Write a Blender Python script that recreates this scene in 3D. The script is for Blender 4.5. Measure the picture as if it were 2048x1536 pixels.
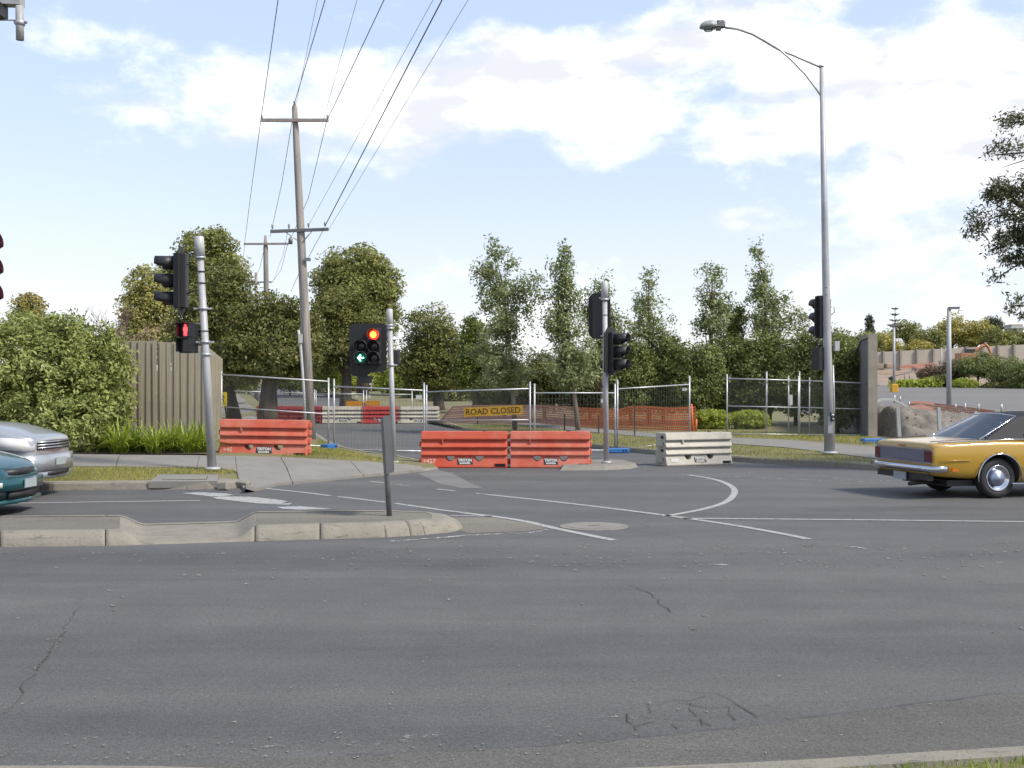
import bpy, bmesh, math, random
import numpy as np
from mathutils import Vector, Matrix, Euler

for _o in list(bpy.data.objects):
    bpy.data.objects.remove(_o)
SC = bpy.context.scene
COL = SC.collection
random.seed(7)
RNG = np.random.default_rng(11)
R = math.radians

# ------------------------------------------------------------------ camera
F, U0, V0, EYE = 2240.0, 1024.0, 784.0, 1.70      # focal length in photo pixels, horizon row, eye height
cam = bpy.data.cameras.new('camera')
cam_o = bpy.data.objects.new('camera', cam)
COL.objects.link(cam_o)
cam_o.location = (0, 0, EYE)
cam_o.rotation_euler = (R(90), 0, 0)
cam.sensor_width = 36.0
cam.lens = 36.0 * F / 2048.0
cam.shift_y = 16.0 / 2048.0
cam.clip_start = 0.05
cam.clip_end = 3000
SC.camera = cam_o

# ------------------------------------------------------------------ world
SUN_EL, SUN_AZ = 47.0, 118.0       # azimuth clockwise from +Y (view direction): behind the camera, to the right
world = bpy.data.worlds.new('World')
SC.world = world
world.use_nodes = True
WN, WL = world.node_tree.nodes, world.node_tree.links
WN.clear()


def wn(kind, **kw):
    n = WN.new(kind)
    for k, v in kw.items():
        setattr(n, k, v)
    return n


def wmath(op, a, b=None, clamp=False):
    n = wn('ShaderNodeMath', operation=op, use_clamp=clamp)
    for i, x in enumerate((a, b)):
        if x is None:
            continue
        if isinstance(x, (int, float)):
            n.inputs[i].default_value = x
        else:
            WL.new(x, n.inputs[i])
    return n.outputs[0]


def wvec(op, a, b):
    n = wn('ShaderNodeVectorMath', operation=op)
    for i, x in enumerate((a, b)):
        if isinstance(x, (tuple, list, Vector)):
            n.inputs[i].default_value = x
        elif x is not None:
            WL.new(x, n.inputs[i])
    return n


def wrange(x, a, b, c, d, smooth=True):
    n = wn('ShaderNodeMapRange')
    n.interpolation_type = 'SMOOTHSTEP' if smooth else 'LINEAR'
    WL.new(x, n.inputs[0])
    for i, v in enumerate((a, b, c, d)):
        n.inputs[1 + i].default_value = v
    return n.outputs[0]


def wmix(fac, a, b):
    n = wn('ShaderNodeMix', data_type='RGBA')
    if isinstance(fac, (int, float)):
        n.inputs[0].default_value = fac
    else:
        WL.new(fac, n.inputs[0])
    for i, x in ((6, a), (7, b)):
        if isinstance(x, (tuple, list)):
            n.inputs[i].default_value = (*x[:3], 1)
        else:
            WL.new(x, n.inputs[i])
    return n.outputs[2]


SKY_STRENGTH = 0.138
tc = wn('ShaderNodeTexCoord')
dirv = tc.outputs['Generated']
sky = wn('ShaderNodeTexSky', sky_type='NISHITA')
sky.sun_disc = False
sky.sun_elevation = R(SUN_EL)
sky.sun_rotation = R(SUN_AZ)
sky.altitude = 50
sky.air_density = 1.0
sky.dust_density = 0.6
sky.ozone_density = 1.6
sep = wn('ShaderNodeSeparateXYZ')
WL.new(dirv, sep.inputs[0])
el = sep.outputs[2]


def blob(u, v, ru, rv):
    """1 in the middle of a patch of sky, 0 at its rim"""
    c = Vector(((u - U0) / F, 1, (V0 - v) / F)).normalized()
    d = wvec('SUBTRACT', dirv, tuple(c)).outputs[0]
    d = wvec('MULTIPLY', d, (F / ru, F / (ru * 2), F / rv)).outputs[0]
    L = wvec('LENGTH', d, None).outputs['Value']
    return wrange(L, 0.0, 1.25, 1.0, 0.0)


def wnoise(scale, detail, rough, sc=(1, 1, 1), off=(0, 0, 0)):
    m = wn('ShaderNodeMapping')
    WL.new(dirv, m.inputs[0])
    m.inputs['Scale'].default_value = sc
    m.inputs['Location'].default_value = off
    n = wn('ShaderNodeTexNoise')
    n.inputs['Scale'].default_value = scale
    n.inputs['Detail'].default_value = detail
    n.inputs['Roughness'].default_value = rough
    WL.new(m.outputs[0], n.inputs[0])
    return n.outputs[0]


nz = wnoise(9.5, 11, 0.60, (1, 1, 1.8), (3.1, 0.2, 1.7))
nz2 = wnoise(2.3, 4, 0.5, (1, 1, 2.0), (0.4, 5.0, 2.2))
bias = wmath('MULTIPLY', wmath('SUBTRACT', nz2, 0.5), 0.35)
for (u, v, ru, rv, w) in [(1560, 190, 760, 190, .16), (1060, 170, 420, 150, .125), (760, 230, 330, 120, .13), (250, 95, 360, 60, .15),
                          (350, 240, 260, 110, .17), (1950, 330, 500, 260, .19), (1250, 70, 330, 75, .06),
                          (1120, 380, 560, 80, -.20), (420, 440, 700, 110, -.25), (560, 40, 300, 60, -.12), (30, 330, 200, 120, -.2),
                          (1000, 10, 300, 45, -.18), (1760, 20, 90, 60, -.18)]:
    bias = wmath('ADD', bias, wmath('MULTIPLY', blob(u, v, ru, rv), w))
den = wmath('ADD', nz, bias)
cmask = wrange(den, 0.515, 0.81, 0.0, 1.0)
shade = wnoise(9.0, 6, 0.55, (1, 1, 2.6), (1.1, 2.0, 4.0))
shade = wrange(wmath('ADD', shade, wmath('MULTIPLY', den, -0.18)), 0.25, 0.43, 0.0, 1.0)
cloud_col = wmix(shade, (1.60, 1.62, 1.71), (2.75, 2.70, 2.66))
haze_f = wrange(el, -0.02, 0.55, 1.0, 0.5)
haze_f = wmath('ADD', haze_f, wmath('MULTIPLY', blob(2100, 480, 1500, 620), 0.45), True)
tint = wvec('MULTIPLY', sky.outputs[0], (0.62, 0.50, 0.44)).outputs[0]
hz_col = wmix(wrange(el, -0.02, 0.26, 1.0, 0.0), (1.10, 1.35, 1.78), (1.74, 1.82, 1.88))
base = wmix(wmath('MULTIPLY', haze_f, 0.92), tint, hz_col)
cm = wmath('MULTIPLY', cmask, 0.93)
allsky = wmix(cm, base, cloud_col)
bg = wn('ShaderNodeBackground')
bg.inputs[1].default_value = SKY_STRENGTH
WL.new(allsky, bg.inputs[0])
wo = wn('ShaderNodeOutputWorld')
WL.new(bg.outputs[0], wo.inputs[0])

sun = bpy.data.lights.new('sun', 'SUN')
sun.energy = 1.2
sun.angle = R(11)
sun.color = (1.0, 0.93, 0.82)
sun_o = bpy.data.objects.new('sun', sun)
COL.objects.link(sun_o)
_sd = Vector((math.sin(R(SUN_AZ)) * math.cos(R(SUN_EL)), math.cos(R(SUN_AZ)) * math.cos(R(SUN_EL)), math.sin(R(SUN_EL))))
sun_o.rotation_euler = (-_sd).to_track_quat('-Z', 'Y').to_euler()

SC.view_settings.view_transform = 'Standard'
SC.view_settings.look = 'None'
SC.view_settings.exposure = 2.05
SC.view_settings.gamma = 1.0
SC.view_settings.use_curve_mapping = False
SC.render.engine = 'CYCLES'
SC.cycles.max_bounces = 6
SC.cycles.transparent_max_bounces = 12
SC.cycles.use_denoising = True


# ------------------------------------------------------------------ places on the ground
def G(u, v, z=0.0):
    """the point at height z under photo pixel (u, v)"""
    y = F * (EYE - z) / (v - V0)
    return Vector(((u - U0) / F * y, y, z))


def D(u, v, y):
    """the point at distance y behind photo pixel (u, v)"""
    return Vector(((u - U0) / F * y, y, EYE - (v - V0) / F * y))


def gz(y):
    """lie of the land: level junction, then a gentle rise, then the cut bank behind the car park"""
    if y < 46:
        return 0.0
    if y < 135:
        return 0.026 * (y - 46)
    if y < 160:
        return 2.314 + 0.1 * (y - 135)
    return 4.814 + 0.012 * (y - 160)


# ------------------------------------------------------------------ object helpers
def tag(o, label=None, cat=None, group=None, kind=None):
    if label: o['label'] = label
    if cat: o['category'] = cat
    if group: o['group'] = group
    if kind: o['kind'] = kind
    return o


def thing(name, label, cat, loc=(0, 0, 0), rz=0.0, group=None):
    o = bpy.data.objects.new(name, None)
    o.empty_display_size = 0.2
    COL.objects.link(o)
    o.location = loc
    o.rotation_euler = (0, 0, rz)
    return tag(o, label, cat, group)


def wpos(o):
    p = Vector((0, 0, 0))
    while o is not None:
        p += Vector(o.location)
        o = o.parent
    return p


def link_mesh(name, me, mat, parent=None):
    o = bpy.data.objects.new(name, me)
    COL.objects.link(o)
    if mat is not None and not me.materials:
        me.materials.append(mat)
    if parent is not None:
        o.parent = parent
    return o


class MB:
    """collects simple solids and links them as ONE mesh object"""

    def __init__(s):
        s.v, s.f, s.sm = [], [], []

    def add(s, vs, fs, smooth=False):
        n = len(s.v)
        s.v += [tuple(x) for x in vs]
        s.f += [tuple(i + n for i in f) for f in fs]
        s.sm += [smooth] * len(fs)
        return s

    def box(s, c, size, rz=0.0, m=None):
        a, b, h = size[0] / 2, size[1] / 2, size[2] / 2
        vs = [Vector((x, y, z)) for z in (-h, h) for x, y in ((-a, -b), (a, -b), (a, b), (-a, b))]
        q = Matrix.Rotation(rz, 3, 'Z') if m is None else m
        vs = [q @ v + Vector(c) for v in vs]
        return s.add(vs, [(3, 2, 1, 0), (4, 5, 6, 7), (0, 1, 5, 4), (1, 2, 6, 5), (2, 3, 7, 6), (3, 0, 4, 7)])

    def tube(s, path, r, n=8, caps=True, smooth=True):
        path = [Vector(p) for p in path]
        rs = list(r) if isinstance(r, (list, tuple)) else [r] * len(path)
        vs, fs = [], []
        ref = None
        for i, p in enumerate(path):
            t = (path[min(i + 1, len(path) - 1)] - path[max(i - 1, 0)]).normalized()
            if ref is None or abs(ref.dot(t)) > 0.95:
                ref = Vector((0, 1, 0)) if abs(t.y) < 0.9 else Vector((1, 0, 0))
            a = (ref - t * ref.dot(t)).normalized()
            b = t.cross(a)
            ref = a
            for k in range(n):
                an = 2 * math.pi * k / n
                vs.append(p + (a * math.cos(an) + b * math.sin(an)) * rs[i])
        for i in range(len(path) - 1):
            for k in range(n):
                k2 = (k + 1) % n
                fs.append((i * n + k, i * n + k2, (i + 1) * n + k2, (i + 1) * n + k))
        s.add(vs, fs, smooth)
        if caps:
            m = len(s.v) - len(vs)
            s.f.append(tuple(m + k for k in reversed(range(n)))); s.sm.append(False)
            s.f.append(tuple(m + (len(path) - 1) * n + k for k in range(n))); s.sm.append(False)
        return s

    def poly(s, pts):
        return s.add(pts, [tuple(range(len(pts)))])

    def prism(s, pts, d):
        """polygon pts swept by vector d"""
        n = len(pts)
        d = Vector(d)
        vs = [Vector(p) for p in pts] + [Vector(p) + d for p in pts]
        fs = [tuple(reversed(range(n))), tuple(range(n, 2 * n))]
        fs += [(i, (i + 1) % n, n + (i + 1) % n, n + i) for i in range(n)]
        return s.add(vs, fs)

    def lathe(s, prof, c, axis='z', n=16, m=None, smooth=True):
        """prof: (radius, height) pairs; turned about axis through c"""
        vs, fs = [], []
        if m is None:
            m = {'z': Matrix.Identity(3), 'x': Matrix.Rotation(R(90), 3, 'Y'), 'y': Matrix.Rotation(R(-90), 3, 'X')}[axis]
        for (r, h) in prof:
            for k in range(n):
                an = 2 * math.pi * k / n
                vs.append(m @ Vector((r * math.cos(an), r * math.sin(an), h)) + Vector(c))
        for i in range(len(prof) - 1):
            for k in range(n):
                k2 = (k + 1) % n
                fs.append((i * n + k, i * n + k2, (i + 1) * n + k2, (i + 1) * n + k))
        s.add(vs, fs, smooth)
        b = len(s.v) - len(vs)
        if prof[0][0] > 1e-4:
            s.f.append(tuple(b + k for k in reversed(range(n)))); s.sm.append(False)
        if prof[-1][0] > 1e-4:
            s.f.append(tuple(b + (len(prof) - 1) * n + k for k in range(n))); s.sm.append(False)
        return s

    def build(s, name, mat, parent=None, world=True, smooth=None):
        """world=True: the collected points are in world coordinates"""
        off = wpos(parent) if (parent is not None and world) else Vector((0, 0, 0))
        me = bpy.data.meshes.new(name)
        me.from_pydata([(x - off.x, y - off.y, z - off.z) for x, y, z in s.v], [], s.f)
        sm = s.sm if smooth is None else [smooth] * len(s.f)
        me.polygons.foreach_set('use_smooth', sm)
        bm = bmesh.new(); bm.from_mesh(me)
        bmesh.ops.recalc_face_normals(bm, faces=bm.faces)
        bm.to_mesh(me); bm.free()
        me.update()
        return link_mesh(name, me, mat, parent)


def copy_tree(o, parent=None):
    c = o.copy()
    COL.objects.link(c)
    if parent is not None:
        c.parent = parent
    for ch in list(o.children):
        copy_tree(ch, c)
    return c


def bake(o):
    """apply an object's modifiers to its mesh"""
    dg = bpy.context.evaluated_depsgraph_get()
    dg.update()
    me = bpy.data.meshes.new_from_object(o.evaluated_get(dg))
    o.modifiers.clear()
    o.data = me
    return o


def text(s, size, mat, parent, m, name='lettering', align='CENTER', depth=0.002, bold=0.0, xs=1.0):
    """flat lettering as a mesh; m is its matrix in the parent's space"""
    cu = bpy.data.curves.new(name, 'FONT')
    cu.body = s
    cu.size = size
    cu.align_x = align
    cu.align_y = 'CENTER'
    cu.extrude = depth
    cu.offset = bold
    cu.resolution_u = 2
    tmp = bpy.data.objects.new(name, cu)
    COL.objects.link(tmp)
    dg = bpy.context.evaluated_depsgraph_get()
    me = bpy.data.meshes.new_from_object(tmp.evaluated_get(dg))
    bpy.data.objects.remove(tmp)
    me.transform(m @ Matrix.Diagonal((xs, 1, 1, 1)))
    me.materials.clear()
    return link_mesh(name, me, mat, parent)


# ------------------------------------------------------------------ materials
def new_mat(name):
    m = bpy.data.materials.new(name)
    m.use_nodes = True
    return m, m.node_tree.nodes, m.node_tree.links, m.node_tree.nodes['Principled BSDF']


def mat(name, col, rough=0.6, metal=0.0, var=0.0, scale=6.0, col2=None, bump=0.0, bscale=60.0, spec=0.5, coat=0.0, alpha=1.0, emit=None, estr=0.0, stretch=(1, 1, 1)):
    m, N, L, b = new_mat(name)
    b.inputs['Base Color'].default_value = (*col, 1)
    b.inputs['Roughness'].default_value = rough
    b.inputs['Metallic'].default_value = metal
    b.inputs['Specular IOR Level'].default_value = spec
    b.inputs['Coat Weight'].default_value = coat
    b.inputs['Coat Roughness'].default_value = 0.06
    b.inputs['Alpha'].default_value = alpha
    if emit:
        b.inputs['Emission Color'].default_value = (*emit, 1)
        b.inputs['Emission Strength'].default_value = estr
    if var or col2 or bump:
        t = N.new('ShaderNodeTexCoord')
        mp = N.new('ShaderNodeMapping')
        mp.inputs['Scale'].default_value = stretch
        L.new(t.outputs['Object'], mp.inputs[0])
        vec = mp.outputs[0]
    if var or col2:
        n = N.new('ShaderNodeTexNoise')
        n.inputs['Scale'].default_value = scale
        n.inputs['Detail'].default_value = 6
        n.inputs['Roughness'].default_value = 0.62
        L.new(vec, n.inputs[0])
        rp = N.new('ShaderNodeValToRGB')
        c2 = col2 if col2 else tuple(x * (1 - var) for x in col)
        c1 = col if col2 else tuple(min(1, x * (1 + var)) for x in col)
        rp.color_ramp.elements[0].position = 0.33
        rp.color_ramp.elements[0].color = (*c2, 1)
        rp.color_ramp.elements[1].position = 0.66
        rp.color_ramp.elements[1].color = (*c1, 1)
        L.new(n.outputs[0], rp.inputs[0])
        L.new(rp.outputs[0], b.inputs['Base Color'])
    if bump:
        n2 = N.new('ShaderNodeTexNoise')
        n2.inputs['Scale'].default_value = bscale
        n2.inputs['Detail'].default_value = 4
        L.new(vec, n2.inputs[0])
        bp = N.new('ShaderNodeBump')
        bp.inputs['Strength'].default_value = bump
        bp.inputs['Distance'].default_value = 0.02
        L.new(n2.outputs[0], bp.inputs['Height'])
        L.new(bp.outputs[0], b.inputs['Normal'])
    return m


def leaf_mat(name, dark, light, trans=0.35, rough=0.55):
    """leaves: colour differs from leaf to leaf (attribute tint) and from spray to spray"""
    m, N, L, b = new_mat(name)
    at = N.new('ShaderNodeAttribute'); at.attribute_name = 'tint'
    rp = N.new('ShaderNodeValToRGB')
    rp.color_ramp.elements[0].color = (*dark, 1)
    rp.color_ramp.elements[1].color = (*light, 1)
    L.new(at.outputs['Fac'], rp.inputs[0])
    L.new(rp.outputs[0], b.inputs['Base Color'])
    b.inputs['Roughness'].default_value = rough
    b.inputs['Specular IOR Level'].default_value = 0.35
    tr = N.new('ShaderNodeBsdfTranslucent')
    L.new(rp.outputs[0], tr.inputs[0])
    mx = N.new('ShaderNodeMixShader')
    mx.inputs[0].default_value = trans
    L.new(b.outputs[0], mx.inputs[1])
    L.new(tr.outputs[0], mx.inputs[2])
    L.new(mx.outputs[0], N['Material Output'].inputs[0])
    return m


def asphalt(name, c1, c2, seed=0.0, speck=0.55, wear=None):
    m, N, L, b = new_mat(name)
    t = N.new('ShaderNodeTexCoord')
    mp = N.new('ShaderNodeMapping')
    mp.inputs['Location'].default_value = (seed, seed * 2, 0)
    L.new(t.outputs['Object'], mp.inputs[0])

    def noise(sc, det, ro=0.6, st=None):
        n = N.new('ShaderNodeTexNoise')
        n.inputs['Scale'].default_value = sc
        n.inputs['Detail'].default_value = det
        n.inputs['Roughness'].default_value = ro
        if st:
            m2 = N.new('ShaderNodeMapping')
            m2.inputs['Scale'].default_value = st
            L.new(mp.outputs[0], m2.inputs[0])
            L.new(m2.outputs[0], n.inputs[0])
        else:
            L.new(mp.outputs[0], n.inputs[0])
        return n.outputs[0]

    def ramp(x, a, b_, ca, cb):
        r = N.new('ShaderNodeValToRGB')
        r.color_ramp.elements[0].position = a
        r.color_ramp.elements[1].position = b_
        r.color_ramp.elements[0].color = (*ca, 1)
        r.color_ramp.elements[1].color = (*cb, 1)
        L.new(x, r.inputs[0])
        return r.outputs[0]

    def mixc(f, a, b_, bt='MIX'):
        n = N.new('ShaderNodeMix'); n.data_type = 'RGBA'; n.blend_type = bt
        if isinstance(f, float): n.inputs[0].default_value = f
        else: L.new(f, n.inputs[0])
        for i, x in ((6, a), (7, b_)):
            if isinstance(x, tuple): n.inputs[i].default_value = (*x, 1)
            else: L.new(x, n.inputs[i])
        return n.outputs[2]

    big = noise(0.5, 6, 0.62, (0.16, 1.5, 1))       # wheel paths and long streaks along the lanes
    base_c = ramp(big, 0.34, 0.64, tuple(x * .90 for x in c2), tuple(x * 1.08 for x in c1))
    oil = noise(0.8, 3, 0.5, (.6, 1, 1))
    base_c = mixc(0.22, base_c, ramp(oil, 0.30, 0.44, (0.55, 0.55, 0.56), (1, 1, 1)), 'MULTIPLY')
    st = noise(1.6, 6, 0.7)
    base_c = mixc(0.2, base_c, ramp(st, 0.35, 0.65, tuple(x * 0.72 for x in c2), tuple(x * 1.2 for x in c1)))
    gr = noise(85, 3, 0.75)
    base_c = mixc(0.8, base_c, ramp(gr, 0.28, 0.74, (0.42, 0.42, 0.42), (1.5, 1.5, 1.5)), 'MULTIPLY')
    gr2 = noise(32, 5, 0.8)
    base_c = mixc(0.7, base_c, ramp(gr2, 0.34, 0.66, (0.66, 0.66, 0.67), (1.34, 1.33, 1.31)), 'MULTIPLY')
    vo = N.new('ShaderNodeTexVoronoi')
    vo.inputs['Scale'].default_value = 70
    L.new(mp.outputs[0], vo.inputs[0])
    stone = ramp(vo.outputs['Distance'], 0.05, 0.16, (1, 1, 1), (0, 0, 0))
    stone2 = N.new('ShaderNodeMath'); stone2.operation = 'MULTIPLY'
    L.new(stone, stone2.inputs[0])
    pick = ramp(vo.outputs['Color'], 0.62, 0.7, (0, 0, 0), (1, 1, 1))
    L.new(pick, stone2.inputs[1])
    st3 = N.new('ShaderNodeMath'); st3.operation = 'MULTIPLY'
    L.new(stone2.outputs[0], st3.inputs[0]); st3.inputs[1].default_value = speck
    base_c = mixc(st3.outputs[0], base_c, (0.30, 0.29, 0.27))
    L.new(base_c, b.inputs['Base Color'])
    b.inputs['Roughness'].default_value = 0.82
    b.inputs['Specular IOR Level'].default_value = 0.35
    bp = N.new('ShaderNodeBump')
    bp.inputs['Strength'].default_value = 0.55
    bp.inputs['Distance'].default_value = 0.006
    L.new(gr, bp.inputs['Height'])
    L.new(bp.outputs[0], b.inputs['Normal'])
    return m


def worn_paint(name, col, cover=0.5):
    """road paint, worn through to the asphalt in flecks"""
    m, N, L, b = new_mat(name)
    t = N.new('ShaderNodeTexCoord')
    n = N.new('ShaderNodeTexNoise')
    n.inputs['Scale'].default_value = 9
    n.inputs['Detail'].default_value = 9
    n.inputs['Roughness'].default_value = 0.75
    L.new(t.outputs['Object'], n.inputs[0])
    r = N.new('ShaderNodeMapRange')
    r.inputs[1].default_value = 0.62 - cover * 0.38
    r.inputs[2].default_value = 0.74 - cover * 0.38
    L.new(n.outputs[0], r.inputs[0])
    b.inputs['Base Color'].default_value = (*col, 1)
    b.inputs['Roughness'].default_value = 0.7
    tr = N.new('ShaderNodeBsdfTransparent')
    mx = N.new('ShaderNodeMixShader')
    L.new(r.outputs[0], mx.inputs[0])
    L.new(tr.outputs[0], mx.inputs[1])
    L.new(b.outputs[0], mx.inputs[2])
    L.new(mx.outputs[0], N['Material Output'].inputs[0])
    return m


def weathered(name, col, pale, stain, rough=0.55, sc=2.2, scuff=0.5, spec=0.4, bump=0.0):
    """old moulded or cast surface: faded patches, long scuffs, specks of dirt"""
    m, N, L, b = new_mat(name)
    t = N.new('ShaderNodeTexCoord')

    def noise(scale, det, st=(1, 1, 1), lo=.4, hi=.6):
        mp = N.new('ShaderNodeMapping'); mp.inputs['Scale'].default_value = st
        L.new(t.outputs['Object'], mp.inputs[0])
        n = N.new('ShaderNodeTexNoise'); n.inputs['Scale'].default_value = scale; n.inputs['Detail'].default_value = det; n.inputs['Roughness'].default_value = .65
        L.new(mp.outputs[0], n.inputs[0])
        r = N.new('ShaderNodeMapRange'); r.inputs[1].default_value = lo; r.inputs[2].default_value = hi
        L.new(n.outputs[0], r.inputs[0])
        return r.outputs[0], n.outputs[0]

    def mixc(f, k, a, c):
        q = N.new('ShaderNodeMath'); q.operation = 'MULTIPLY'; L.new(f, q.inputs[0]); q.inputs[1].default_value = k
        n = N.new('ShaderNodeMix'); n.data_type = 'RGBA'; L.new(q.outputs[0], n.inputs[0])
        for i, x in ((6, a), (7, c)):
            if isinstance(x, tuple): n.inputs[i].default_value = (*x, 1)
            else: L.new(x, n.inputs[i])
        return n.outputs[2]
    f1, _ = noise(sc, 6, lo=.40, hi=.66)
    f2, _ = noise(9, 8, (.35, 1, 2.2), .56, .70)
    f3, g3 = noise(30, 4, (1, 1, 1), .62, .70)
    f4, _ = noise(14, 6, (1.6, 1.6, .3), .58, .72)
    c = mixc(f1, 1.0, col, pale)
    c = mixc(f2, scuff, c, stain)
    c = mixc(f4, scuff * .7, c, pale)
    c = mixc(f3, scuff, c, stain)
    L.new(c, b.inputs['Base Color'])
    b.inputs['Roughness'].default_value = rough
    b.inputs['Specular IOR Level'].default_value = spec
    if bump:
        bp = N.new('ShaderNodeBump'); bp.inputs['Strength'].default_value = bump; bp.inputs['Distance'].default_value = .02
        L.new(g3, bp.inputs['Height']); L.new(bp.outputs[0], b.inputs['Normal'])
    return m


def glass_mat(name, tint, refl=0.12):
    m, N, L, b = new_mat(name)
    b.inputs['Base Color'].default_value = (0.02, 0.02, 0.025, 1)
    b.inputs['Roughness'].default_value = 0.03
    tr = N.new('ShaderNodeBsdfTransparent')
    tr.inputs[0].default_value = (*tint, 1)
    gl = N.new('ShaderNodeBsdfGlossy')
    gl.inputs['Roughness'].default_value = 0.03
    fr = N.new('ShaderNodeFresnel'); fr.inputs[0].default_value = 1.5
    ad = N.new('ShaderNodeMath'); ad.operation = 'ADD'; ad.use_clamp = True
    L.new(fr.outputs[0], ad.inputs[0]); ad.inputs[1].default_value = refl
    mx = N.new('ShaderNodeMixShader')
    L.new(ad.outputs[0], mx.inputs[0])
    L.new(tr.outputs[0], mx.inputs[1])
    L.new(gl.outputs[0], mx.inputs[2])
    L.new(mx.outputs[0], N['Material Output'].inputs[0])
    return m


M = {}
M['road'] = asphalt('asphalt', (0.105, 0.105, 0.104), (0.079, 0.080, 0.082))
M['road2'] = asphalt('asphalt_coarse', (0.110, 0.106, 0.096), (0.080, 0.078, 0.072), 4.0, 1.0)
M['road3'] = asphalt('asphalt_side_street', (0.106, 0.106, 0.104), (0.088, 0.088, 0.088), 9.0)
M['patch'] = asphalt('asphalt_pale_patch', (0.165, 0.163, 0.160), (0.14, 0.138, 0.135), 2.0)
M['carpark'] = asphalt('asphalt_car_park', (0.165, 0.160, 0.150), (0.138, 0.135, 0.130), 6.0)
M['infill'] = asphalt('island_infill', (0.180, 0.166, 0.135), (0.140, 0.130, 0.108), 3.0, 0.7)
M['conc'] = mat('concrete', (0.20, 0.19, 0.165), 0.9, var=0.2, scale=3.5, bump=0.35, bscale=45)
M['kerb'] = mat('kerb_concrete', (0.235, 0.218, 0.180), 0.9, var=0.22, scale=13, bump=0.5, bscale=40)
M['path'] = mat('path_concrete', (0.205, 0.195, 0.178), 0.9, var=0.14, scale=1.5, bump=0.2, bscale=30)
M['paint'] = worn_paint('road_paint', (0.31, 0.31, 0.30), 0.74)
M['paint_worn'] = worn_paint('road_paint_worn', (0.34, 0.34, 0.33), 0.42)
M['paint_ghost'] = worn_paint('road_paint_ghost', (0.30,0.30,0.285), 0.12)
M['crack'] = mat('crack_dark', (0.045, 0.044, 0.042), 1.0)
M['grass_g'] = mat('grass_ground', (0.125, 0.125, 0.045), 1.0, col2=(0.175, 0.15, 0.08), var=0.3, scale=1.6, bump=0.6, bscale=25)
M['soil'] = mat('soil', (0.085, 0.066, 0.048), 1.0, var=0.35, scale=5, bump=0.7, bscale=20)
M['dirt'] = mat('dirt', (0.20, 0.178, 0.148), 1.0, col2=(0.125, 0.112, 0.095), scale=2.2, bump=1.0, bscale=7)
M['bank'] = mat('bank_clay', (0.30, 0.21, 0.15), 1.0, col2=(0.20, 0.165, 0.13), scale=0.25, bump=0.8, bscale=3)
M['steel'] = mat('galvanised_steel', (0.42, 0.43, 0.445), 0.42, 0.45, var=0.18, scale=5)
M['steel_p'] = mat('pole_paint', (0.34, 0.345, 0.355), 0.5, 0.08, var=0.15, scale=4, stretch=(1, 1, .3))
M['steel_d'] = mat('dull_steel', (0.17, 0.175, 0.185), 0.5, 0.5, var=0.2, scale=6)
M['white'] = mat('white_plastic', (0.42, 0.43, 0.43), 0.45, var=0.06)
M['grey_pl'] = mat('grey_plastic', (0.30, 0.31, 0.31), 0.5, var=0.1)
M['black'] = mat('signal_black', (0.016, 0.016, 0.018), 0.5)
M['black_r'] = mat('rubber', (0.02, 0.02, 0.02), 0.8)
M['blk_board'] = mat('signal_board_black', (0.013, 0.013, 0.015), 0.65)
M['timber'] = mat('weathered_timber', (0.255, 0.235, 0.215), 0.9, var=0.3, scale=3, bump=0.5, bscale=14, stretch=(5, 5, .3))
M['arm_t'] = mat('crossarm_timber', (0.24,0.21,0.19), 0.9, var=0.2, scale=4)
M['arm_m'] = mat('crossarm_steel', (0.12, 0.12, 0.13), 0.6, 0.3)
M['wire'] = mat('cable_black', (0.05, 0.05, 0.055), 0.6)
M['wire_l'] = mat('cable_grey', (0.20, 0.21, 0.23), 0.5, 0.2)
M['paling'] = mat('paling_timber', (0.30, 0.268, 0.198), 0.9, var=0.28, scale=2.5, bump=0.4, bscale=10, stretch=(6, 6, .35))
M['orange'] = mat('barrier_orange', (0.46, 0.070, 0.030), 0.5, col2=(0.42, 0.095, 0.06), scale=2.4, bump=0.05, bscale=12, spec=0.4)
M['orange_f'] = mat('barrier_orange_faded', (0.47, 0.095, 0.052), 0.55, col2=(0.43, 0.15, 0.105), scale=2.0, bump=0.05, bscale=12, spec=0.4)
M['red_b'] = mat('barrier_red', (0.33, 0.022, 0.024), 0.5, var=0.15, scale=2.5, spec=0.4)
M['white_b'] = mat('barrier_white', (0.43, 0.405, 0.34), 0.5, col2=(0.33, 0.305, 0.25), scale=2.6, bump=0.05, bscale=12, spec=0.4)
M['blue_p'] = mat('blue_plastic', (0.02, 0.12, 0.34), 0.5, var=0.15)
M['lens_off'] = mat('lens_dark', (0.018, 0.016, 0.018), 0.15)
M['lens_red_off'] = mat('lens_red_dark', (0.10, 0.008, 0.010), 0.2)
M['lens_red'] = mat('lens_red_lit', (0.5, 0.02, 0.01), 0.4, emit=(1.0, 0.03, 0.015), estr=0.9)
M['lamp_core'] = mat('lamp_core_lit', (0.8, 0.3, 0.02), 0.4, emit=(1.0, 0.30, 0.02), estr=2.2)
M['man_red'] = mat('red_man_lit', (0.8, 0.02, 0.02), 0.4, emit=(1.0, 0.025, 0.03), estr=1.8)
M['arrow_g'] = mat('green_arrow_lit', (0.4, 0.9, 0.6), 0.4, emit=(0.42, 1.0, 0.72), estr=1.6)
M['lens_grn'] = mat('lens_green_dim', (0.0, 0.05, 0.03), 0.3, emit=(0.0, 0.10, 0.055), estr=0.25)
M['visor_red'] = mat('visor_red_inside', (0.055, 0.006, 0.012), 0.5)
M['yellow'] = mat('sign_yellow', (0.50, 0.275, 0.020), 0.45, var=0.08)
M['yellow2'] = mat('sign_bright_yellow', (0.50,0.40,0.015), 0.45)
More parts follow.
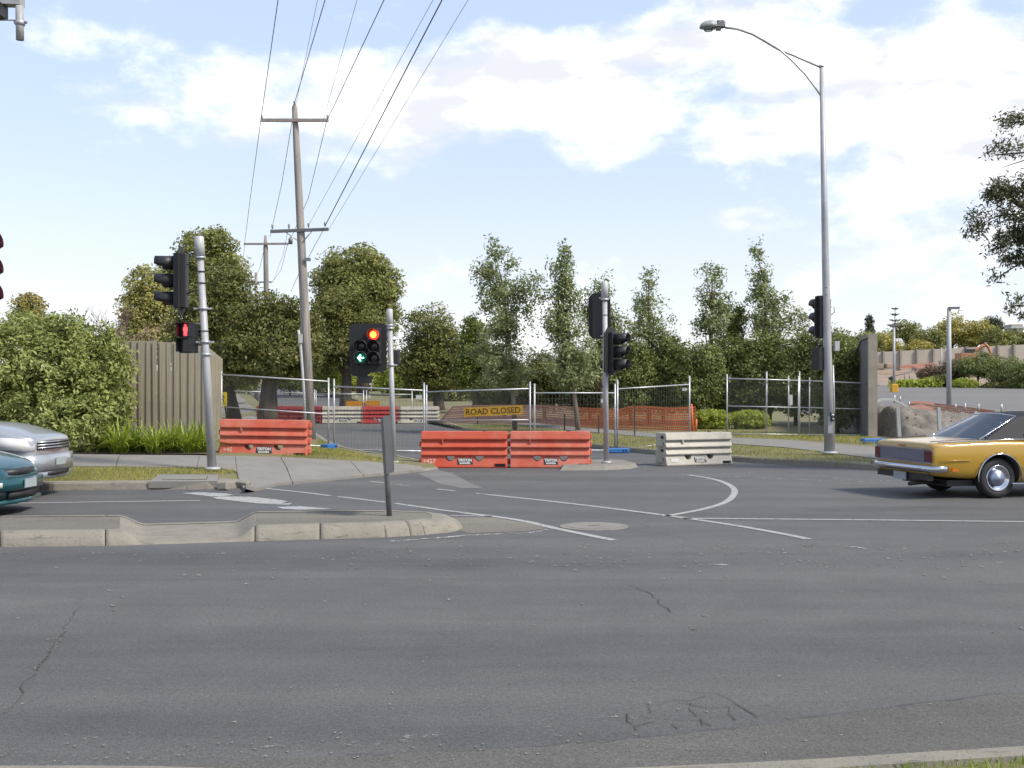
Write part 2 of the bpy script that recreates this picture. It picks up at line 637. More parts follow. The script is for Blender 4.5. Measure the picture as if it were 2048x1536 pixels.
M['amber'] = mat('sign_amber', (0.46, 0.20, 0.012), 0.5, var=0.08)
M['ink'] = mat('sign_lettering_dark', (0.055, 0.03, 0.01), 0.6)
M['ink_k'] = mat('sticker_black', (0.02, 0.02, 0.02), 0.5)
M['ink_w'] = mat('sticker_white', (0.48,0.48,0.465), 0.5)
M['chalk'] = mat('stencil_pale', (0.55, 0.36, 0.31), 0.7)
M['net'] = mat('orange_netting', (0.58, 0.15, 0.04), 0.6)
M['net_f'] = mat('orange_netting_faded', (0.46, 0.22, 0.16), 0.6)
M['star'] = mat('picket_black', (0.03, 0.03, 0.03), 0.7)
M['precast'] = mat('precast_wall', (0.37, 0.335, 0.28), 0.85, var=0.08, scale=0.4)
M['precast_d'] = mat('precast_post', (0.25, 0.23, 0.20), 0.85, var=0.1, scale=0.4)
M['wall_g'] = mat('rendered_wall_grey', (0.15, 0.148, 0.142), 0.9, var=0.12, scale=1.2, bump=0.2, bscale=20)
M['wall_e'] = mat('wall_end_cream_sunlit', (0.30, 0.265, 0.22), 0.9, var=0.15, scale=2.0)  # cream brightened to paint sunlight onto the end pier; the coping shares it
M['bark'] = mat('bark', (0.085, 0.068, 0.052), 0.95, var=0.4, scale=2, bump=0.8, bscale=12, stretch=(4, 4, .7))
M['bark_l'] = mat('bark_pale', (0.17, 0.135, 0.105), 0.95, var=0.3, scale=3, bump=0.5, bscale=14, stretch=(4, 4, .6))
M['twig'] = mat('bare_twig', (0.20, 0.13, 0.12), 0.9)
M['exc'] = mat('excavator_orange', (0.34,0.155,0.09), 0.5, var=0.15)
M['chrome'] = mat('chrome', (0.52, 0.54, 0.58), 0.10, 1.0)
M['tyre'] = mat('tyre', (0.022, 0.022, 0.023), 0.75)
M['yel_paint'] = mat('car_paint_yellow', (0.37, 0.225, 0.022), 0.32, coat=0.7)
M['vinyl'] = mat('vinyl_roof_charcoal', (0.024, 0.024, 0.027), 0.65, bump=0.15, bscale=200, spec=0.25)
M['silver'] = mat('car_paint_silver', (0.40, 0.41, 0.43), 0.30, 0.55, coat=0.6)
M['teal'] = mat('car_paint_teal', (0.003, 0.060, 0.072), 0.30, 0.2, coat=0.8)
M['lamp_c'] = mat('headlamp_clear', (0.62,0.62,0.60), 0.15, 0.0, coat=1.0)
M['lamp_r'] = mat('tail_lamp_red', (0.050, 0.010, 0.024), 0.2, coat=0.5)
M['lamp_o'] = mat('marker_orange', (0.5, 0.13, 0.01), 0.3)
M['trimk'] = mat('trim_dark', (0.020, 0.020, 0.022), 0.5)
M['alum'] = mat('brushed_trim', (0.30, 0.34, 0.43), 0.35, 0.75, var=0.12, scale=3, stretch=(.2, 1, 6))
M['glass'] = glass_mat('car_glass', (0.55, 0.60, 0.66), 0.06)
M['blind'] = mat('blind_slat', (0.30, 0.40, 0.58), 0.5)  # slat colour made bluer to stand in for sky reflected in the rear window
M['plate'] = mat('number_plate', (0.30,0.34,0.35), 0.5)
M['tail'] = mat('tail_panel_blue_grey', (0.15, 0.18, 0.24), 0.35, 0.5, var=0.12, scale=3, stretch=(.2, 1, 6))
M['sign_back'] = mat('sign_back_dark', (0.085, 0.090, 0.097), 0.55, 0.2, var=0.15, scale=3)
M['roof_s'] = mat('roof_sheet_grey', (0.42, 0.44, 0.45), 0.6)
M['brick_w'] = mat('house_wall', (0.33, 0.28, 0.22), 0.9)
M['flake'] = mat('dry_leaf_flake', (0.21,0.195,0.16), 0.9, var=0.3, scale=1.5)

M['orange'] = weathered('barrier_orange', (0.46, 0.066, 0.028), (0.48, 0.105, 0.06), (0.16, 0.05, 0.032), .5, 2.4, .55)
M['orange_f'] = weathered('barrier_orange_faded', (0.46, 0.088, 0.048), (0.48, 0.165, 0.115), (0.17, 0.07, 0.05), .55, 2.0, .6)
M['white_b'] = weathered('barrier_white', (0.44, 0.415, 0.35), (0.36, 0.335, 0.28), (0.15, 0.135, 0.11), .55, 2.6, .6)
M['red_b'] = weathered('barrier_red', (0.33, 0.024, 0.026), (0.36, 0.06, 0.05), (0.12, 0.02, 0.02), .5, 2.2, .5)
M['kerb'] = weathered('kerb_concrete', (0.235, 0.218, 0.180), (0.20, 0.185, 0.155), (0.085, 0.080, 0.070), .9, 5.0, .75, .2, .5)
M['conc'] = weathered('concrete', (0.215, 0.205, 0.178), (0.185, 0.175, 0.15), (0.09, 0.085, 0.075), .9, 3.5, .55, .2, .3)
M['path'] = weathered('path_concrete', (0.215, 0.205, 0.185), (0.185, 0.178, 0.163), (0.115, 0.11, 0.10), .9, 1.6, .5, .2, .2)

# ================================================================== GROUND
def sheet(name, pts, zf, mat, parent=None, step=None, xr=None, yr=None, skirt=0.0, kinks=(46, 135, 160), off=0.0):
    """a polygon laid over the land: cut into a grid, each corner set to zf(x, y) + off"""
    bm = bmesh.new()
    vs = [bm.verts.new((p[0], p[1], 0)) for p in pts]
    bm.faces.new(vs)
    bmesh.ops.triangulate(bm, faces=bm.faces[:])
    cuts = []
    y0, y1 = min(p[1] for p in pts), max(p[1] for p in pts)
    x0, x1 = min(p[0] for p in pts), max(p[0] for p in pts)
    for k in kinks:
        if y0 < k < y1:
            cuts.append(((0, k, 0), (0, 1, 0)))
    if step:
        a, b = xr if xr else (x0, x1)
        n = math.ceil(max(a, x0) / step)
        while n * step < min(b, x1):
            cuts.append(((n * step, 0, 0), (1, 0, 0))); n += 1
        a, b = yr if yr else (y0, y1)
        n = math.ceil(max(a, y0) / step)
        while n * step < min(b, y1):
            cuts.append(((0, n * step, 0), (0, 1, 0))); n += 1
    for co, no in cuts:
        g = bm.verts[:] + bm.edges[:] + bm.faces[:]
        bmesh.ops.bisect_plane(bm, geom=g, plane_co=co, plane_no=no, dist=1e-5)
    for v in bm.verts:
        v.co.z = zf(v.co.x, v.co.y) + off
    for f in bm.faces:
        if f.normal.z < 0:
            f.normal_flip()
    bmesh.ops.recalc_face_normals(bm, faces=bm.faces[:])
    bm.normal_update()
    if sum(f.normal.z for f in bm.faces) < 0:
        bmesh.ops.reverse_faces(bm, faces=bm.faces[:])
    for f in bm.faces:
        f.smooth = True
    if skirt:
        be = [e for e in bm.edges if e.is_boundary]
        for e in be:
            e.smooth = False
        r = bmesh.ops.extrude_edge_only(bm, edges=be)
        for g in r['geom']:
            if isinstance(g, bmesh.types.BMVert):
                g.co.z -= skirt
        for f in {f for g in r['geom'] if isinstance(g, bmesh.types.BMEdge) for f in g.link_faces}:
            f.smooth = False
    me = bpy.data.meshes.new(name)
    bm.to_mesh(me); bm.free()
    o = link_mesh(name, me, mat, parent)
    if parent is None:
        o['kind'] = 'structure'
    return o


def seg_dist(px, py, line):
    best = 1e9
    for (ax, ay), (bx, by) in zip(line[:-1], line[1:]):
        dx, dy = bx - ax, by - ay
        t = max(0, min(1, ((px - ax) * dx + (py - ay) * dy) / (dx * dx + dy * dy + 1e-12)))
        d = math.hypot(px - ax - t * dx, py - ay - t * dy)
        if d < best: best = d
    return best


def px(*uv, z=0.0):
    return [tuple(G(u, v, z)[:2]) for u, v in uv]


# kerb of the left corner, road edge, from far left round into the side street
KL = [(-60, 16.6)] + px((-500, 988), (0, 981), (235, 979), (437, 978), (488, 975), (560, 969), (640, 962), (720, 954), (800, 947), (850, 942), (872, 938.5),
                        (862, 934), (835, 929), (795, 921), (740, 913), (693, 904), (655, 889), (632, 872)) + [(-9.8, 50), (-13.6, 62), (-21, 90), (-36, 135)]
RAMP = px((500, 974), (560, 969), (640, 962), (720, 954), (800, 947), (850, 942))
VL = KL + [(-70, 135), (-70, 16.6)]
# kerb of the right corner, from the side street round to the far right
KR = [(-27, 135), (-13.5, 90), (-7.0, 64), (-4.3, 54)] + px((868, 853), (930, 864), (1060, 879), (1180, 896), (1310, 909), (1400, 917), (1469, 923), (1520, 926.5), (1637, 932), (1700, 936.5), (1760, 941), (2048, 958)) + [(14, 21.2), (60, 19.2)]
VR = KR + [(60, 62), (18, 62), (14, 135)]


def in_poly(x, y, pts):
    c = False
    for (ax, ay), (bx, by) in zip(pts, pts[1:] + pts[:1]):
        if (ay > y) != (by > y) and x < (bx - ax) * (y - ay) / (by - ay) + ax:
            c = not c
    return c


def zl(x, y):
    if y < 60 and not in_poly(x, y, VL):
        return gz(y) + (0.03 if seg_dist(x, y, RAMP) < 1 else .12)
    d = seg_dist(x, y, KL) if y < 60 else 3
    dr = seg_dist(x, y, RAMP) if y < 60 else 9
    base = 0.12
    if dr < 1.0:
        base = 0.03 + 0.09 * dr
    d2 = seg_dist(x, y, KL[:7]) if y < 60 else 4
    return gz(y) + base + min(0.26, 0.075 * max(0, min(d, 3.5) - 0.2))


def zr(x, y):
    d = (seg_dist(x, y, KR) if in_poly(x, y, VR) else 0) if y < 70 else 6
    return gz(y) + 0.12 + min(0.16, 0.03 * d)


def GV(u, v, zf):
    z = 0.1
    for _ in range(40):
        p = G(u, v, z)
        z = .6 * z + .4 * zf(p.x, p.y)
    return Vector((p.x, p.y, z))


sheet('ground', [(-500, -40), (500, -40), (500, 900), (-500, 900)], lambda x, y: gz(y) - 0.06, M['grass_g'], kinks=(46, 135, 160))
sheet('main_road', [(-80, 3.6), (80, 3.6), (80, 46), (-80, 46)], lambda x, y: 0.0, M['road'])
# side street running off and up behind the far barriers
i0 = [i for i, p in enumerate(KL) if p[1] > 40][0]
ss = [(p[0], p[1]) for p in KL[i0:]]
ss_r = [p for p in KR if p[1] > 44]
sheet('side_street', [(ss[0][0] - .3, 28.5)] + [(-5.0, 28.5), (2.3, 28.5)] + [(p[0] + .3, p[1]) for p in reversed(ss_r)] + [(p[0] - .3, p[1]) for p in reversed(ss)],
      lambda x, y: gz(y) + 0.006, M['road3'])
sheet('left_verge', VL, zl, M['grass_g'], step=0.6, xr=(-16, 0), yr=(17, 46), skirt=0.25)
sheet('right_verge', VR, zr, M['grass_g'], step=1.0, xr=(-6, 14), yr=(20, 58), skirt=0.25)

# ---- left footpath: concrete slabs with open joints
footpath = thing('footpath', None, None); footpath['kind'] = 'structure'
back = [(-320, 907), (0, 908), (230, 911), (430, 913), (558, 915), (640, 920), (763, 927), (815, 930.5), (846, 935)]
front = [(-320, 934), (0, 934), (230, 934.5), (440, 937.5), (474, 946), (478, 960), (492, 973.2), (560, 967.5), (640, 960.5), (720, 952.5), (800, 945.5), (846, 940.5)]


def vat(line, u):
    return float(np.interp(u, [p[0] for p in line], [p[1] for p in line]))


joints = [(-320, -320), (-110, -118), (70, 62), (240, 232), (400, 394), (470, 474), (561, 585), (700, 728), (800, 822), (845, 846)]
for (ub0, uf0), (ub1, uf1) in zip(joints[:-1], joints[1:]):
    gap = .8 if ub0 in (240, 561) or ub1 in (240, 561) else .25
    us_b = sorted({ub0 + gap, ub1 - gap} | {p[0] for p in back if ub0 + 8 < p[0] < ub1 - 8})
    us_f = sorted({uf0 + gap, uf1 - gap} | {p[0] for p in front if uf0 + 8 < p[0] < uf1 - 8})
    pts = [GV(u, vat(back, u), zl) for u in us_b] + [GV(u, vat(front, u), zl) for u in reversed(us_f)]
    sheet('slab', [(p.x, p.y) for p in pts], zl, M['path'], footpath, step=0.6, skirt=0.06, off=0.022 + random.uniform(-.003, .003))

# concrete path on the right verge
rp_b = [(1005, 842), (1072, 847), (1210, 859), (1310, 868), (1400, 873.5), (1469, 877), (1556, 880), (1650, 887), (1720, 893), (1800, 900), (1900, 908), (2100, 925)]
rp_f = [(2100, 955), (1900, 936), (1800, 925), (1720, 914), (1647, 905), (1560, 895), (1469, 889), (1400, 883), (1310, 876), (1210, 867), (1072, 853), (1005, 846)]
pp = [GV(u, v, zr) for u, v in rp_b + rp_f]
sheet('side_path', [(p.x, p.y) for p in pp], zr, M['path'], step=1.0, skirt=0.05, off=0.02)
# soil bed under the hedge
pb = [GV(-320, 906.5, zl), GV(430, 911.5, zl)]
sheet('garden_bed', [(pb[0].x, pb[0].y), (pb[1].x, pb[1].y), (-8.2, 26.5), (-9.5, 34), (-30, 34)], zl, M['soil'], step=0.6, off=0.03)
fp2 = px((447, 862), (520, 862), z=.35)
sheet('far_footpath', [(-9.0, 36), (-7.7, 36), (-14.8, 64), (-22.0, 90), (-24.0, 90), (-16.6, 64)], zl, M['path'], off=0.03, step=2, yr=(36, 46))
for k in range(11):
    pass

# car park on the right, tilted up and away
sheet('car_park', [(12.5, 58), (70, 58), (90, 134.9), (30, 134.9)], lambda x, y: gz(y) + 0.19, M['carpark'])
sheet('clay_bank', [(22, 135.3), (90, 135.3), (110, 159), (30, 159)], lambda x, y: gz(y) + 0.12 + 0.25 * math.sin(x * .7) * math.sin(y * .5), M['bank'], step=2.0)
sheet('planting_strip', [(44, 126), (90, 121), (90, 138), (50, 136)], lambda x, y: gz(y) + 0.30, M['grass_g'])


# ---- kerbs
def kerb(name, line, h, side, mat_, pieces, w=0.15, zf=None, drop=None):
    """kerb stones along line; side +1 = the stone lies to the left of the direction of travel"""
    root = thing(name, None, None); root['kind'] = 'structure'
    P = [Vector((p[0], p[1], 0)) for p in line]
    L = [0]
    for a, b in zip(P[:-1], P[1:]):
        L.append(L[-1] + (b - a).length)

    def at(s):
        s = max(0, min(L[-1], s))
        for i in range(len(P) - 1):
            if s <= L[i + 1] or i == len(P) - 2:
                t = (s - L[i]) / max(1e-9, L[i + 1] - L[i])
                return P[i].lerp(P[i + 1], t)

    def nrm(s):
        d = (at(s + .35) - at(s - .35)).normalized()
        return Vector((-d.y, d.x, 0)) * side

    s = 0
    while s < L[-1] - 0.05:
        e = min(L[-1], s + pieces * random.uniform(.85, 1.15))
        n = max(2, int((e - s) / 0.3) + 1)
        mb = MB()
        vs, fs = [], []
        for i in range(n):
            q = s + 0.006 + (e - s - 0.012) * i / (n - 1)
            p, nn = at(q), nrm(q)
            hh = h if drop is None else drop(p)
            g = gz(p.y)
            for d, z in ((-.066, -.1), (-.062, .0), (-.04, hh * .8), (-.015, hh), (w, hh + .012), (w, -.1)):
                vs.append(p + nn * d + Vector((0, 0, z + g)))
        for i in range(n - 1):
            for k in range(5):
                fs.append((i * 6 + k, i * 6 + k + 1, (i + 1) * 6 + k + 1, (i + 1) * 6 + k))
        fs.append(tuple(range(6))); fs.append(tuple((n - 1) * 6 + k for k in range(6)))
        mb.add(vs, fs)
        mb.build('kerb_stone', mat_, root)
        s = e
    return root


iA = 4
kerb('left_kerb', KL[1:6], 0.135, 1, M['kerb'], 2.6)
kerb('ramp_kerb', KL[5:13], 0.05, 1, M['conc'], 2.2, w=.3)
kerb('side_street_kerb', KL[13:22], 0.125, 1, M['kerb'], 3.0)
kerb('right_kerb', KR[3:], 0.135, 1, M['kerb'], 3.0)
# near edge: kerb and grass at the photographer's feet
KN = px((-900, 1540), (-200, 1534), (150, 1533), (300, 1534), (500, 1541), (800, 1545), (1180, 1541), (1400, 1531.5), (1600, 1522), (1800, 1509), (2048, 1494), z=.10) + [(4.2, 5.35), (9, 6.2)]
kerb('near_kerb', KN, 0.10, -1, M['kerb'], 3.2, w=0.14)
sheet('near_verge', KN + [(9, -12), (-9, -12)], lambda x, y: 0.085, M['grass_g'], skirt=.2)
# gutter strip of concrete in front of the left kerb
# ---- storm water pit in the left kerb
pit = thing('stormwater_pit', 'concrete stormwater pit lid set in the kerb beside the leaning signal pole', 'drain', GV(368, 965, zl))
c0, c1 = G(300, 978.6, 0) + Vector((0, -.085, .142)), G(437, 977.4, 0) + Vector((0, -.085, .142))
c2, c3 = G(437, 949, .215), G(318, 949, .215)
m_ = MB(); m_.prism([c0, c1, c2, c3], (0, 0, -.112)); m_.build('lintel', M['path'], pit)
a_, b_ = c0.lerp(c3, .22), c1.lerp(c2, .22)
e_, f_ = c0.lerp(c3, .82), c1.lerp(c2, .82)
for q_ in ((.17, .835, .16, .88, -.003, 'lid_gap', 'crack'), (.18, .825, .19, .85, .004, 'lid', 'path')):
    lid = [a_.lerp(b_, q_[0]), a_.lerp(b_, q_[1]), e_.lerp(f_, q_[1]), e_.lerp(f_, q_[0])]
    m_ = MB(); m_.prism([p + Vector((0, 0, .002 if q_[5] == 'lid_gap' else .006)) for p in lid], (0, 0, .002)); m_.build(q_[5], M[q_[6]], pit)
m_ = MB(); m_.prism([G(304, 978.5, 0) + Vector((0, -.089, .006)), G(436, 977.4, 0) + Vector((0, -.089, .006)), G(436, 977.4, 0) + Vector((0, -.089, .029)), G(304, 978.5, 0) + Vector((0, -.089, .029))], (0, .006, 0)); m_.build('inlet_slot', M['crack'], pit)
# broken concrete beside it
for k, (u, v, s_) in enumerate([(452, 967, .24), (470, 960, .2), (444, 972, .13), (484, 968, .15)]):
    p = G(u, v, 0.08)
    r_ = MB(); r_.box(p + Vector((0, .1, -.02)), (s_ * 1.6, s_, .14), random.uniform(-.5, .5), Matrix.Rotation(random.uniform(-.4, .4), 3, 'X') @ Matrix.Rotation(random.uniform(-.5, .5), 3, 'Z'))
    o_ = r_.build('concrete_chunk', M['conc'])
    bv = o_.modifiers.new('b', 'BEVEL'); bv.width = .025; bv.segments = 2
    tag(o_, ['largest broken concrete lump beside the stormwater pit', 'upper broken concrete lump at the tip of the nature strip grass', 'smallest broken concrete lump against the end of the pit',
             'flat broken concrete lump at the start of the kerb ramp'][k], 'concrete lump', 'broken concrete beside the pit')

# ---- traffic island
island = thing('traffic_island', None, None); island['kind'] = 'structure'
FB = [(-700, 1098), (0, 1094), (210, 1092), (500, 1083), (760, 1075), (850, 1069.5), (890, 1065), (912, 1059), (922, 1052)]
BB = [(-700, 1034), (0, 1030), (240, 1028.5), (500, 1021), (780, 1018.5), (840, 1021), (880, 1029), (905, 1038), (922, 1051)]
HI = 0.155


def hI(u):
    def sm(a, b): t = max(0, min(1, (u - a) / (b - a))); return t * t * (3 - 2 * t)
    dip = sm(238, 292) * (1 - sm(468, 516))
    nose = 1 - 0.25 * sm(880, 922)
    return HI * nose * (1 - 0.80 * dip)


def isl_section(u):
    h = hI(u)
    A = G(u, vat(FB, u), 0); B = G(u, vat(BB, u), HI * .93)
    if u >= 921: B = G(u, 1051, 0) + Vector((.0, .02, 0))
    w = Vector((B.x - A.x, B.y - A.y, 0))
    n = w.normalized(); W = w.length
    k = min(1, W / 0.9)
    out = []
    for d, z in ((-.01, -.06), (0, 0), (.05, h * .62), (.12, h * .95), (.20, h), (.30, h * .985)):
        out.append(A + n * (d * k) + Vector((0, 0, z)))
    bk = []
    for d, z in ((-.01, -.06), (0, 0), (.05, h * .62), (.12, h * .95), (.20, h), (.30, h * .985)):
        bk.append(A + n * (W - d * k) + Vector((0, 0, z)))
    return out, bk


def isl_piece(u0, u1):
    n = max(3, int((u1 - u0) / 9))
    us = [u0 + (u1 - u0) * i / n for i in range(n + 1)]
    S = [isl_section(u) for u in us]
    for which, nm in ((0, 'kerb_stone'), (1, 'kerb_stone')):
        mb = MB(); vs, fs = [], []
        for s_ in S:
            vs += s_[which]
        for i in range(len(S) - 1):
            for k in range(5):
                fs.append((i * 6 + k, i * 6 + k + 1, (i + 1) * 6 + k + 1, (i + 1) * 6 + k))
        fs.append(tuple(range(6))); fs.append(tuple((len(S) - 1) * 6 + k for k in range(6)))
        mb.add(vs, fs)
        mb.build(nm, M['kerb'], island, smooth=True)


cuts_u = [-700, -450, -200, 0, 211, 510, 640, 772]
for a, b in zip(cuts_u[:-1], cuts_u[1:]):
    isl_piece(a + .9, b - .9)
for a, b, mt in ((-700, 240, 'infill'), (240, 512, 'kerb'), (512, 772.5, 'infill')):
    n = int((b - a) / 9)
    us = [a + (b - a) * i / n for i in range(n + 1)]
    vs, fs = [], []
    for u in us:
        f_, k_ = isl_section(u)
        p, q = f_[5], k_[5]
        for t in (0, .25, .5, .75, 1):
            c = p.lerp(q, t)
            vs.append(c + Vector((0, 0, -.006 + .006 * (1 - abs(2 * t - 1)))))
    for i in range(len(us) - 1):
        for k in range(4):
            fs.append((i * 5 + k, i * 5 + k + 1, (i + 1) * 5 + k + 1, (i + 1) * 5 + k))
    mb = MB(); mb.add(vs, fs); mb.build('infill' if mt == 'infill' else 'crossing_gap', M[mt], island, smooth=True)

# rounded nose of the island
NP = [G(u, v, 0) for u, v in ((773, 1074.6), (815, 1072), (850, 1069.8))]
NM = [Vector(q) for q in ((-.93, 13.43, 0), (-.74, 13.58, 0), (-.64, 13.84, 0), (-.62, 14.08, 0), (-.66, 14.32, 0), (-.80, 14.55, 0), (-1.02, 14.69, 0))]
NB = [G(u, v, .145) for u, v in ((838, 1021), (800, 1018.9), (773, 1018.6))]
ring = [Vector((p.x, p.y, 0)) for p in NP + NM + NB]
fine = []
for i in range(len(ring) - 1):
    p0, p1, p2, p3 = ring[max(0, i - 1)], ring[i], ring[i + 1], ring[min(len(ring) - 1, i + 2)]
    for k in range(6):
        t = k / 6
        fine.append(0.5 * ((2 * p1) + (p2 - p0) * t + (2 * p0 - 5 * p1 + 4 * p2 - p3) * t * t + (3 * p1 - p0 - 3 * p2 + p3) * t ** 3))
fine.append(ring[-1])
L_ = [0]
for a, b in zip(fine[:-1], fine[1:]): L_.append(L_[-1] + (b - a).length)
inner = []
rows = []
for i, p in enumerate(fine):
    d = (fine[min(len(fine) - 1, i + 2)] - fine[max(0, i - 2)]).normalized()
    nn = Vector((-d.y, d.x, 0))
    s_ = min(1, max(0, (L_[i] - .5) / 1.0)) * min(1, max(0, (L_[-1] - .5 - L_[i]) / 1.0))
    wd = 1 + .35 * s_; hh = HI * (1 - .18 * s_)
    rows.append([p + nn * (q * wd) + Vector((0, 0, z)) for q, z in ((-.01, -.06), (0, 0), (.05, hh * .58), (.12, hh * .90), (.20, hh), (.30, hh))])
    inner.append(p + nn * (.30 * wd) + Vector((0, 0, hh * .97)))
cut_i = [0, 7, 12, 54, len(fine) - 1]
for a, b in zip(cut_i[:-1], cut_i[1:]):
    R_ = [list(r) for r in rows[a:b + 1]]
    for k_, j_ in ((0, 1), (-1, -2)):
        R_[k_] = [p.lerp(q, .12) for p, q in zip(R_[k_], R_[j_])]
    vs = [p for r in R_ for p in r]; fs = []
    for i in range(len(R_) - 1):
        for k in range(5): fs.append((i * 6 + k, i * 6 + k + 1, (i + 1) * 6 + k + 1, (i + 1) * 6 + k))
    fs += [tuple(range(6)), tuple((len(R_) - 1) * 6 + k for k in range(6))]
    MB().add(vs, fs).build('kerb_stone', M['kerb'], island, smooth=True)
bm = bmesh.new()
f0 = bm.faces.new([bm.verts.new(p) for p in inner])
bmesh.ops.triangulate(bm, faces=[f0])
me = bpy.data.meshes.new('infill'); bm.to_mesh(me); bm.free()
link_mesh('infill', me, M['infill'], island)

# small island round the middle signal pole, and the kerb nose on the left corner
sp = [G(u, v, 0) for u, v in ((1120, 930), (1160, 927.5), (1215, 925.5), (1250, 927), (1276, 934.5), (1262, 937.5), (1210, 940.5), (1120, 941))]
mb = MB()
tp = [p + Vector((0, 0, .09)) for p in sp]
cen = sum(tp, Vector()) / len(tp)
mb.add(sp + [cen.lerp(p, .93) for p in tp], [(i, (i + 1) % 8, 8 + (i + 1) % 8, 8 + i) for i in range(8)] + [tuple(range(8, 16))])
tag(mb.build('splitter_island', M['conc']), kind='structure')

# ---- road markings
marks = 0


def stripe(name, uv, w, mat_, z=0.005, close=False):
    """a painted line of width w metres along photo points on the road"""
    w *= .85
    P = [G(u, v, 0) for u, v in uv]
    # smooth
    if len(P) > 2:
        Q = []
        for i in range(len(P) - 1):
            p0, p1, p2, p3 = P[max(0, i - 1)], P[i], P[i + 1], P[min(len(P) - 1, i + 2)]
            for k in range(5):
                t = k / 5
                Q.append(0.5 * ((2 * p1) + (p2 - p0) * t + (2 * p0 - 5 * p1 + 4 * p2 - p3) * t * t + (3 * p1 - p0 - 3 * p2 + p3) * t ** 3))
        Q.append(P[-1]); P = Q
    mb = MB(); vs, fs = [], []
    for i, p in enumerate(P):
        t = (P[min(i + 1, len(P) - 1)] - P[max(0, i - 1)]).normalized()
        n = Vector((-t.y, t.x, 0)) * w / 2
        vs += [p + n + Vector((0, 0, z)), p - n + Vector((0, 0, z))]
    for i in range(len(P) - 1):
        fs.append((2 * i, 2 * i + 1, 2 * i + 3, 2 * i + 2))
    mb.add(vs, fs)
    return tag(mb.build(name, mat_), kind='structure')


Lm = [
    ([(-300, 1013), (20, 1007), (400, 1001.5)], .12, 'paint'),
    ([(528, 977), (600, 984.5), (661, 992)], .11, 'paint'),
    ([(676, 993.5), (772, 1005)], .11, 'paint'),
    ([(790, 1007), (880, 1020), (930, 1026)], .11, 'paint'),
    ([(925, 1026), (1000, 1035), (1060, 1045), (1110, 1057), (1228, 1081)], .14, 'paint'),
    ([(740, 963), (768, 966)], .11, 'paint'), ([(790, 969), (825, 973)], .10, 'paint_worn'),
    ([(873, 978.5), (910, 982)], .11, 'paint'),
    ([(945, 986), (975, 989.5)], .10, 'paint_worn'),
    ([(960, 988), (1120, 1005), (1330, 1031), (1480, 1053), (1590, 1073), (1616, 1079)], .13, 'paint'),
    ([(1275, 949), (1378, 949.5)], .07, 'paint_worn'),
    ([(1376, 950), (1420, 957), (1450, 966), (1468, 978), (1466, 992), (1448, 1006), (1405, 1019), (1330, 1033)], .125, 'paint'),
    ([(1385, 960), (1432, 959)], .10, 'paint_worn'),
    ([(1400, 950), (1515, 945.5)], .08, 'paint_worn'),
    ([(1400, 951), (1540, 957)], .07, 'paint_worn'), ([(1550, 957), (1640, 961), (1745, 964)], .08, 'paint_worn'),
    ([(1660, 956), (1790, 963)], .08, 'paint_worn'),
    ([(1480, 925), (1525, 926)], .06, 'paint_worn'),
    ([(1366, 1037), (1600, 1039), (1800, 1041), (2060, 1044), (2500, 1049)], .12, 'paint'),
    ([(900, 1031.5), (985, 1033)], .10, 'paint'),
    ([(780, 1083), (880, 1076), (960, 1070), (1050, 1066), (1100, 1059)], .12, 'paint_worn'),
    ([(880, 945.5), (1040, 946)], .06, 'paint_worn'),
    ([(1276, 934), (1310, 931)], .10, 'paint_worn'),
]
for uv, w, mt in Lm:
    stripe('lane_line', uv, w, M[mt])
for poly in ([(362, 986.5), (400, 985), (452, 987.5), (468, 990.5), (430, 994.5), (400, 991)],
             [(420, 993), (500, 994), (545, 998.5), (575, 1003), (560, 1008), (520, 1008), (470, 1002.5), (432, 998)],
             [(535, 1009), (585, 1006.5), (578, 1010)],
             [(552, 1014.5), (600, 1013), (665, 1018.5), (600, 1020), (566, 1018.5)]):
    mb = MB(); mb.poly([G(u, v, 0) + Vector((0, 0, .005)) for u, v in poly])
    tag(mb.build('stop_line', M['paint']), kind='structure')
# faint old line towards the bottom of the picture
stripe('worn_edge_line', [(-60, 1532), (120, 1522), (300, 1514), (520, 1503), (760, 1484), (1000, 1456), (1300, 1433)], .16, M['paint_ghost'])
stripe('worn_lane_mark', [(1700, 1094), (1738, 1098)], .10, M['paint_worn'])
stripe('worn_lane_mark', [(1420, 1129), (1462, 1131)], .10, M['paint_worn'])
stripe('worn_lane_mark', [(1560, 1105), (1990, 1120)], .10, M['paint_ghost'])
# pale drainage strip and coarse shoulder
mb = MB(); mb.poly([G(u, v, 0) + Vector((0, 0, .0035)) for u, v in ((835, 947), (875, 940), (905, 947), (940, 966), (965, 976), (925, 977), (880, 968))])
tag(mb.build('drainage_strip', M['patch']), kind='structure')
mb = MB(); mb.poly([G(u, v, 0) + Vector((0, 0, .003)) for u, v in ((-300, 1560), (300, 1532), (700, 1512), (1020, 1498), (1280, 1478), (1540, 1450), (1700, 1426), (1900, 1401), (2060, 1384), (2600, 1330), (2600, 1500), (2048, 1499), (1600, 1530), (1180, 1552))])
tag(mb.build('road_shoulder', M['road2']), kind='structure')
mb = MB(); mb.poly([G(u, v, 0) + Vector((0, 0, .003)) for u, v in ((905, 1034), (985, 1035), (1060, 1047), (1095, 1057), (1050, 1063), (940, 1067), (915, 1060))])
tag(mb.build('median_patch', M['infill']), kind='structure')


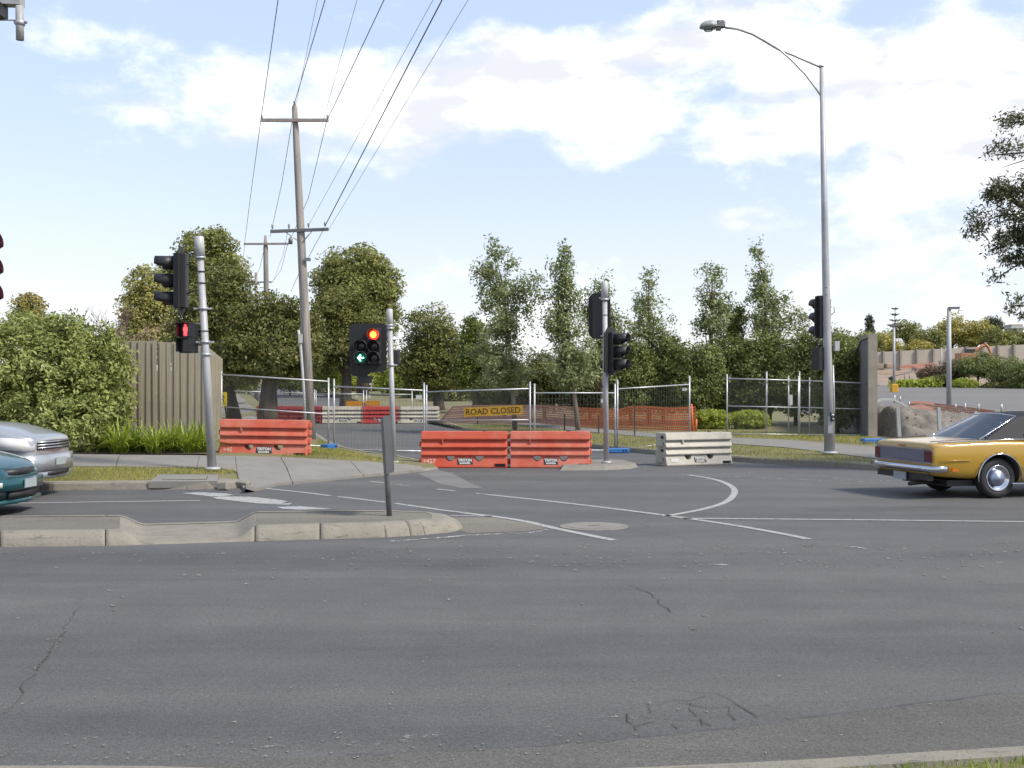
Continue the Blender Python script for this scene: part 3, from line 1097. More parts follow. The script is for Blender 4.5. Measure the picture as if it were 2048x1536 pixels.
def crack(uv, w, jit=.03):
    P = []
    for (a, b) in zip(uv[:-1], uv[1:]):
        pa, pb = G(*a), G(*b)
        n = max(2, int((pb - pa).length / .12))
        for k in range(n):
            p = pa.lerp(pb, k / n) + Vector((random.uniform(-jit, jit), random.uniform(-jit, jit), .0065))
            P.append(p)
    mb = MB(); vs, fs = [], []
    for i, p in enumerate(P):
        t = (P[min(i + 1, len(P) - 1)] - P[max(0, i - 1)]).normalized()
        n = Vector((-t.y, t.x, 0)) * w * .5 * random.uniform(.2, 1.0) / 2
        vs += [p + n, p - n]
    for i in range(len(P) - 1):
        fs.append((2 * i, 2 * i + 1, 2 * i + 3, 2 * i + 2))
    if P:
        mb.add(vs, fs); tag(mb.build('road_crack', M['crack']), kind='structure')


for uv, w in (([(1260, 1170), (1300, 1190), (1352, 1230)], .02), ([(1255, 1378), (1360, 1380), (1440, 1386), (1490, 1412), (1550, 1452)], .016), ([(1380, 1405), (1400, 1415), (1450, 1415), (1500, 1456)], .018),
              ([(1255, 1430), (1262, 1455), (1268, 1475)], .018), ([(1280, 1430), (1330, 1440), (1390, 1445), (1435, 1460)], .015), ([(1290, 1415), (1310, 1445)], .012), ([(1335, 1450), (1365, 1470)], .015),
              ([(1350, 1400), (1385, 1425), (1395, 1440)], .011), ([(1575, 1442), (1700, 1424), (1810, 1414), (1900, 1400), (2048, 1383)], .012), ([(1810, 1414), (1840, 1432)], .010), ([(1020, 1498), (1200, 1484), (1260, 1476)], .010),
              ([(128, 1262), (108, 1290), (85, 1318), (62, 1352)], .03), ([(1330, 1068), (1390, 1084)], .012), ([(1240, 1040), (1330, 1060)], .012)):
    crack(uv, w)
for uv, w in (([(-60, 1166), (500, 1157), (1100, 1160), (1500, 1162), (2100, 1172)], .012), ([(1268, 1475), (1290, 1478), (1365, 1470), (1435, 1460), (1500, 1456), (1550, 1452)], .010), ([(1262, 1455), (1310, 1445), (1330, 1440)], .012), ([(1290, 1415), (1350, 1400), (1380, 1405), (1440, 1386)], .010),
              ([(1395, 1440), (1435, 1460)], .010), ([(1450, 1415), (1490, 1412)], .010), ([(62, 1352), (40, 1390), (0, 1440)], .014), ([(128, 1262), (150, 1230), (160, 1190)], .010), ([(700, 1512), (1020, 1498)], .010)):
    crack(uv, w)
# paler crumbs along the old crack on the left
# ---- manhole
c = G(1188, 1053, 0)
mh = thing('manhole_cover', 'round pale concrete manhole cover in the road beyond the traffic island', 'manhole', c)
rr = 69 / F * c.y
MB().lathe([(rr, .001), (rr, .006), (rr - .03, .010), (0.0, .011)], c, n=40, smooth=False).build('surround', M['conc'], mh)
MB().lathe([(rr * .80, .0115), (rr * .80, .0135), (0, .014)], c, n=36, smooth=False).build('lid', M['path'], mh)
MB().box(c + Vector((0, 0, .0150)), (.16, .03, .002), .5).build('key_slot', M['crack'], mh)
# fallen flakes and leaves on the asphalt
nf = 520
vs, fs = [], []
for i in range(nf):
    if i < 170:
        p = G(random.uniform(0, 2048), 1078 + abs(random.gauss(0, 26)) + (18 if random.random() < .5 else 0), 0)
        if p.x < -0.6: p.y = min(p.y, 12.0) - .25
    elif i < 330:
        p = G(random.uniform(700, 2048), random.uniform(1085, 1140), 0)
    else:
        p = G(random.uniform(0, 2048), random.uniform(1120, 1530), 0)
    s_ = random.uniform(.006, .022) * (1.0 if p.y > 8 else .45)
    a = random.uniform(0, 6.28)
    n = len(vs)
    for k, (dx, dy) in enumerate(((-1.6, 0), (0, -.6), (1.6, 0), (0, .6))):
        vs.append((p.x + (dx * math.cos(a) - dy * math.sin(a)) * s_, p.y + (dx * math.sin(a) + dy * math.cos(a)) * s_, .007 + random.uniform(0, .006)))
    fs.append((n, n + 1, n + 2, n + 3))
tag(MB().add(vs, fs).build('leaf_litter', M['flake']), kind='stuff')
for i in range(1):
    vs, fs = [], []
    for k in range(150):
        t = random.random()
        p = G(128 - 66 * t + random.gauss(0, 4), 1262 + 90 * t + random.gauss(0, 3), 0) if k < 80 else G(random.uniform(0, 1300), random.uniform(1490, 1530) - random.uniform(0, .03) * 1000, 0)
        s_ = random.uniform(.004, .010); a = random.uniform(0, 6.28); n = len(vs)
        for dx, dy in ((-1, 0), (0, -.8), (1, 0), (0, .8)):
            vs.append((p.x + (dx * math.cos(a) - dy * math.sin(a)) * s_, p.y + (dx * math.sin(a) + dy * math.cos(a)) * s_, .009))
        fs.append((n, n + 1, n + 2, n + 3))
    tag(MB().add(vs, fs).build('grit', M['flake']), kind='stuff')

# ================================================================== VEGETATION
def leaf_mesh(name, C, N, size, aspect, tint, mat_, parent=None, T=None, world=True):
    """one rhombic leaf per row of C, facing N, long axis near T"""
    C = np.asarray(C, float); N = np.asarray(N, float)
    n = len(C)
    N /= np.linalg.norm(N, axis=1, keepdims=True) + 1e-9
    if T is None:
        T = RNG.normal(size=(n, 3))
    T = T - (T * N).sum(1, keepdims=True) * N
    T /= np.linalg.norm(T, axis=1, keepdims=True) + 1e-9
    B = np.cross(N, T)
    s = size * RNG.uniform(.45, 1.45, (n, 1))
    V = np.stack([C - T * s * .5, C + B * s * .5 * aspect, C + T * s * .5, C - B * s * .5 * aspect], 1).reshape(-1, 3)
    if parent is not None and world:
        V = V - np.array(wpos(parent))
    me = bpy.data.meshes.new(name)
    me.vertices.add(4 * n)
    me.vertices.foreach_set('co', V.ravel())
    me.loops.add(4 * n)
    me.loops.foreach_set('vertex_index', np.arange(4 * n, dtype=np.int32))
    me.polygons.add(n)
    me.polygons.foreach_set('loop_start', np.arange(0, 4 * n, 4, dtype=np.int32))
    try:
        me.polygons.foreach_set('loop_total', np.full(n, 4, dtype=np.int32))
    except Exception:
        pass
    me.update(calc_edges=True)
    a = me.attributes.new('tint', 'FLOAT', 'FACE')
    a.data.foreach_set('value', np.clip(tint, 0, 1).astype(np.float32))
    return link_mesh(name, me, mat_, parent)


def crown_points(ells, n, nclump, cr, shell=0.55, flat=.75, ball=False):
    """leaf centres in sprays scattered through a set of ellipsoids (centre, radii)"""
    w = np.array([(e[1][0] * e[1][1] * e[1][2]) ** .667 for e in ells]); w /= w.sum()
    cc, oo = [], []
    ids = RNG.choice(len(ells), nclump, p=w)
    for i in ids:
        c, r = ells[i]
        d = RNG.normal(size=3); d /= np.linalg.norm(d)
        q = RNG.uniform(shell, 1.0) if RNG.random() < .85 else RNG.uniform(.1, 1)
        cc.append(np.array(c) + d * np.array(r) * q); oo.append(d)
    cc, oo = np.array(cc), np.array(oo)
    ct = RNG.uniform(0, 1, nclump)
    k = RNG.integers(0, nclump, n)
    sc = RNG.uniform(.6, 1.4, nclump)[k][:, None]
    if ball:
        q = RNG.normal(size=(n, 3)); q /= np.linalg.norm(q, axis=1, keepdims=True)
        q *= RNG.uniform(.25, 1, (n, 1)) ** .45
        q[:, 2] = np.where(q[:, 2] < 0, q[:, 2] * .8, q[:, 2])
        P = cc[k] + q * cr * 1.25 * sc * np.array([1, 1, flat])
        m_ = RNG.random(n) < .22                      # leaves strewn between the sprays
        e_ = RNG.choice(len(ells), n, p=w)
        g_ = RNG.normal(size=(n, 3)); g_ /= np.linalg.norm(g_, axis=1, keepdims=True)
        g_ *= RNG.uniform(.1, 1.04, (n, 1)) ** .6
        Q = np.array([ells[i][0] for i in e_]) + g_ * np.array([ells[i][1] for i in e_])
        P[m_] = Q[m_]
    else:
        P = cc[k] + np.clip(RNG.normal(size=(n, 3)), -1.7, 1.7) * cr * sc * np.array([1, 1, flat])
    Nn = oo[k] * .6 + RNG.normal(size=(n, 3)) * .55 + np.array([0, 0, .35])
    tint = .55 * ct[k] + .45 * RNG.uniform(0, 1, n)
    return P, Nn, tint, cc


def ell(u, v, ru, rv, y, dy=0.0, depth=.85):
    c = D(u, v, y + dy)
    s = (y + dy) / F
    return (tuple(c), (ru * s, max(ru * s * depth, .25), rv * s))


def tree(name, label, cat, e, y, base_uv, n, nclump, cr, size, mat_,  group=None, bark='bark', trunk_r=.16, limbs=6, aspect=.5, shell=.55, flat=.75, ground=None, top=None):
    """trunk with limbs and a crown of leaf sprays; e: ellipses in photo pixels at distance y"""
    E = [ell(*q, y) if len(q) == 4 else ell(q[0], q[1], q[2], q[3], y, q[4]) for q in e]
    bu, bv = base_uv
    b = D(bu, bv, y)
    if ground is not None:
        b.z = ground
    t = thing(name, label, cat, b, 0, group)
    pads = aspect != .42
    n, nclump, size, cr = int(n * (2.4 if pads else 1.12)), int(nclump * (.75 if pads else 1)), size * (.60 if pads else .82), cr * (1.0 if pads else .72)
    if pads: flat = min(flat, .7); shell = max(shell, .62)
    P, Nn, ti, cc = crown_points(E, n, nclump, cr, shell, flat, pads)
    leaf_mesh('crown', P, Nn, size, aspect, ti, mat_, t)
    mb = MB()
    cx = np.mean([q[0] for q in E], axis=0)
    hi = max(E, key=lambda q: q[0][2])[0]
    tip = Vector(top) if top else Vector(hi)
    mid = b.lerp(Vector(cx), .55); mid += Vector((random.uniform(-.12, .12), 0, 0)) * trunk_r * 6
    mb.tube([b - Vector((0, 0, .15)), b.lerp(mid, .4), mid, Vector(cx).lerp(tip, .35), tip], [trunk_r * 1.25, trunk_r, trunk_r * .75, trunk_r * .42, trunk_r * .1], 8)
    for k in range(limbs):
        q = Vector(cc[random.randrange(len(cc))])
        s = b.lerp(mid, random.uniform(.6, 1.0)) if random.random() < .5 else mid.lerp(Vector(cx).lerp(tip, .35), random.random())
        m = s.lerp(q, .5) + Vector((0, 0, .08 * (q - s).length))
        mb.tube([s, m, q], [trunk_r * .42, trunk_r * .26, trunk_r * .07], 6)
    mb.build('trunk', M[bark], t)
    return t


LM = {
    'hedge': leaf_mat('leaf_hedge', (0.130, 0.175, 0.040), (0.378, 0.398, 0.125), .3),
    'olive': leaf_mat('leaf_olive', (0.162, 0.183, 0.053), (0.312, 0.318, 0.099)),
    'straw': leaf_mat('leaf_straw', (0.254, 0.254, 0.074), (0.440, 0.419, 0.141)),
    'tan': leaf_mat('leaf_tan', (0.220, 0.204, 0.057), (0.389, 0.336, 0.099)),
    'dark': leaf_mat('leaf_dark', (0.072, 0.097, 0.028), (0.218, 0.208, 0.054), .25),
    'bronze': leaf_mat('leaf_bronze', (0.085, 0.112, 0.029), (0.255, 0.241, 0.065), .3),
    'gum': leaf_mat('leaf_gum', (0.143, 0.185, 0.071), (0.352, 0.391, 0.178), .35, .42),
    'green': leaf_mat('leaf_green', (0.091, 0.138, 0.027), (0.239, 0.275, 0.060)),
    'screen': leaf_mat('leaf_screen', (0.101, 0.141, 0.042), (0.259, 0.292, 0.090), .3),
    'lime': leaf_mat('leaf_lime', (0.221, 0.283, 0.038), (0.423, 0.460, 0.076)),
    'strap': leaf_mat('leaf_strap', (0.156, 0.231, 0.021), (0.368, 0.442, 0.060), .3, .4),
    'far': leaf_mat('leaf_far', (0.138, 0.160, 0.052), (0.312, 0.310, 0.098)),
    'fary': leaf_mat('leaf_far_yellow', (0.257, 0.248, 0.060), (0.497, 0.433, 0.112)),
    'conif': leaf_mat('leaf_conifer', (0.055, 0.074, 0.045), (0.110, 0.138, 0.078), .15),
    'blade': leaf_mat('grass_blade', (0.156, 0.185, 0.033), (0.442, 0.398, 0.121), .35),
    'blade_g': leaf_mat('grass_blade_lush', (0.148, 0.221, 0.027), (0.368, 0.442, 0.067), .35),
    'nearleaf': leaf_mat('leaf_near_tree', (0.059, 0.074, 0.043), (0.156, 0.156, 0.072), .3),
    'brownb': leaf_mat('leaf_brown_shrub', (0.138, 0.098, 0.067), (0.294, 0.212, 0.128), .2),
}

# ---- tall clipped hedge, left
YH = 25.2
E = [ell(u, v, ru, rv, YH, dy) for u, v, ru, rv, dy in ((60, 760, 170, 128, 0), (190, 760, 72, 112, 0), (30, 720, 150, 92, .2), (130, 700, 80, 72, -.2), (180, 850, 62, 62, -.6), (90, 850, 120, 70, -.8), (-120, 770, 160, 140, 0), (215, 745, 48, 74, 0), (212, 815, 48, 60, -.2), (-250, 760, 130, 140, 0))]
hb = D(70, 905, YH); hb.z = zl(hb.x, hb.y)
hedge = thing('hedge_shrub', 'large rounded pale green shrub in front of the paling fence', 'shrub', hb)
P, Nn, ti, cc = crown_points(E, 80000, 1700, .12, .86, .8)
leaf_mesh('crown', P, Nn, .105, .42, ti, LM['hedge'], hedge)
mb = MB()
for k in range(9):
    s = hb + Vector((random.uniform(-3, 1.8), random.uniform(-.3, .3), -.05))
    q = Vector(cc[random.randrange(len(cc))])
    mb.tube([s, s.lerp(q, .5) + Vector((0, 0, .2)), q], [.05, .035, .01], 6)
mb.build('trunk', M['bark'], hedge)

# ---- strap-leaved clumps at its foot
nb = 0
for i, (u, v) in enumerate(((205, 905), (240, 909), (275, 906), (312, 909), (345, 905), (378, 908), (402, 905), (262, 897), (330, 896), (385, 896))):
    p = GV(u, min(v, 908), zl)
    if v < 900: p.y += .55
    t = thing('strap_leaf_clump', ['bright green strap leaf clump at the foot of the big shrub, first from the cars', 'strap leaf clump second from the cars at the edge of the footpath', 'strap leaf clump third from the cars at the edge of the footpath',
              'strap leaf clump fourth from the cars at the edge of the footpath', 'strap leaf clump fifth from the cars at the edge of the footpath', 'strap leaf clump sixth from the cars, near the leaning signal pole', 'strap leaf clump nearest to the leaning signal pole',
              'strap leaf clump in the back row where shrub and fence meet', 'strap leaf clump in the middle of the back row against the palings', 'strap leaf clump in the back row closest to the signal pole'][i], 'plant', p, 0, 'strap leaf clumps along the footpath')
    vs, fs, tt = [], [], []
    for k in range(150):
        a = random.uniform(0, 6.283); L = random.uniform(.5, .95); lean = random.uniform(.2, 1.15)
        d = Vector((math.cos(a), math.sin(a), 0)); s = Vector((-d.y, d.x, 0))
        o = p + d * random.uniform(0, .09) + Vector((random.uniform(-.1, .1), random.uniform(-.1, .1), 0))
        n0 = len(vs); tv = random.random()
        for j in range(5):
            f = j / 4
            q = o + d * (L * lean * f ** 1.4) + Vector((0, 0, L * (f * 1.05 - lean * .75 * f * f)))
            w = .018 * (1 - .85 * f ** 2)
            vs += [q + s * w, q - s * w]
        for j in range(4):
            fs.append((n0 + 2 * j, n0 + 2 * j + 1, n0 + 2 * j + 3, n0 + 2 * j + 2)); tt.append(tv)
    o = MB().add(vs, fs, True).build('leaves', LM['strap'], t)
    a_ = o.data.attributes.new('tint', 'FLOAT', 'FACE'); a_.data.foreach_set('value', tt)

# ---- trees, left and middle
TG = 'trees beyond the paling fence'
tree('big_tree', 'tall spreading olive green tree rising behind the leaning signal pole', 'tree', [(420, 520, 62, 62), (455, 575, 42, 60), (375, 545, 38, 50), (330, 565, 32, 42), (415, 600, 70, 60), (420, 490, 40, 34)], 84, (425, 780), 11000, 300, .75, .42, LM['olive'], TG, trunk_r=.45, limbs=14, shell=.6, ground=gz(84), flat=.55)
tree('pale_tree', 'straw coloured feathery tree behind the paling fence', 'tree', [(300, 610, 42, 66), (272, 640, 32, 62), (285, 575, 26, 44), (330, 650, 30, 60), (295, 680, 60, 50)], 66, (300, 790), 9000, 240, .45, .30, LM['straw'], TG, trunk_r=.25, ground=gz(66))
tree('small_tree', 'small tan topped tree showing above the left of the big shrub', 'tree', [(62, 612, 30, 24), (45, 606, 14, 14), (60, 650, 40, 30)], 62, (62, 790), 3200, 90, .38, .26, LM['tan'], TG, trunk_r=.18, ground=gz(62))
YD = 50
tree('dark_tree', 'dark bushy tree directly behind the leaning signal pole', 'tree', [(452, 580, 50, 52), (405, 640, 60, 56), (468, 650, 62, 76), (380, 690, 46, 56), (440, 720, 90, 50)], YD, (470, 838), 15000, 300, .42, .24, LM['dark'], TG, trunk_r=.3, ground=.4)
tree('dark_tree', 'dark bushy street tree with a thick trunk left of the timber power pole', 'tree', [(545, 632, 56, 52), (515, 670, 62, 60), (585, 660, 58, 58), (545, 710, 100, 56), (605, 705, 50, 52), (490, 720, 60, 44)], YD - 2, (535, 838), 17000, 330, .40, .24, LM['dark'], TG, trunk_r=.40, limbs=8, ground=.42)
tree('dark_tree', 'bronze tinged bushy tree right of the timber power pole', 'tree', [(680, 615, 54, 48), (650, 650, 56, 52), (722, 645, 46, 50), (690, 690, 74, 60), (640, 700, 46, 60), (740, 700, 44, 50)], YD + 9, (690, 830), 15000, 320, .46, .25, LM['bronze'], TG, trunk_r=.3, ground=.6)
tree('big_tree', 'tall rounded olive tree standing right of the timber power pole', 'tree', [(715, 530, 62, 42), (665, 560, 42, 40), (760, 565, 40, 50), (715, 580, 82, 46), (786, 610, 20, 34), (700, 610, 80, 40), (770, 640, 38, 40)], 92, (725, 800), 13000, 340, .8, .46, LM['olive'], TG, trunk_r=.45, limbs=14, shell=.6, ground=gz(92), flat=.55)
tree('domed_tree', 'dome shaped tree with a golden brown crown right of the arrow signal', 'tree', [(865, 668, 58, 54), (840, 715, 50, 66), (895, 710, 50, 66), (865, 745, 72, 46)], 64, (880, 815), 12000, 280, .45, .26, LM['bronze'], TG, trunk_r=.3, ground=gz(64))
tree('slim_tree', 'light green narrow tree beside the domed golden brown tree', 'tree', [(950, 690, 30, 52), (935, 735, 32, 46), (965, 735, 36, 46), (945, 655, 14, 26)], 60, (950, 830), 7500, 190, .38, .24, LM['green'], TG, trunk_r=.15, ground=gz(60))
k_ = 0
for (u, v, ru, rv, y, lab) in ((655, 745, 44, 40, 96, 'green street shrub seen past the right of the timber power pole'), (728, 752, 44, 36, 104, 'green street shrub far off under the arrow signal'), (800, 748, 46, 44, 90, 'green street shrub far off right of the arrow signal pole'),
                               (580, 752, 40, 30, 100, 'green street shrub far off left of the timber power pole'), (470, 752, 46, 34, 70, 'leafy street shrub at the end of the palings above the yellow sign'), (845, 775, 40, 30, 84, 'low green shrub under the domed tree'), (905, 790, 50, 34, 78, 'low dark shrub right of the domed tree')):
    tree('street_shrub', lab, 'shrub', [(u, v, ru, rv), (u - ru * .4, v + rv * .3, ru * .7, rv * .7), (u + ru * .4, v + rv * .3, ru * .7, rv * .7)], y, (u, v + rv), 4200, 130, .5, .34, LM['lime' if k_ in (0, 1, 2) else 'green'] if u != 905 else LM['dark'], 'shrubs along the side street', trunk_r=.1, limbs=4, ground=gz(y)); k_ += 1

# bare twiggy shrub
b = D(215, 720, 60); b.z = gz(60)
t = thing('bare_tree', 'leafless twiggy tree between the shrub and the straw coloured tree', 'tree', b)
mb = MB()


def twig(p, d, L, r, lev):
    q = p + d * L
    mb.tube([p, p.lerp(q, .5) + Vector((random.uniform(-.06, .06), random.uniform(-.06, .06), 0)) * L, q], [r, r * .8, r * .55], 4, False)
    if lev:
        for _ in range(3 if lev > 1 else 4):
            twig(p.lerp(q, random.uniform(.55, 1)), (d + Vector((random.uniform(-.75, .75), random.uniform(-.5, .5), random.uniform(-.1, .45)))).normalized(), L * random.uniform(.55, .8), r * .55, lev - 1)


for (a, L) in ((-.35, 2.3), (0, 2.6), (.3, 2.4), (-.6, 2.2)):
    twig(b, Vector((a, 0, 1)).normalized(), L, .095, 4)
mb.build('branches', M['twig'], t)

# ---- slender trees along the right verge
SG = 'slender street trees on the right verge'
S = [('tallest slender tree with two leaders, left end of the verge row', [(990, 505, 20, 32), (975, 545, 30, 34), (1020, 530, 18, 30), (1000, 590, 48, 50), (1048, 590, 34, 46), (1072, 580, 18, 34), (1010, 650, 66, 60), (1000, 715, 64, 60), (1010, 748, 70, 34)], (1030, 862), 45, 13500, 'gum'),
     ('slender pointed tree left of the three lamp signal pole', [(1128, 505, 13, 24), (1125, 545, 22, 34), (1132, 590, 36, 44), (1125, 650, 50, 56), (1140, 715, 60, 60), (1145, 748, 62, 34)], (1157, 862), 43.5, 11500, 'gum'),
     ('slender tree directly behind the three lamp signal pole', [(1203, 580, 24, 30), (1190, 630, 36, 46), (1215, 650, 40, 50), (1200, 710, 44, 60)], (1205, 860), 46, 8000, 'gum'),
     ('airy slender tree right of the three lamp signal pole', [(1298, 560, 14, 26), (1292, 605, 34, 40), (1300, 640, 46, 36), (1295, 665, 66, 24)], (1298, 850), 48, 3600, 'gum'),
     ('airy slender tree above the middle of the screening shrubs', [(1424, 555, 26, 30), (1412, 600, 32, 40), (1440, 610, 26, 40), (1418, 650, 44, 30)], (1420, 850), 48, 4200, 'gum'),
     ('short bushy sapling between two taller slender trees', [(1472, 630, 26, 26), (1470, 665, 36, 26)], (1472, 850), 49, 2600, 'green'),
     ('tall airy slender tree left of the street lamp', [(1513, 505, 15, 26), (1525, 550, 26, 36), (1515, 590, 26, 30), (1545, 605, 44, 40), (1578, 645, 38, 34), (1530, 645, 44, 32)], (1540, 850), 48, 6000, 'gum')]
for lab, e, b, y, n, mt in S:
    tree('slender_tree', lab, 'tree', e, y, b, n, max(60, n // 44), .22, .17, LM[mt], SG, bark='bark_l', trunk_r=.085, limbs=16, aspect=.42, shell=.15, ground=.25, flat=1.0)
# ---- screening shrubs
k_ = 0
for (u, v, ru, rv, y, lab) in ((1262, 745, 50, 78, 47.5, 'dark screening shrub right beside the three lamp signal'), (1325, 745, 58, 76, 48, 'second dark screening shrub from the three lamp signal'), (1392, 750, 54, 74, 47, 'screening shrub behind the upright posts where the netting ends'),
                               (1455, 745, 54, 82, 48, 'screening shrub below the short bushy sapling'), (1522, 742, 58, 84, 47.5, 'screening shrub behind the left panel of the mesh fence'), (1592, 740, 58, 86, 47, 'screening shrub left of the street lamp'),
                               (1665, 735, 52, 84, 46.5, 'screening shrub behind the street lamp'), (1674, 755, 40, 92, 38.2, 'screening shrub against the end of the curved top wall'),
                               (1090, 760, 60, 54, 52, 'dark undergrowth shrub behind the closed road panel'), (1010, 775, 60, 46, 54, 'dark undergrowth shrub left of the closed road board'), (1180, 765, 60, 56, 51, 'dark undergrowth shrub between the second and third slender trees')):
    tree('screening_shrub', lab, 'shrub', [(u, v, ru, rv), (u - ru * .35, v + rv * .3, ru * .75, rv * .7), (u + ru * .3, v - rv * .2, ru * .7, rv * .75), (u, v + rv * .5, ru * .9, rv * .6)], y, (u, 850), 11500, 300, .34, .19, LM['screen' if k_ < 8 else 'dark'], 'screening shrubs behind the temporary fence', trunk_r=.08, limbs=6, ground=.25, shell=.6); k_ += 1
for (u, lab) in ((1425, 'left half of the low clipped bright green bush behind the white barrier'), (1500, 'right half of the low clipped bright green bush row, behind the mesh fence')):
    tree('clipped_bush', 'low clipped light green bush ' + ('at the end of the orange netting' if u < 1450 else 'behind the left mesh fence panel'), 'bush', [(u, 842, 42, 20), (u, 834, 38, 14)], 43, (u, 858), 5200, 260, .10, .12, LM['lime'], 'low clipped bushes', trunk_r=.04, limbs=3, ground=.28, shell=.7)

# ---- right distance
FG = 'trees beyond the precast wall'
FT = [(1770, 690, 26, 26, 182, 'fary', 'pale yellow green tree showing right beside the curved top wall'), (1812, 668, 34, 28, 190, 'far', 'rounded tree behind the tiered pine'), (1860, 690, 26, 32, 186, 'far', 'dark gap tree right of the grey roof'), (1905, 664, 42, 34, 190, 'fary', 'broad autumn gold tree beside the tall car park light'),
      (1955, 672, 34, 32, 188, 'fary', 'yellow green tree above the excavator'), (1995, 684, 30, 26, 184, 'far', 'low green tree at the right end of the precast wall'), (2035, 684, 34, 28, 186, 'far', 'green tree at the edge of the picture above the precast wall'), (1730, 690, 30, 24, 180, 'far', 'small tree showing just over the curved top wall'),
      (1836, 700, 22, 22, 178, 'fary', 'small pale tree in front of the grey roof'), (1985, 650, 12, 12, 195, 'conif', 'dark rounded tree top behind the yellow green tree')]
for (u, v, ru, rv, y, mt, lab) in FT:
    tree('distant_tree', lab, 'tree', [(u, v, ru, rv), (u - ru * .5, v + rv * .4, ru * .6, rv * .7), (u + ru * .5, v + rv * .3, ru * .6, rv * .7)], y, (u, v + rv + 20), 3200, 120, .85, .62, LM[mt], FG, trunk_r=.3, limbs=5, ground=gz(y))
tree('conifer', 'dark cone shaped conifer left of the tiered pine', 'tree', [(1739, 640, 6, 14), (1739, 655, 9, 14), (1739, 668, 12, 12)], 200, (1739, 700), 2600, 120, .35, .42, LM['conif'], FG, trunk_r=.25, limbs=3, ground=gz(200))
# tiered pine
b = D(1790, 700, 205); b.z = gz(205)
t = thing('tiered_pine', 'thin pine with spaced tiers of branches behind the car park', 'tree', b, 0, FG)
tip = D(1790, 618, 205)
MB().tube([b, tip], [.25, .04], 6).build('trunk', M['bark'], t)
C_, N_, T_ = [], [], []
for j in range(11):
    f = j / 10
    z = tip.z - (tip.z - b.z) * .95 * f
    L = .5 + 2.4 * f
    for k in range(7):
        a = k * .9 + j
        for q in np.linspace(.1, 1, 14):
            C_.append((tip.x + math.cos(a) * L * q, tip.y + math.sin(a) * L * q, z + .55 * q * q * L * .45)); N_.append(RNG.normal(size=3)); T_.append((math.cos(a), math.sin(a), .3))
leaf_mesh('crown', C_, np.array(N_), .5, .35, RNG.random(len(C_)), LM['conif'], t, np.array(T_))
for (u, v, ru, rv, y, mt, lab) in ((1955, 730, 44, 28, 124, 'screen', 'broad flat topped bush below the excavator'), (2010, 742, 46, 30, 122, 'screen', 'dark spreading bush right of the flat topped bush'), (1862, 748, 26, 18, 128, 'brownb', 'dark purple brown shrub left of the tall car park light'), (1905, 742, 26, 24, 126, 'brownb', 'brown shrub behind the tall car park light'),
                                   (2045, 750, 24, 30, 118, 'screen', 'dark bush at the edge of the picture beside the car park'), (1930, 769, 19, 9, 122, 'lime', 'round bright green bush at the car park edge'), (1880, 762, 20, 14, 125, 'dark', 'low dark bush behind the light green ground cover'), (2015, 772, 46, 9, 121, 'dark', 'low dark hedge along the car park edge')):
    tree('car_park_bush', lab, 'bush', [(u, v, ru, rv), (u - ru * .4, v + rv * .2, ru * .6, rv * .7), (u + ru * .45, v + rv * .15, ru * .55, rv * .75)], y, (u, v + rv), 3000, 120, .45, .36, LM[mt], 'bushes at the far side of the car park', trunk_r=.12, limbs=5, ground=gz(y) + .3)
P, Nn, ti, cc = crown_points([ell(u, 768 + random.uniform(-2, 2), 10, 6, 124) for u in range(1790, 1880, 9)], 2600, 200, .25, .3)
tag(leaf_mesh('ground_cover', P, Nn, .35, .6, ti, LM['lime']), kind='stuff')

# ---- near tree leaning in from the right
YN = 23.0
b = D(2330, 900, YN); b.z = .25
t = thing('overhanging_tree', 'sparse grey green branches reaching in from the right edge of the picture', 'tree', b)
NE = [(2035, 238, 26, 14), (2010, 250, 14, 8), (2008, 300, 36, 12), (1985, 310, 12, 8), (2030, 385, 44, 26), (2000, 372, 20, 12), (1985, 390, 20, 16), (1960, 440, 26, 26), (1945, 460, 16, 14), (2010, 430, 46, 30), (2040, 470, 46, 44), (2000, 480, 26, 20), (1985, 500, 10, 12), (2030, 520, 26, 16), (1995, 555, 14, 8), (2035, 600, 12, 10), (2020, 615, 8, 6), (2045, 630, 14, 12), (2110, 420, 90, 130), (2200, 450, 110, 160), (2120, 260, 70, 60), (2300, 330, 140, 150)]
P, Nn, ti, cc = crown_points([ell(u, v, ru, rv, YN) for u, v, ru, rv in NE], 36000, 700, .095, .1, .9)
leaf_mesh('crown', P, Nn, .095, .30, ti, LM['nearleaf'], t)
mb = MB()
f0 = D(2300, 560, YN)
mb.tube([b - Vector((0, 0, .2)), D(2320, 700, YN), f0, D(2280, 380, YN)], [.34, .28, .2, .07], 10)
for path in ([(2300, 560), (2180, 470), (2060, 425), (1995, 432), (1958, 450)], [(2300, 600), (2170, 540), (2060, 470), (2000, 472)], [(2290, 470), (2150, 330), (2050, 305), (1990, 310)], [(2290, 450), (2170, 290), (2090, 240), (2020, 245)], [(2280, 620), (2140, 560), (2050, 520), (2000, 552)], [(2280, 640), (2150, 610), (2070, 610), (2025, 612)], [(2050, 320), (2005, 335)], [(2060, 425), (2010, 390), (1985, 385)]):
    mb.tube([D(u, v, YN + random.uniform(-.1, .1)) for u, v in path], [.06, .036, .022, .013, .006][:len(path)] if len(path) > 2 else [.012, .006], 6)
mb.build('trunk', M['bark'], t)

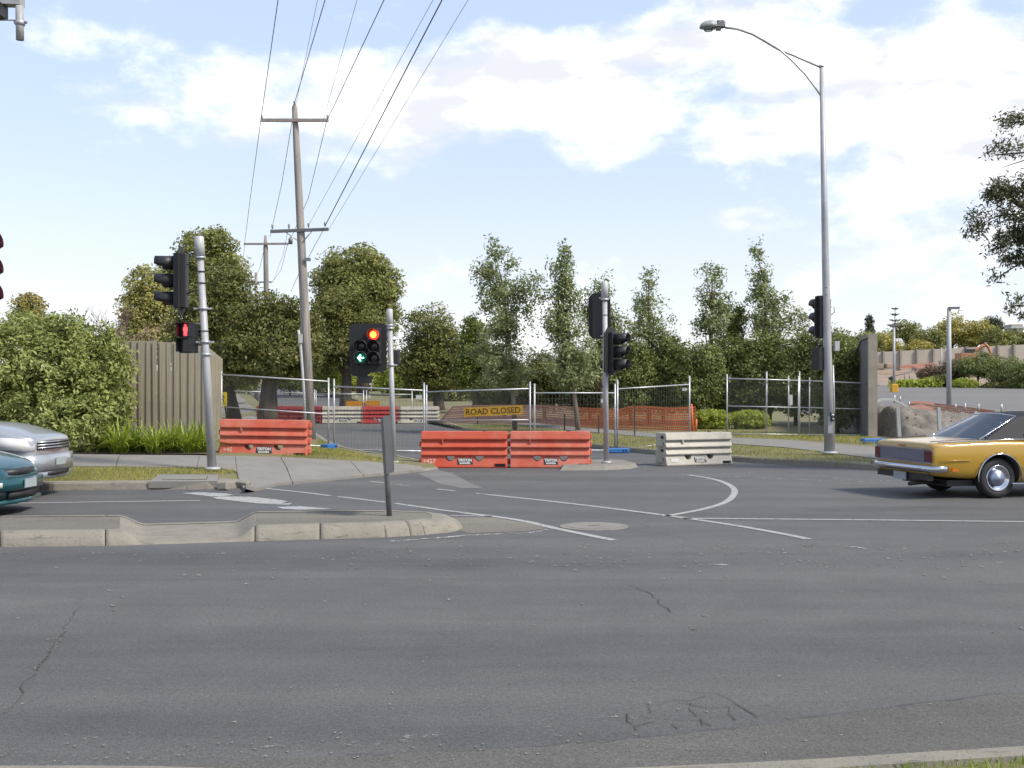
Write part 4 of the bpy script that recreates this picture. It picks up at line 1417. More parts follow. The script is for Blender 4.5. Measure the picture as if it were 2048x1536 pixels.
# ---- grass blades
def blades(name, n, pick, zf, h, w, mat_):
    C_, T_ = np.zeros((n, 3)), RNG.normal(size=(n, 3)) * .35 + np.array([0, 0, 1])
    for i in range(n):
        x, y = pick()
        C_[i] = (x, y, zf(x, y) + h * .32)
    N_ = RNG.normal(size=(n, 3)) * np.array([1, 1, .2])
    patch = np.array([0.5 + .5 * math.sin(c[0] * 1.9 + 1.3 * math.sin(c[1] * 2.1)) * math.sin(c[1] * 1.7 + c[0] * .6) for c in C_])
    o = leaf_mesh(name, C_, N_, h, w, .55 * patch + .45 * RNG.random(n), mat_, None, T_)
    return tag(o, kind='stuff')


def poly_pick(pts):
    pts = [tuple(p) for p in pts]
    x0, x1 = min(p[0] for p in pts), max(p[0] for p in pts)
    y0, y1 = min(p[1] for p in pts), max(p[1] for p in pts)

    def inside(x, y):
        c = False
        for (ax, ay), (bx, by) in zip(pts, pts[1:] + pts[:1]):
            if (ay > y) != (by > y) and x < (bx - ax) * (y - ay) / (by - ay) + ax:
                c = not c
        return c

    def f():
        while True:
            x, y = random.uniform(x0, x1), random.uniform(y0, y1)
            if inside(x, y):
                return x, y
    return f


def pv(zf, *uv):
    return [tuple(GV(u, v, zf)[:2]) for u, v in uv]


class _Z:      # heights looked up on a coarse lattice
    def __init__(s, zf): s.zf, s.c = zf, {}
    def __call__(s, x, y):
        k = (round(x * 3), round(y * 3))
        if k not in s.c: s.c[k] = s.zf(k[0] / 3, k[1] / 3)
        return s.c[k]


ZL, ZR = _Z(zl), _Z(zr)
blades('nature_strip_grass', 9000, poly_pick(pv(zl, (-60, 936), (430, 938.5), (466, 942), (472, 947), (440, 950), (318, 950), (298, 962), (-60, 966))), ZL, .07, .12, LM['blade'])
blades('corner_grass', 6000, poly_pick(pv(zl, (560, 914), (625, 893), (640, 880), (690, 903), (770, 921), (812, 928), (763, 926), (640, 919))), ZL, .075, .12, LM['blade'])
blades('right_verge_grass', 12000, poly_pick(pv(zr, (900, 852), (1010, 849), (1210, 869), (1310, 878), (1469, 891), (1560, 897), (1647, 907), (1740, 918), (1740, 930), (1640, 925), (1520, 919), (1469, 914), (1310, 901), (1180, 890), (1060, 874))), ZR, .09, .12, LM['blade'])
blades('fence_line_grass', 4000, poly_pick(pv(zr, (1400, 862), (1560, 868), (1750, 876), (1750, 892), (1560, 879), (1400, 873))), ZR, .12, .12, LM['blade'])
KN2 = [(x, y - .14) for x, y in KN]
near_poly = [p for p in KN2 if p[0] > .8] + [(3.2, 3.0), (0.8, 3.6)]
blades('near_grass', 16000, poly_pick(near_poly), lambda x, y: .085, .055, .10, LM['blade_g'])

# ================================================================== STREET THINGS
# ---- paling fence, left
A0, A1 = D(205, 700, 26.3), D(414, 700, 26.3)
A2x, A2y = (442 - U0) / F * 35.0, 35.0
pf = thing('paling_fence', 'tall weathered timber paling fence turning the corner behind the leaning signal pole', 'fence', (A0.x, A0.y, zl(A0.x, A0.y)))
pm = None


def paling(p, ang, h):
    global pm
    if pm is None:
        mb = MB()
        mb.box((0, 0, .5), (.098, .017, 1.0))
        pm = mb.build('paling', M['paling'], pf, world=False)
        o = pm
    else:
        o = pm.copy(); COL.objects.link(o)
    o.location = Vector(p) - wpos(pf)
    o.rotation_euler = (random.uniform(-.006, .006), random.uniform(-.008, .008), ang)
    o.scale = (1, 1, h)


x = A0.x; k = 0
while x < A1.x - .03:
    z0 = zl(x, A0.y) - .05
    ht = 2.90 - max(0, (x - (A1.x - 1.2))) * .085
    paling((x, A0.y - (.03 if k % 2 else 0), z0), 0, ht - z0 + random.uniform(-.012, .012)); x += .083; k += 1
va = Vector((A1.x, A0.y, 0)); vb = Vector((A2x, A2y, 0)); n = int((vb - va).length / .085); ang = math.atan2(vb.y - va.y, vb.x - va.x)
for i in range(n):
    p = va.lerp(vb, (i + .6) / n)
    paling((p.x + (.03 if i % 2 else 0), p.y, .3), ang, 2.44 + .0 + random.uniform(-.01, .01))
for z in (.75, 1.6, 2.45):
    MB().box(((A0.x + A1.x) / 2, A0.y + .05, z), (A1.x - A0.x - .06, .05, .08)).build('rail', M['paling'], pf)


# ---- water filled barriers
def make_barrier(body_mat, numbers, name='plastic_barrier', plain=False):
    t = thing(name, None, 'barrier')
    half = [(.205, .81), (.248, .655), (.246, .632), (.178, .622), (.182, .600), (.250, .475), (.248, .452), (.182, .442), (.186, .42), (.252, .300), (.250, .276), (.200, .266), (.268, .03), (.262, 0)]
    prof = [(-a, b) for a, b in half] + [(a, b) for a, b in reversed(half)]
    mb = MB()
    mb.prism([(-.965, y, z) for y, z in prof], (1.93, 0, 0))
    body = mb.build('body', body_mat, t, world=False)
    bv = body.modifiers.new('bev', 'BEVEL'); bv.width = .008; bv.segments = 2; bv.limit_method = 'ANGLE'; bv.angle_limit = R(25)
    cut = MB()
    for cx in (-.32, .33):
        pts = [(cx - .10, -.4, .258), (cx + .10, -.4, .258)] + [(cx + .10 * math.cos(a), -.4, .258 - .115 * math.sin(a)) for a in np.linspace(0, math.pi, 11)[1:-1]]
        cut.prism(pts, (0, .8, 0))
    cut.box((.80, -.28, .055), (.26, .16, .08))
    co = cut.build('cutter', body_mat, None)
    bo = body.modifiers.new('cut', 'BOOLEAN'); bo.object = co; bo.operation = 'DIFFERENCE'; bo.solver = 'EXACT'
    bake(body)
    bpy.data.objects.remove(co)
    # interlocking lugs
    for i, z in enumerate((.70, .53, .36, .13)):
        for s in (-1, 1):
            if (i % 2 == 0) == (s > 0) or s > 0:
                mb = MB(); mb.box((s * .985, 0, z), (.06, .22, .11))
                l_ = mb.build('lug', body_mat, t, world=False)
                b_ = l_.modifiers.new('b', 'BEVEL'); b_.width = .012; b_.segments = 2
    for z in (.70, .55, .38, .16):
        MB().box((-.9655, -.06, z), (.01, .12, .07)).build('lug_socket', M['black_r'], t, world=False)
    MB().box((.80, -.208, .055), (.20, .006, .06)).build('fork_pocket', M['trimk'], t, world=False)
    MB().box((-.48, -.222, .60), (.035, .05, .11)).build('strap_lug', body_mat, t, world=False)
    MB().lathe([(.022, 0), (.022, .02), (.010, .022), (0, .022)], (.02, -.215, .455), n=12, m=Matrix.Rotation(R(90), 3, 'X')).build('drain_plug', M['trimk'], t, world=False)
    MB().lathe([(.05, 0), (.05, .02), (0, .022)], (.45, 0, .81), n=12).build('filler_cap', M['trimk'] if not plain else body_mat, t, world=False)
    # sticker and stencil on the sloping lower panel
    tilt = math.atan2(.268 - .205, .262 - .03)

    def onface(xx, zz, off=.0035):
        yy = -(.205 + (.262 - zz) / (.262 - .03) * (.268 - .205)) - off
        return Matrix.Translation((xx, yy, zz)) @ Matrix.Rotation(R(90) - tilt, 4, 'X')
    st = MB(); st.box((0, 0, 0), (.345, .140, .002)); so = st.build('sticker', M['ink_k'], t, world=False)
    so.data.transform(onface(0.02, .143))
    text('TRITON', .086, M['ink_w'], so, onface(.02, .168, .0055), bold=.005, xs=.98)
    text('BARRIER', .052, M['ink_w'], so, onface(.02, .104, .0055), bold=.003, xs=1.2)
    if numbers:
        text(numbers, .135, M['chalk'], t, onface(-.78, .145), name='stencilled_number', bold=.003)
    return t


def put(t, p0, p1):
    """stand a barrier along the ground from p0 (its left end, as seen from the road) to p1"""
    c = (p0 + p1) / 2
    d = p1 - p0
    t.location = c
    t.rotation_euler = (0, -math.asin(max(-1, min(1, d.z / d.length))), math.atan2(d.y, d.x))


GB = 'water filled road barriers'
b1 = make_barrier(M['orange_f'], '+45')
b2 = make_barrier(M['orange'], '+427')
b3 = copy_tree(b2); 
for c_ in list(b3.children):
    if c_.name.startswith('stencilled'):
        bpy.data.objects.remove(c_)
for o_ in b3.children:
    if o_.name.startswith(('body', 'lug')) and not o_.name.startswith('lug_s'):
        o_.data = o_.data.copy(); o_.data.materials.clear(); o_.data.materials.append(M['orange_f'])
b4 = make_barrier(M['white_b'], None)
mb = MB(); mb.box((0, 0, 0), (.22, .09, .002)); so = mb.build('label_plate', M['ink_w'], b4, world=False); so.data.transform(Matrix.Translation((-.72, -.245, .14)) @ Matrix.Rotation(R(76), 4, 'X'))
tag(b1, 'faded orange red plastic barrier on the footpath beside the leaning signal pole', 'barrier', GB)
tag(b2, 'orange red plastic barrier on the left of the joined pair below the road closed board', 'barrier', GB)
tag(b3, 'paler orange red plastic barrier on the right of the joined pair', 'barrier', GB)
tag(b4, 'white plastic barrier standing alone at the right kerb of the side street', 'barrier', GB)
yb = 25.05
q0, q1 = GV(430, 913.5, zl), GV(622, 913.5, zl)
zb = .27
yb1 = F * (EYE - zb) / (914 - V0)
put(b1, Vector(((427 - U0) / F * yb1, yb1 + .25, zb + .02)), Vector(((624 - U0) / F * yb1, yb1 + .25, zb - .01)))
put(b2, Vector(((836 - U0) / F * yb, yb + .25, 0.004)), Vector(((1021 - U0) / F * yb, yb + .22, 0.004)))
put(b3, Vector(((1017 - U0) / F * yb, yb + .24, 0.004)), Vector(((1185 - U0) / F * yb, yb + .16, 0.004)))
put(b4, Vector(((1312 - U0) / F * 25.5, 25.55 + .2, 0.004)), Vector(((1469 - U0) / F * 26.3, 26.4 + .2, 0.004)))
b3.scale = (.92, 1, 1); b4.scale = (.93, 1, .93)
# far row
b5 = make_barrier(M['red_b'], None, plain=True)
b6 = copy_tree(b4)
for c_ in list(b6.children):
    if c_.name.startswith('label_plate'): bpy.data.objects.remove(c_)
b7, b8, b9 = copy_tree(b5), copy_tree(b6), copy_tree(b5)
yf = 53.5
for b_, u0, u1, v0, lab in ((b5, 724, 801, 853, 'red plastic barrier between two white ones in the far row'), (b6, 648, 725, 853, 'white plastic barrier left of the middle red one in the far row'), (b8, 800, 873, 853, 'white plastic barrier at the right end of the far row'),
                            (b7, 574, 649, 853, 'red plastic barrier in the far row half behind the timber power pole'), (b9, 500, 575, 852, 'red plastic barrier in the far row behind the thick tree trunk')):
    tag(b_, lab, 'barrier', GB)
    b_.scale = (1, 1, 1)
    z = gz(yf) + .012
    put(b_, Vector(((u0 - U0) / F * yf, yf + (0 if u0 > 640 else (648 - u0) * .012), z)), Vector(((u1 - U0) / F * yf, yf + (0 if u0 > 640 else (648 - u1) * .012), z)))
    if u0 == 574 or u0 == 500:
        for o_ in b_.children: pass


# ---- temporary fences
FN = 'temporary mesh fence panels'


def fence_panel(lab, uL, vL, yL, uR, vR, yR, zf, rails=(0, .886, 1.78), post_up=.13, mid=True, style='chain', extra=(), pitch=.062, wire_r=.0030):
    a, b = D(uL, vL, yL), D(uR, vR, yR)           # ends of the top rail
    ga, gb = zf(a.x, a.y), zf(b.x, b.y)
    t = thing('mesh_fence_panel', lab, 'fence panel', (a.x, a.y, ga), 0, FN)
    H = 1.78
    dza = max(a.z - H, ga + .05); dzb = max(b.z - H, gb + .05)
    lo_a, lo_b = Vector((a.x, a.y, dza)), Vector((b.x, b.y, dzb))
    r = .021
    for p, g in ((a, ga), (b, gb)):
        MB().tube([Vector((p.x, p.y, g + .015)), Vector((p.x, p.y, p.z + post_up))], r * 1.15, 8).build('post', M['steel'], t)
    MB().tube([a, b], r, 8).build('top_rail', M['steel'], t)
    MB().tube([lo_a, lo_b], r, 8).build('bottom_rail', M['steel'], t)
    if mid:
        MB().tube([a.lerp(lo_a, .5), b.lerp(lo_b, .5)], r * .8, 8).build('middle_rail', M['steel'], t)
    for (u, vt, k) in extra:
        f = (u - uL) / (uR - uL); q = a.lerp(b, f); g = ga + (gb - ga) * f
        top = D(u, vt, q.y)
        MB().tube([Vector((q.x, q.y + .06, g + .015)), Vector((top.x, q.y + .06, top.z))], r * k, 8).build('post', M['steel'], t)
    # wires
    W = (Vector((b.x, b.y, 0)) - Vector((a.x, a.y, 0))).length
    mb = MB()

    def pt(s, h):
        f = s / W
        return a.lerp(b, f) * (h) + lo_a.lerp(lo_b, f) * (1 - h)

    def wire(p, q):
        n = Vector((0, wire_r, 0)); m = Vector((wire_r * .8, 0, wire_r * .8))
        mb.add([p + m, p - m, p + n, q + m, q - m, q + n], [(0, 1, 4, 3), (1, 2, 5, 4), (2, 0, 3, 5)])
    Hh = max(.3, ((a.z - dza) + (b.z - dzb)) / 2)
    if style == 'chain':
        st = pitch * 1.414
        k = -int(Hh / st) - 1
        while k * st < W + Hh:
            s0 = k * st
            for sg in (1, -1):
                # line s = s0 + h (sg=1) or s = s0 + Hh - h (sg=-1); h from 0 to Hh
                lo, hi = (max(0, -s0), min(Hh, W - s0)) if sg > 0 else (max(0, s0 + Hh - W), min(Hh, s0 + Hh))
                if hi - lo > .02:
                    f = (lambda h: s0 + h) if sg > 0 else (lambda h: s0 + Hh - h)
                    wire(pt(f(lo), lo / Hh), pt(f(hi), hi / Hh))
            k += 1
    else:
        n = int(W / .1)
        for i in range(1, n):
            wire(pt(W * i / n, 0), pt(W * i / n, 1))
        n = int(Hh / .15)
        for i in range(1, n):
            wire(pt(0, i / n), pt(W, i / n))
    tag(mb.build('wire_mesh', M['steel_d'], t), kind='stuff')
    return t, a, b, lo_a, lo_b


ZS = lambda x, y: gz(y) + .01
pA = fence_panel('mesh fence panel on the grass between the palings and the timber power pole', 443, 749, 30.6, 657, 763, 30.4, zl, post_up=.10)
pB = fence_panel('mesh fence panel across the left half of the side street without a middle rail', 668, 773, 31.6, 848, 781, 31.0, ZS, mid=False, style='grid', post_up=.22)
pC = fence_panel('mesh fence panel carrying the yellow road closed board', 853, 784, 32.0, 1060, 777.5, 31.2, ZS, post_up=.20)
pD = fence_panel('mesh fence panel between the road closed board and the middle signal pole', 1069, 786, 31.2, 1230, 786, 31.6, ZS, mid=False, style='grid', post_up=.26)
pE = fence_panel('mesh fence panel ending on the grass behind the white barrier', 1235, 778, 31.6, 1379, 769, 33.5, lambda x, y: max(.01, zr(x, y)) if x > 3.6 else .01, mid=False, style='grid', post_up=.26)
pF = fence_panel('mesh fence panel left of the street lamp beside the clipped bush', 1454, 757, 36.2, 1597, 761, 36.0, zr, post_up=.14, extra=((1534, 743, 1.3), (1578, 751, 1.0)), pitch=.05, wire_r=.0016)
pG = fence_panel('mesh fence panel behind the street lamp reaching the curved top wall', 1599, 761, 36.0, 1749, 767, 35.6, zr, post_up=.30, extra=((1620, 755, 1.0),), pitch=.05, wire_r=.0016)
k_ = 0
for (uL, vL, uR, vR, lab) in ((445, 781, 531, 784, 'far mesh fence panel behind the thick tree trunk'), (536, 784, 629, 787, 'far mesh fence panel left of the middle red barrier'), (632, 788, 727, 788, 'far mesh fence panel carrying the left amber board'), (733, 788, 824, 789, 'far mesh fence panel carrying the right amber board')):
    fence_panel(lab, uL, vL, 55.0, uR, vR, 55.0, lambda x, y: gz(y) + .01, mid=False, style='grid', post_up=.2, wire_r=.002)
# plates and tags on the fences
k_ = 0
for (u, v, y, w, h, lab) in ((838, 794, 30.9, .17, .11, 'small white plate wired to the fence near the road closed board'), (1204, 802, 31.4, .07, .10, 'small white tag on the fence just left of the middle signal pole'), (1369, 779, 33.2, .14, .08, 'small white plate on the panel end above the white barrier'),
                             (1582, 800, 35.9, .10, .34, 'narrow pale tag hanging on the mesh fence left of the street lamp'), (714, 793, 54.9, .18, .10, 'white plate left of the amber boards on the far fence'), (739, 793, 54.9, .16, .11, 'white plate above the right amber board on the far fence')):
    MB().box((0, 0, 0), (.01, .01, .01))
    o_ = MB().box(D(u, v, y - .05), (w, .006, h), random.uniform(-.1, .1)).build('tag_plate', M['white'])
    tag(o_, lab, 'plate', 'plates wired to the fences')
for (u0, u1, v0, v1, lab) in ((692, 725, 802, 813, 'amber board on the left of the pair on the far fence'), (731, 760, 801.5, 812, 'amber board on the right of the pair on the far fence')):
    p0, p1 = D(u0, v0, 54.85), D(u1, v1, 54.85)
    o_ = MB().box((p0 + p1) / 2, (p1.x - p0.x, .02, p0.z - p1.z)).build('amber_board', M['amber']); tag(o_, lab, 'sign', 'amber boards on the far fence')
# the board
pa, pb, pc, pd = D(928, 833.5, 31.55), D(1045, 828.5, 31.15), D(1045, 811, 31.15), D(928, 815, 31.55)
cen = (pa + pb + pc + pd) / 4
rs = thing('road_closed_sign', 'yellow road closed board hung on the mesh fence above the joined orange barriers', 'sign', cen)
ax = (pb - pa); ln = ax.length; ax.normalize()
up = Vector((0, 0, 1)); up = (up - ax * up.dot(ax)).normalized(); nn = ax.cross(up)
m4 = Matrix((ax, up, nn)).transposed().to_4x4()
MBb = MB(); MBb.box((0, 0, 0), (ln, .255, .012)); bo_ = MBb.build('board', M['yellow'], rs, world=False); bo_.data.transform(m4)
text('ROAD CLOSED', .232, M['ink'], rs, m4 @ Matrix.Translation((-.0, -.005, .0075)), bold=.002, xs=(ln * .93) / 1.56)
# blue feet
for (u, v, w, z, lab) in ((658, 897, .42, .12, 'blue plastic fence foot on the grass edge left of the side street'), (1236, 901, .55, .0, 'blue plastic fence foot on the road right of the middle signal pole'), (1745, 878, .5, .33, 'blue plastic fence foot below the end of the curved top wall')):
    p = D(u, v, F * (EYE - z - .07) / (v - V0))
    zz = zl(p.x, p.y) if u < 700 else (zr(p.x, p.y) if u > 1500 else 0)
    t = thing('fence_foot', lab, 'fence foot', (p.x, p.y, zz), .15 if u > 700 else 1.2, 'blue fence feet')
    o_ = MB().box((0, 0, .072), (.62 if u > 700 else .5, .24, .135)).build('block', M['blue_p'], t, world=False)
    bv = o_.modifiers.new('b', 'BEVEL'); bv.width = .025; bv.segments = 2
    for sx in (.12, .2):
        MB().box((sx, -.122, .075), (.05, .01, .05)).build('slot', M['trimk'], t, world=False)


# ---- orange netting on star pickets
def netting(lab, top, bot, mat_, pitch=.085, rib=.052):
    """top, bot: matching world points along the net"""
    t = thing('orange_netting', lab, 'safety netting', bot[0])
    L = [0]
    for a, b in zip(bot[:-1], bot[1:]): L.append(L[-1] + (b - a).length)

    def at(line, s):
        for i in range(len(L) - 1):
            if s <= L[i + 1] or i == len(L) - 2:
                f = (s - L[i]) / (L[i + 1] - L[i]); return line[i].lerp(line[i + 1], f)
    W = L[-1]; n = int(W / pitch); mb = MB()
    ht = (at(top, W / 2) - at(bot, W / 2)).length; m = max(3, int(ht / pitch))
    cols = []
    for i in range(n + 1):
        s = W * i / n; p, q = at(bot, s), at(top, s)
        sag = .03 * math.sin(s * 2.3) + .02 * math.sin(s * 5.1 + 1)
        cols.append([p.lerp(q, j / m) + Vector((0, sag * math.sin(math.pi * j / m) * 2, 0)) for j in range(m + 1)])
    dv = Vector((0, 0, rib / 2))
    for j in range(m + 1):
        vs = []
        for c in cols: vs += [c[j] + dv * (2 if j == m else 1), c[j] - dv]
        mb.add(vs, [(2 * i, 2 * i + 1, 2 * i + 3, 2 * i + 2) for i in range(n)])
    for i, c in enumerate(cols):
        d = ((cols[min(i + 1, n)][0] - cols[max(0, i - 1)][0]).normalized()) * rib * .32
        mb.add([p for q in c for p in (q + d + Vector((0, .002, 0)), q - d + Vector((0, .002, 0)))], [(2 * j, 2 * j + 1, 2 * j + 3, 2 * j + 2) for j in range(m)])
    tag(mb.build('net', mat_, t), kind='stuff')
    return t


tp_ = [D(876, 846, 53.5), D(905, 815, 52), D(960, 812, 50.5), D(1072, 812, 47.5), D(1160, 817, 45)]
bt_ = [D(872, 853, 53.5), D(882, 851, 52), D(958, 846, 50.5), D(1072, 845, 47.5), D(1160, 853, 45)]
netting('faded red orange safety netting sloping to the ground beside the far barriers', tp_, bt_, M['net_f'])
tp_ = [D(1162, 817, 44.9), D(1236, 821, 43.4), D(1262, 814, 42.8), D(1300, 815, 42), D(1345, 818, 41.4), D(1391, 815, 41)]
bt_ = [D(1162, 853, 44.9), D(1236, 858, 43.4), D(1262, 860, 42.8), D(1300, 862, 42), D(1345, 864, 41.4), D(1391, 866, 41)]
netting('brighter orange safety netting sagging between pickets behind the white barrier', tp_, bt_, M['net'])
for k, (u, vt, vb, lab) in enumerate(((1129, 830, 861, 'black star picket left of the middle signal pole'), (1197, 832, 866, 'black star picket just left of the pole carrying three lamps'), (1269, 812, 872, 'black star picket with the netting draped over it'), (955, 818, 848, 'black star picket behind the road closed board'))):
    p = GV(u, vb, zr)
    top = D(u, vt, p.y)
    mb = MB()
    for a in (0, 2.09, 4.19):
        mb.box((p.x + .014 * math.cos(a), p.y + .014 * math.sin(a), (p.z + top.z) / 2), (.03, .006, top.z - p.z + .1), a)
    tag(mb.build('star_picket', M['star']), lab, 'picket', 'star pickets holding the netting')
for (u, lab) in ((1386, 'orange stake at the right end of the netting'), (1392, 'second orange stake leaning beside the netting end')):
    p = D(u, 866, 40.6)
    tag(MB().tube([p, D(u - (3 if u < 1390 else -1), 808 if u < 1390 else 838, 40.6)], .035, 6).build('orange_stake', M['net']), lab, 'stake', 'orange stakes')


# ---- traffic signals
def frame(c, yaw, tilt=0):
    """matrix: local +x to the head's left-right, +y out of its face, +z up; yaw 0 faces the camera (-Y)"""
    return Matrix.Translation(c) @ Matrix.Rotation(yaw, 4, 'Z') @ Matrix.Rotation(tilt, 4, 'Y')


class TB(MB):
    def put(s, m, name, mat_, parent, smooth=None):
        s.v = [tuple(m @ Vector(v)) for v in s.v]
        return s.build(name, mat_, parent, smooth=smooth)


def visor(m, x, z, r, depth, mat_, parent, name='visor'):
    """open hood over a lamp: a tube cut away underneath"""
    a0, a1, n = R(-62), R(242), 18
    mb = TB(); vs, fs = [], []
    for i in range(n + 1):
        a = a0 + (a1 - a0) * i / n
        cut = 1.0 if math.sin(a) > -.2 else .55
        for rr, yy in ((r, 0), (r * 1.02, -depth * cut), (r * .94, -depth * cut), (r * .92, 0)):
            vs.append((x + rr * math.cos(a), yy - .13, z + rr * math.sin(a)))
    for i in range(n):
        for k in range(4):
            fs.append((4 * i + k, 4 * i + (k + 1) % 4, 4 * (i + 1) + (k + 1) % 4, 4 * (i + 1) + k))
    fs.append((0, 1, 2, 3)); fs.append(tuple(4 * n + k for k in range(4)))
    mb.add(vs, fs, True)
    return mb.put(m, name, mat_, parent)


def octagon(w, h, c):
    return [(-w / 2 + c, -h / 2), (w / 2 - c, -h / 2), (w / 2, -h / 2 + c), (w / 2, h / 2 - c), (w / 2 - c, h / 2), (-w / 2 + c, h / 2), (-w / 2, h / 2 - c), (-w / 2, -h / 2 + c)]


def signal_head(t, m, cols, board, lens_r=.105, pitch=.335, visor_d=.26, board_mat='blk_board', corner=.09, vis_mat=None):
    """cols: list of (x, top z, [lamp states]); board: list of (x, z) outline points"""
    mb = TB(); mb.prism([(x, .0, z) for x, z in board], (0, .008, 0)); mb.put(m, 'backboard', M[board_mat], t)
    for x, z0, st in cols:
        n = len(st)
        mb = TB(); mb.box((x, .0, z0 - pitch * (n - 1) / 2), (.29, .24, pitch * n + .03)); h_ = mb.put(m, 'housing', M['black'], t)
        bv = h_.modifiers.new('b', 'BEVEL'); bv.width = .02; bv.segments = 2
        for i, s in enumerate(st):
            z = z0 - pitch * i
            lm = {'off': 'lens_off', 'redoff': 'lens_red_off', 'red': 'lens_red', 'grnarrow': 'lens_grn'}[s]
            mb = TB(); mb.lathe([(lens_r, 0), (lens_r, .012), (lens_r * .7, .028), (0, .036)], (0, 0, 0), n=24, m=Matrix.Rotation(R(90), 3, 'X'))
            mb.v = [(a + x, b - .122, c + z) for a, b, c in mb.v]
            le = mb.put(m, 'lens', M[lm], t)
            if s == 'red':
                mb = TB(); mb.lathe([(.066, 0), (.05, .006), (0, .010)], (0, 0, 0), n=20, m=Matrix.Rotation(R(90), 3, 'X'))
                mb.v = [(a + x - .012, b - .160, c + z + .0) for a, b, c in mb.v]
                mb.put(m, 'lamp_core', M['lamp_core'], le)
            if s == 'grnarrow':
                mb = TB()
                for zz in (1, -1):
                    mb.prism([(x - .075, -.164, z), (x - .012, -.164, z + zz * .078), (x + .010, -.164, z + zz * .058), (x - .035, -.164, z)], (0, .006, 0))
                mb.box((x + .035, -.161, z), (.07, .006, .028))
                mb.put(m, 'arrow', M['arrow_g'], le)
            visor(m, x, z, lens_r * 1.35, visor_d, M[vis_mat] if (vis_mat and s == 'redoff') else M['black'], t)


def pole(t, base, top, r0, r1, cap=.42, capr=1.6, mat_='steel_p'):
    d = (top - base)
    MB().tube([base - Vector((0, 0, .1)), base.lerp(top, 1 - cap / d.length)], [r0, r1], 14).build('pole', M[mat_], t)
    c0 = base.lerp(top, 1 - cap / d.length)
    MB().tube([c0, base.lerp(top, 1 - .01 / d.length), top], [r1 * capr, r1 * capr * .93, r1 * capr * .8], 14).build('finial_cap', M['white'], t)
    MB().tube([c0 - d.normalized() * .05, c0 - d.normalized() * .012], r1 * 1.6, 14).build('clamp', M['steel'], t)
    MB().lathe([(r0 * 1.8, 0), (r0 * 1.8, .03), (r0 * 1.1, .05)], base, n=14).build('base_plate', M['steel_p'], t)


def clamp(t, c, r, w=.20, h=.05):
    MB().lathe([(r * 1.25, -h / 2), (r * 1.25, h / 2)], c, n=14).build('clamp', M['steel'], t)
    MB().box(Vector(c), (w, .03, .03)).build('bracket', M['steel'], t)


# 1: leaning pole at the left corner
zb1 = .24
y1 = F * (EYE - zb1) / (939 - V0)
base1, top1 = D(425, 939, y1), D(398, 473, y1)
s1 = thing('traffic_signal', 'leaning grey signal pole with a lit red man at the left corner', 'traffic signal', base1, 0, 'traffic signals')
pole(s1, base1, top1, .085, .062, .37, 1.5)
for v in (662, 617, 566, 684, 543):
    f = (939 - v) / (939 - 473); c = base1.lerp(top1, f)
    if v in (617, 684): clamp(s1, c, .075, .34)
    else: MB().lathe([(.082, -.008), (.082, .008)], c, n=14).build('band', M['trimk'], s1)
clamp(s1, base1.lerp(top1, (939 - 709) / 466), .075, .3)
hm = frame(D(362, 562, y1), R(-84))
signal_head(s1, hm, [(0, .335, ['off', 'off', 'off'])], octagon(.62, 1.30, .12), lens_r=.10, visor_d=.34)
MB().tube([D(366, 525, y1), D(397, 538, y1)], .012, 6).build('hanger', M['black'], s1)
MB().tube([D(370, 590, y1), D(384, 583, y1), D(397, 580, y1)], .014, 6).build('hanger', M['black'], s1)
MB().tube([D(366, 640, y1), D(372, 616, y1), D(400, 617, y1)], .014, 6).build('hanger', M['black'], s1)
pm_ = frame(D(374, 661, y1), R(-14)); pw = .275
for k, zz in enumerate((0, -.285)):
    mb = TB(); mb.box((0, .06, zz), (pw, .22, .275)); h_ = mb.put(pm_, 'pedestrian_lamp', M['black'], s1)
    mb = TB(); mb.box((0, -.0525, zz), (pw - .05, .006, .225)); mb.put(pm_, 'screen', M['lens_off'], h_)
    for sx in (-1, 1):
        mb = TB(); mb.box((sx * (pw / 2 - .008), -.11, zz + .01), (.012, .13, .25)); mb.put(pm_, 'hood_side', M['black'], h_)
    mb = TB(); mb.box((0, -.11, zz + .138), (pw, .14, .012)); mb.put(pm_, 'hood_top', M['black'], h_)
    if k == 0:
        mb = TB(); mb.lathe([(.020, 0), (.020, .004), (0, .006)], (0, 0, 0), n=12, m=Matrix.Rotation(R(90), 3, 'X')); mb.v = [(a, b - .058, c + zz + .088) for a, b, c in mb.v]
        mb.prism([(-.026, -.060, zz + .065), (.026, -.060, zz + .065), (.042, -.060, zz + .05), (.044, -.060, zz - .012), (.030, -.060, zz - .012), (.027, -.060, zz - .10), (.006, -.060, zz - .10), (.0, -.060, zz - .03), (-.006, -.060, zz - .10), (-.027, -.060, zz - .10), (-.030, -.060, zz - .012), (-.044, -.060, zz - .012), (-.042, -.060, zz + .05)], (0, .005, 0))
        mb.put(pm_, 'red_man', M['man_red'], h_)
MB().tube([D(385, 648, y1), D(410, 646, y1)], .014, 6).build('hanger', M['steel'], s1)
MB().tube([D(385, 690, y1), D(412, 690, y1)], .014, 6).build('hanger', M['black'], s1)

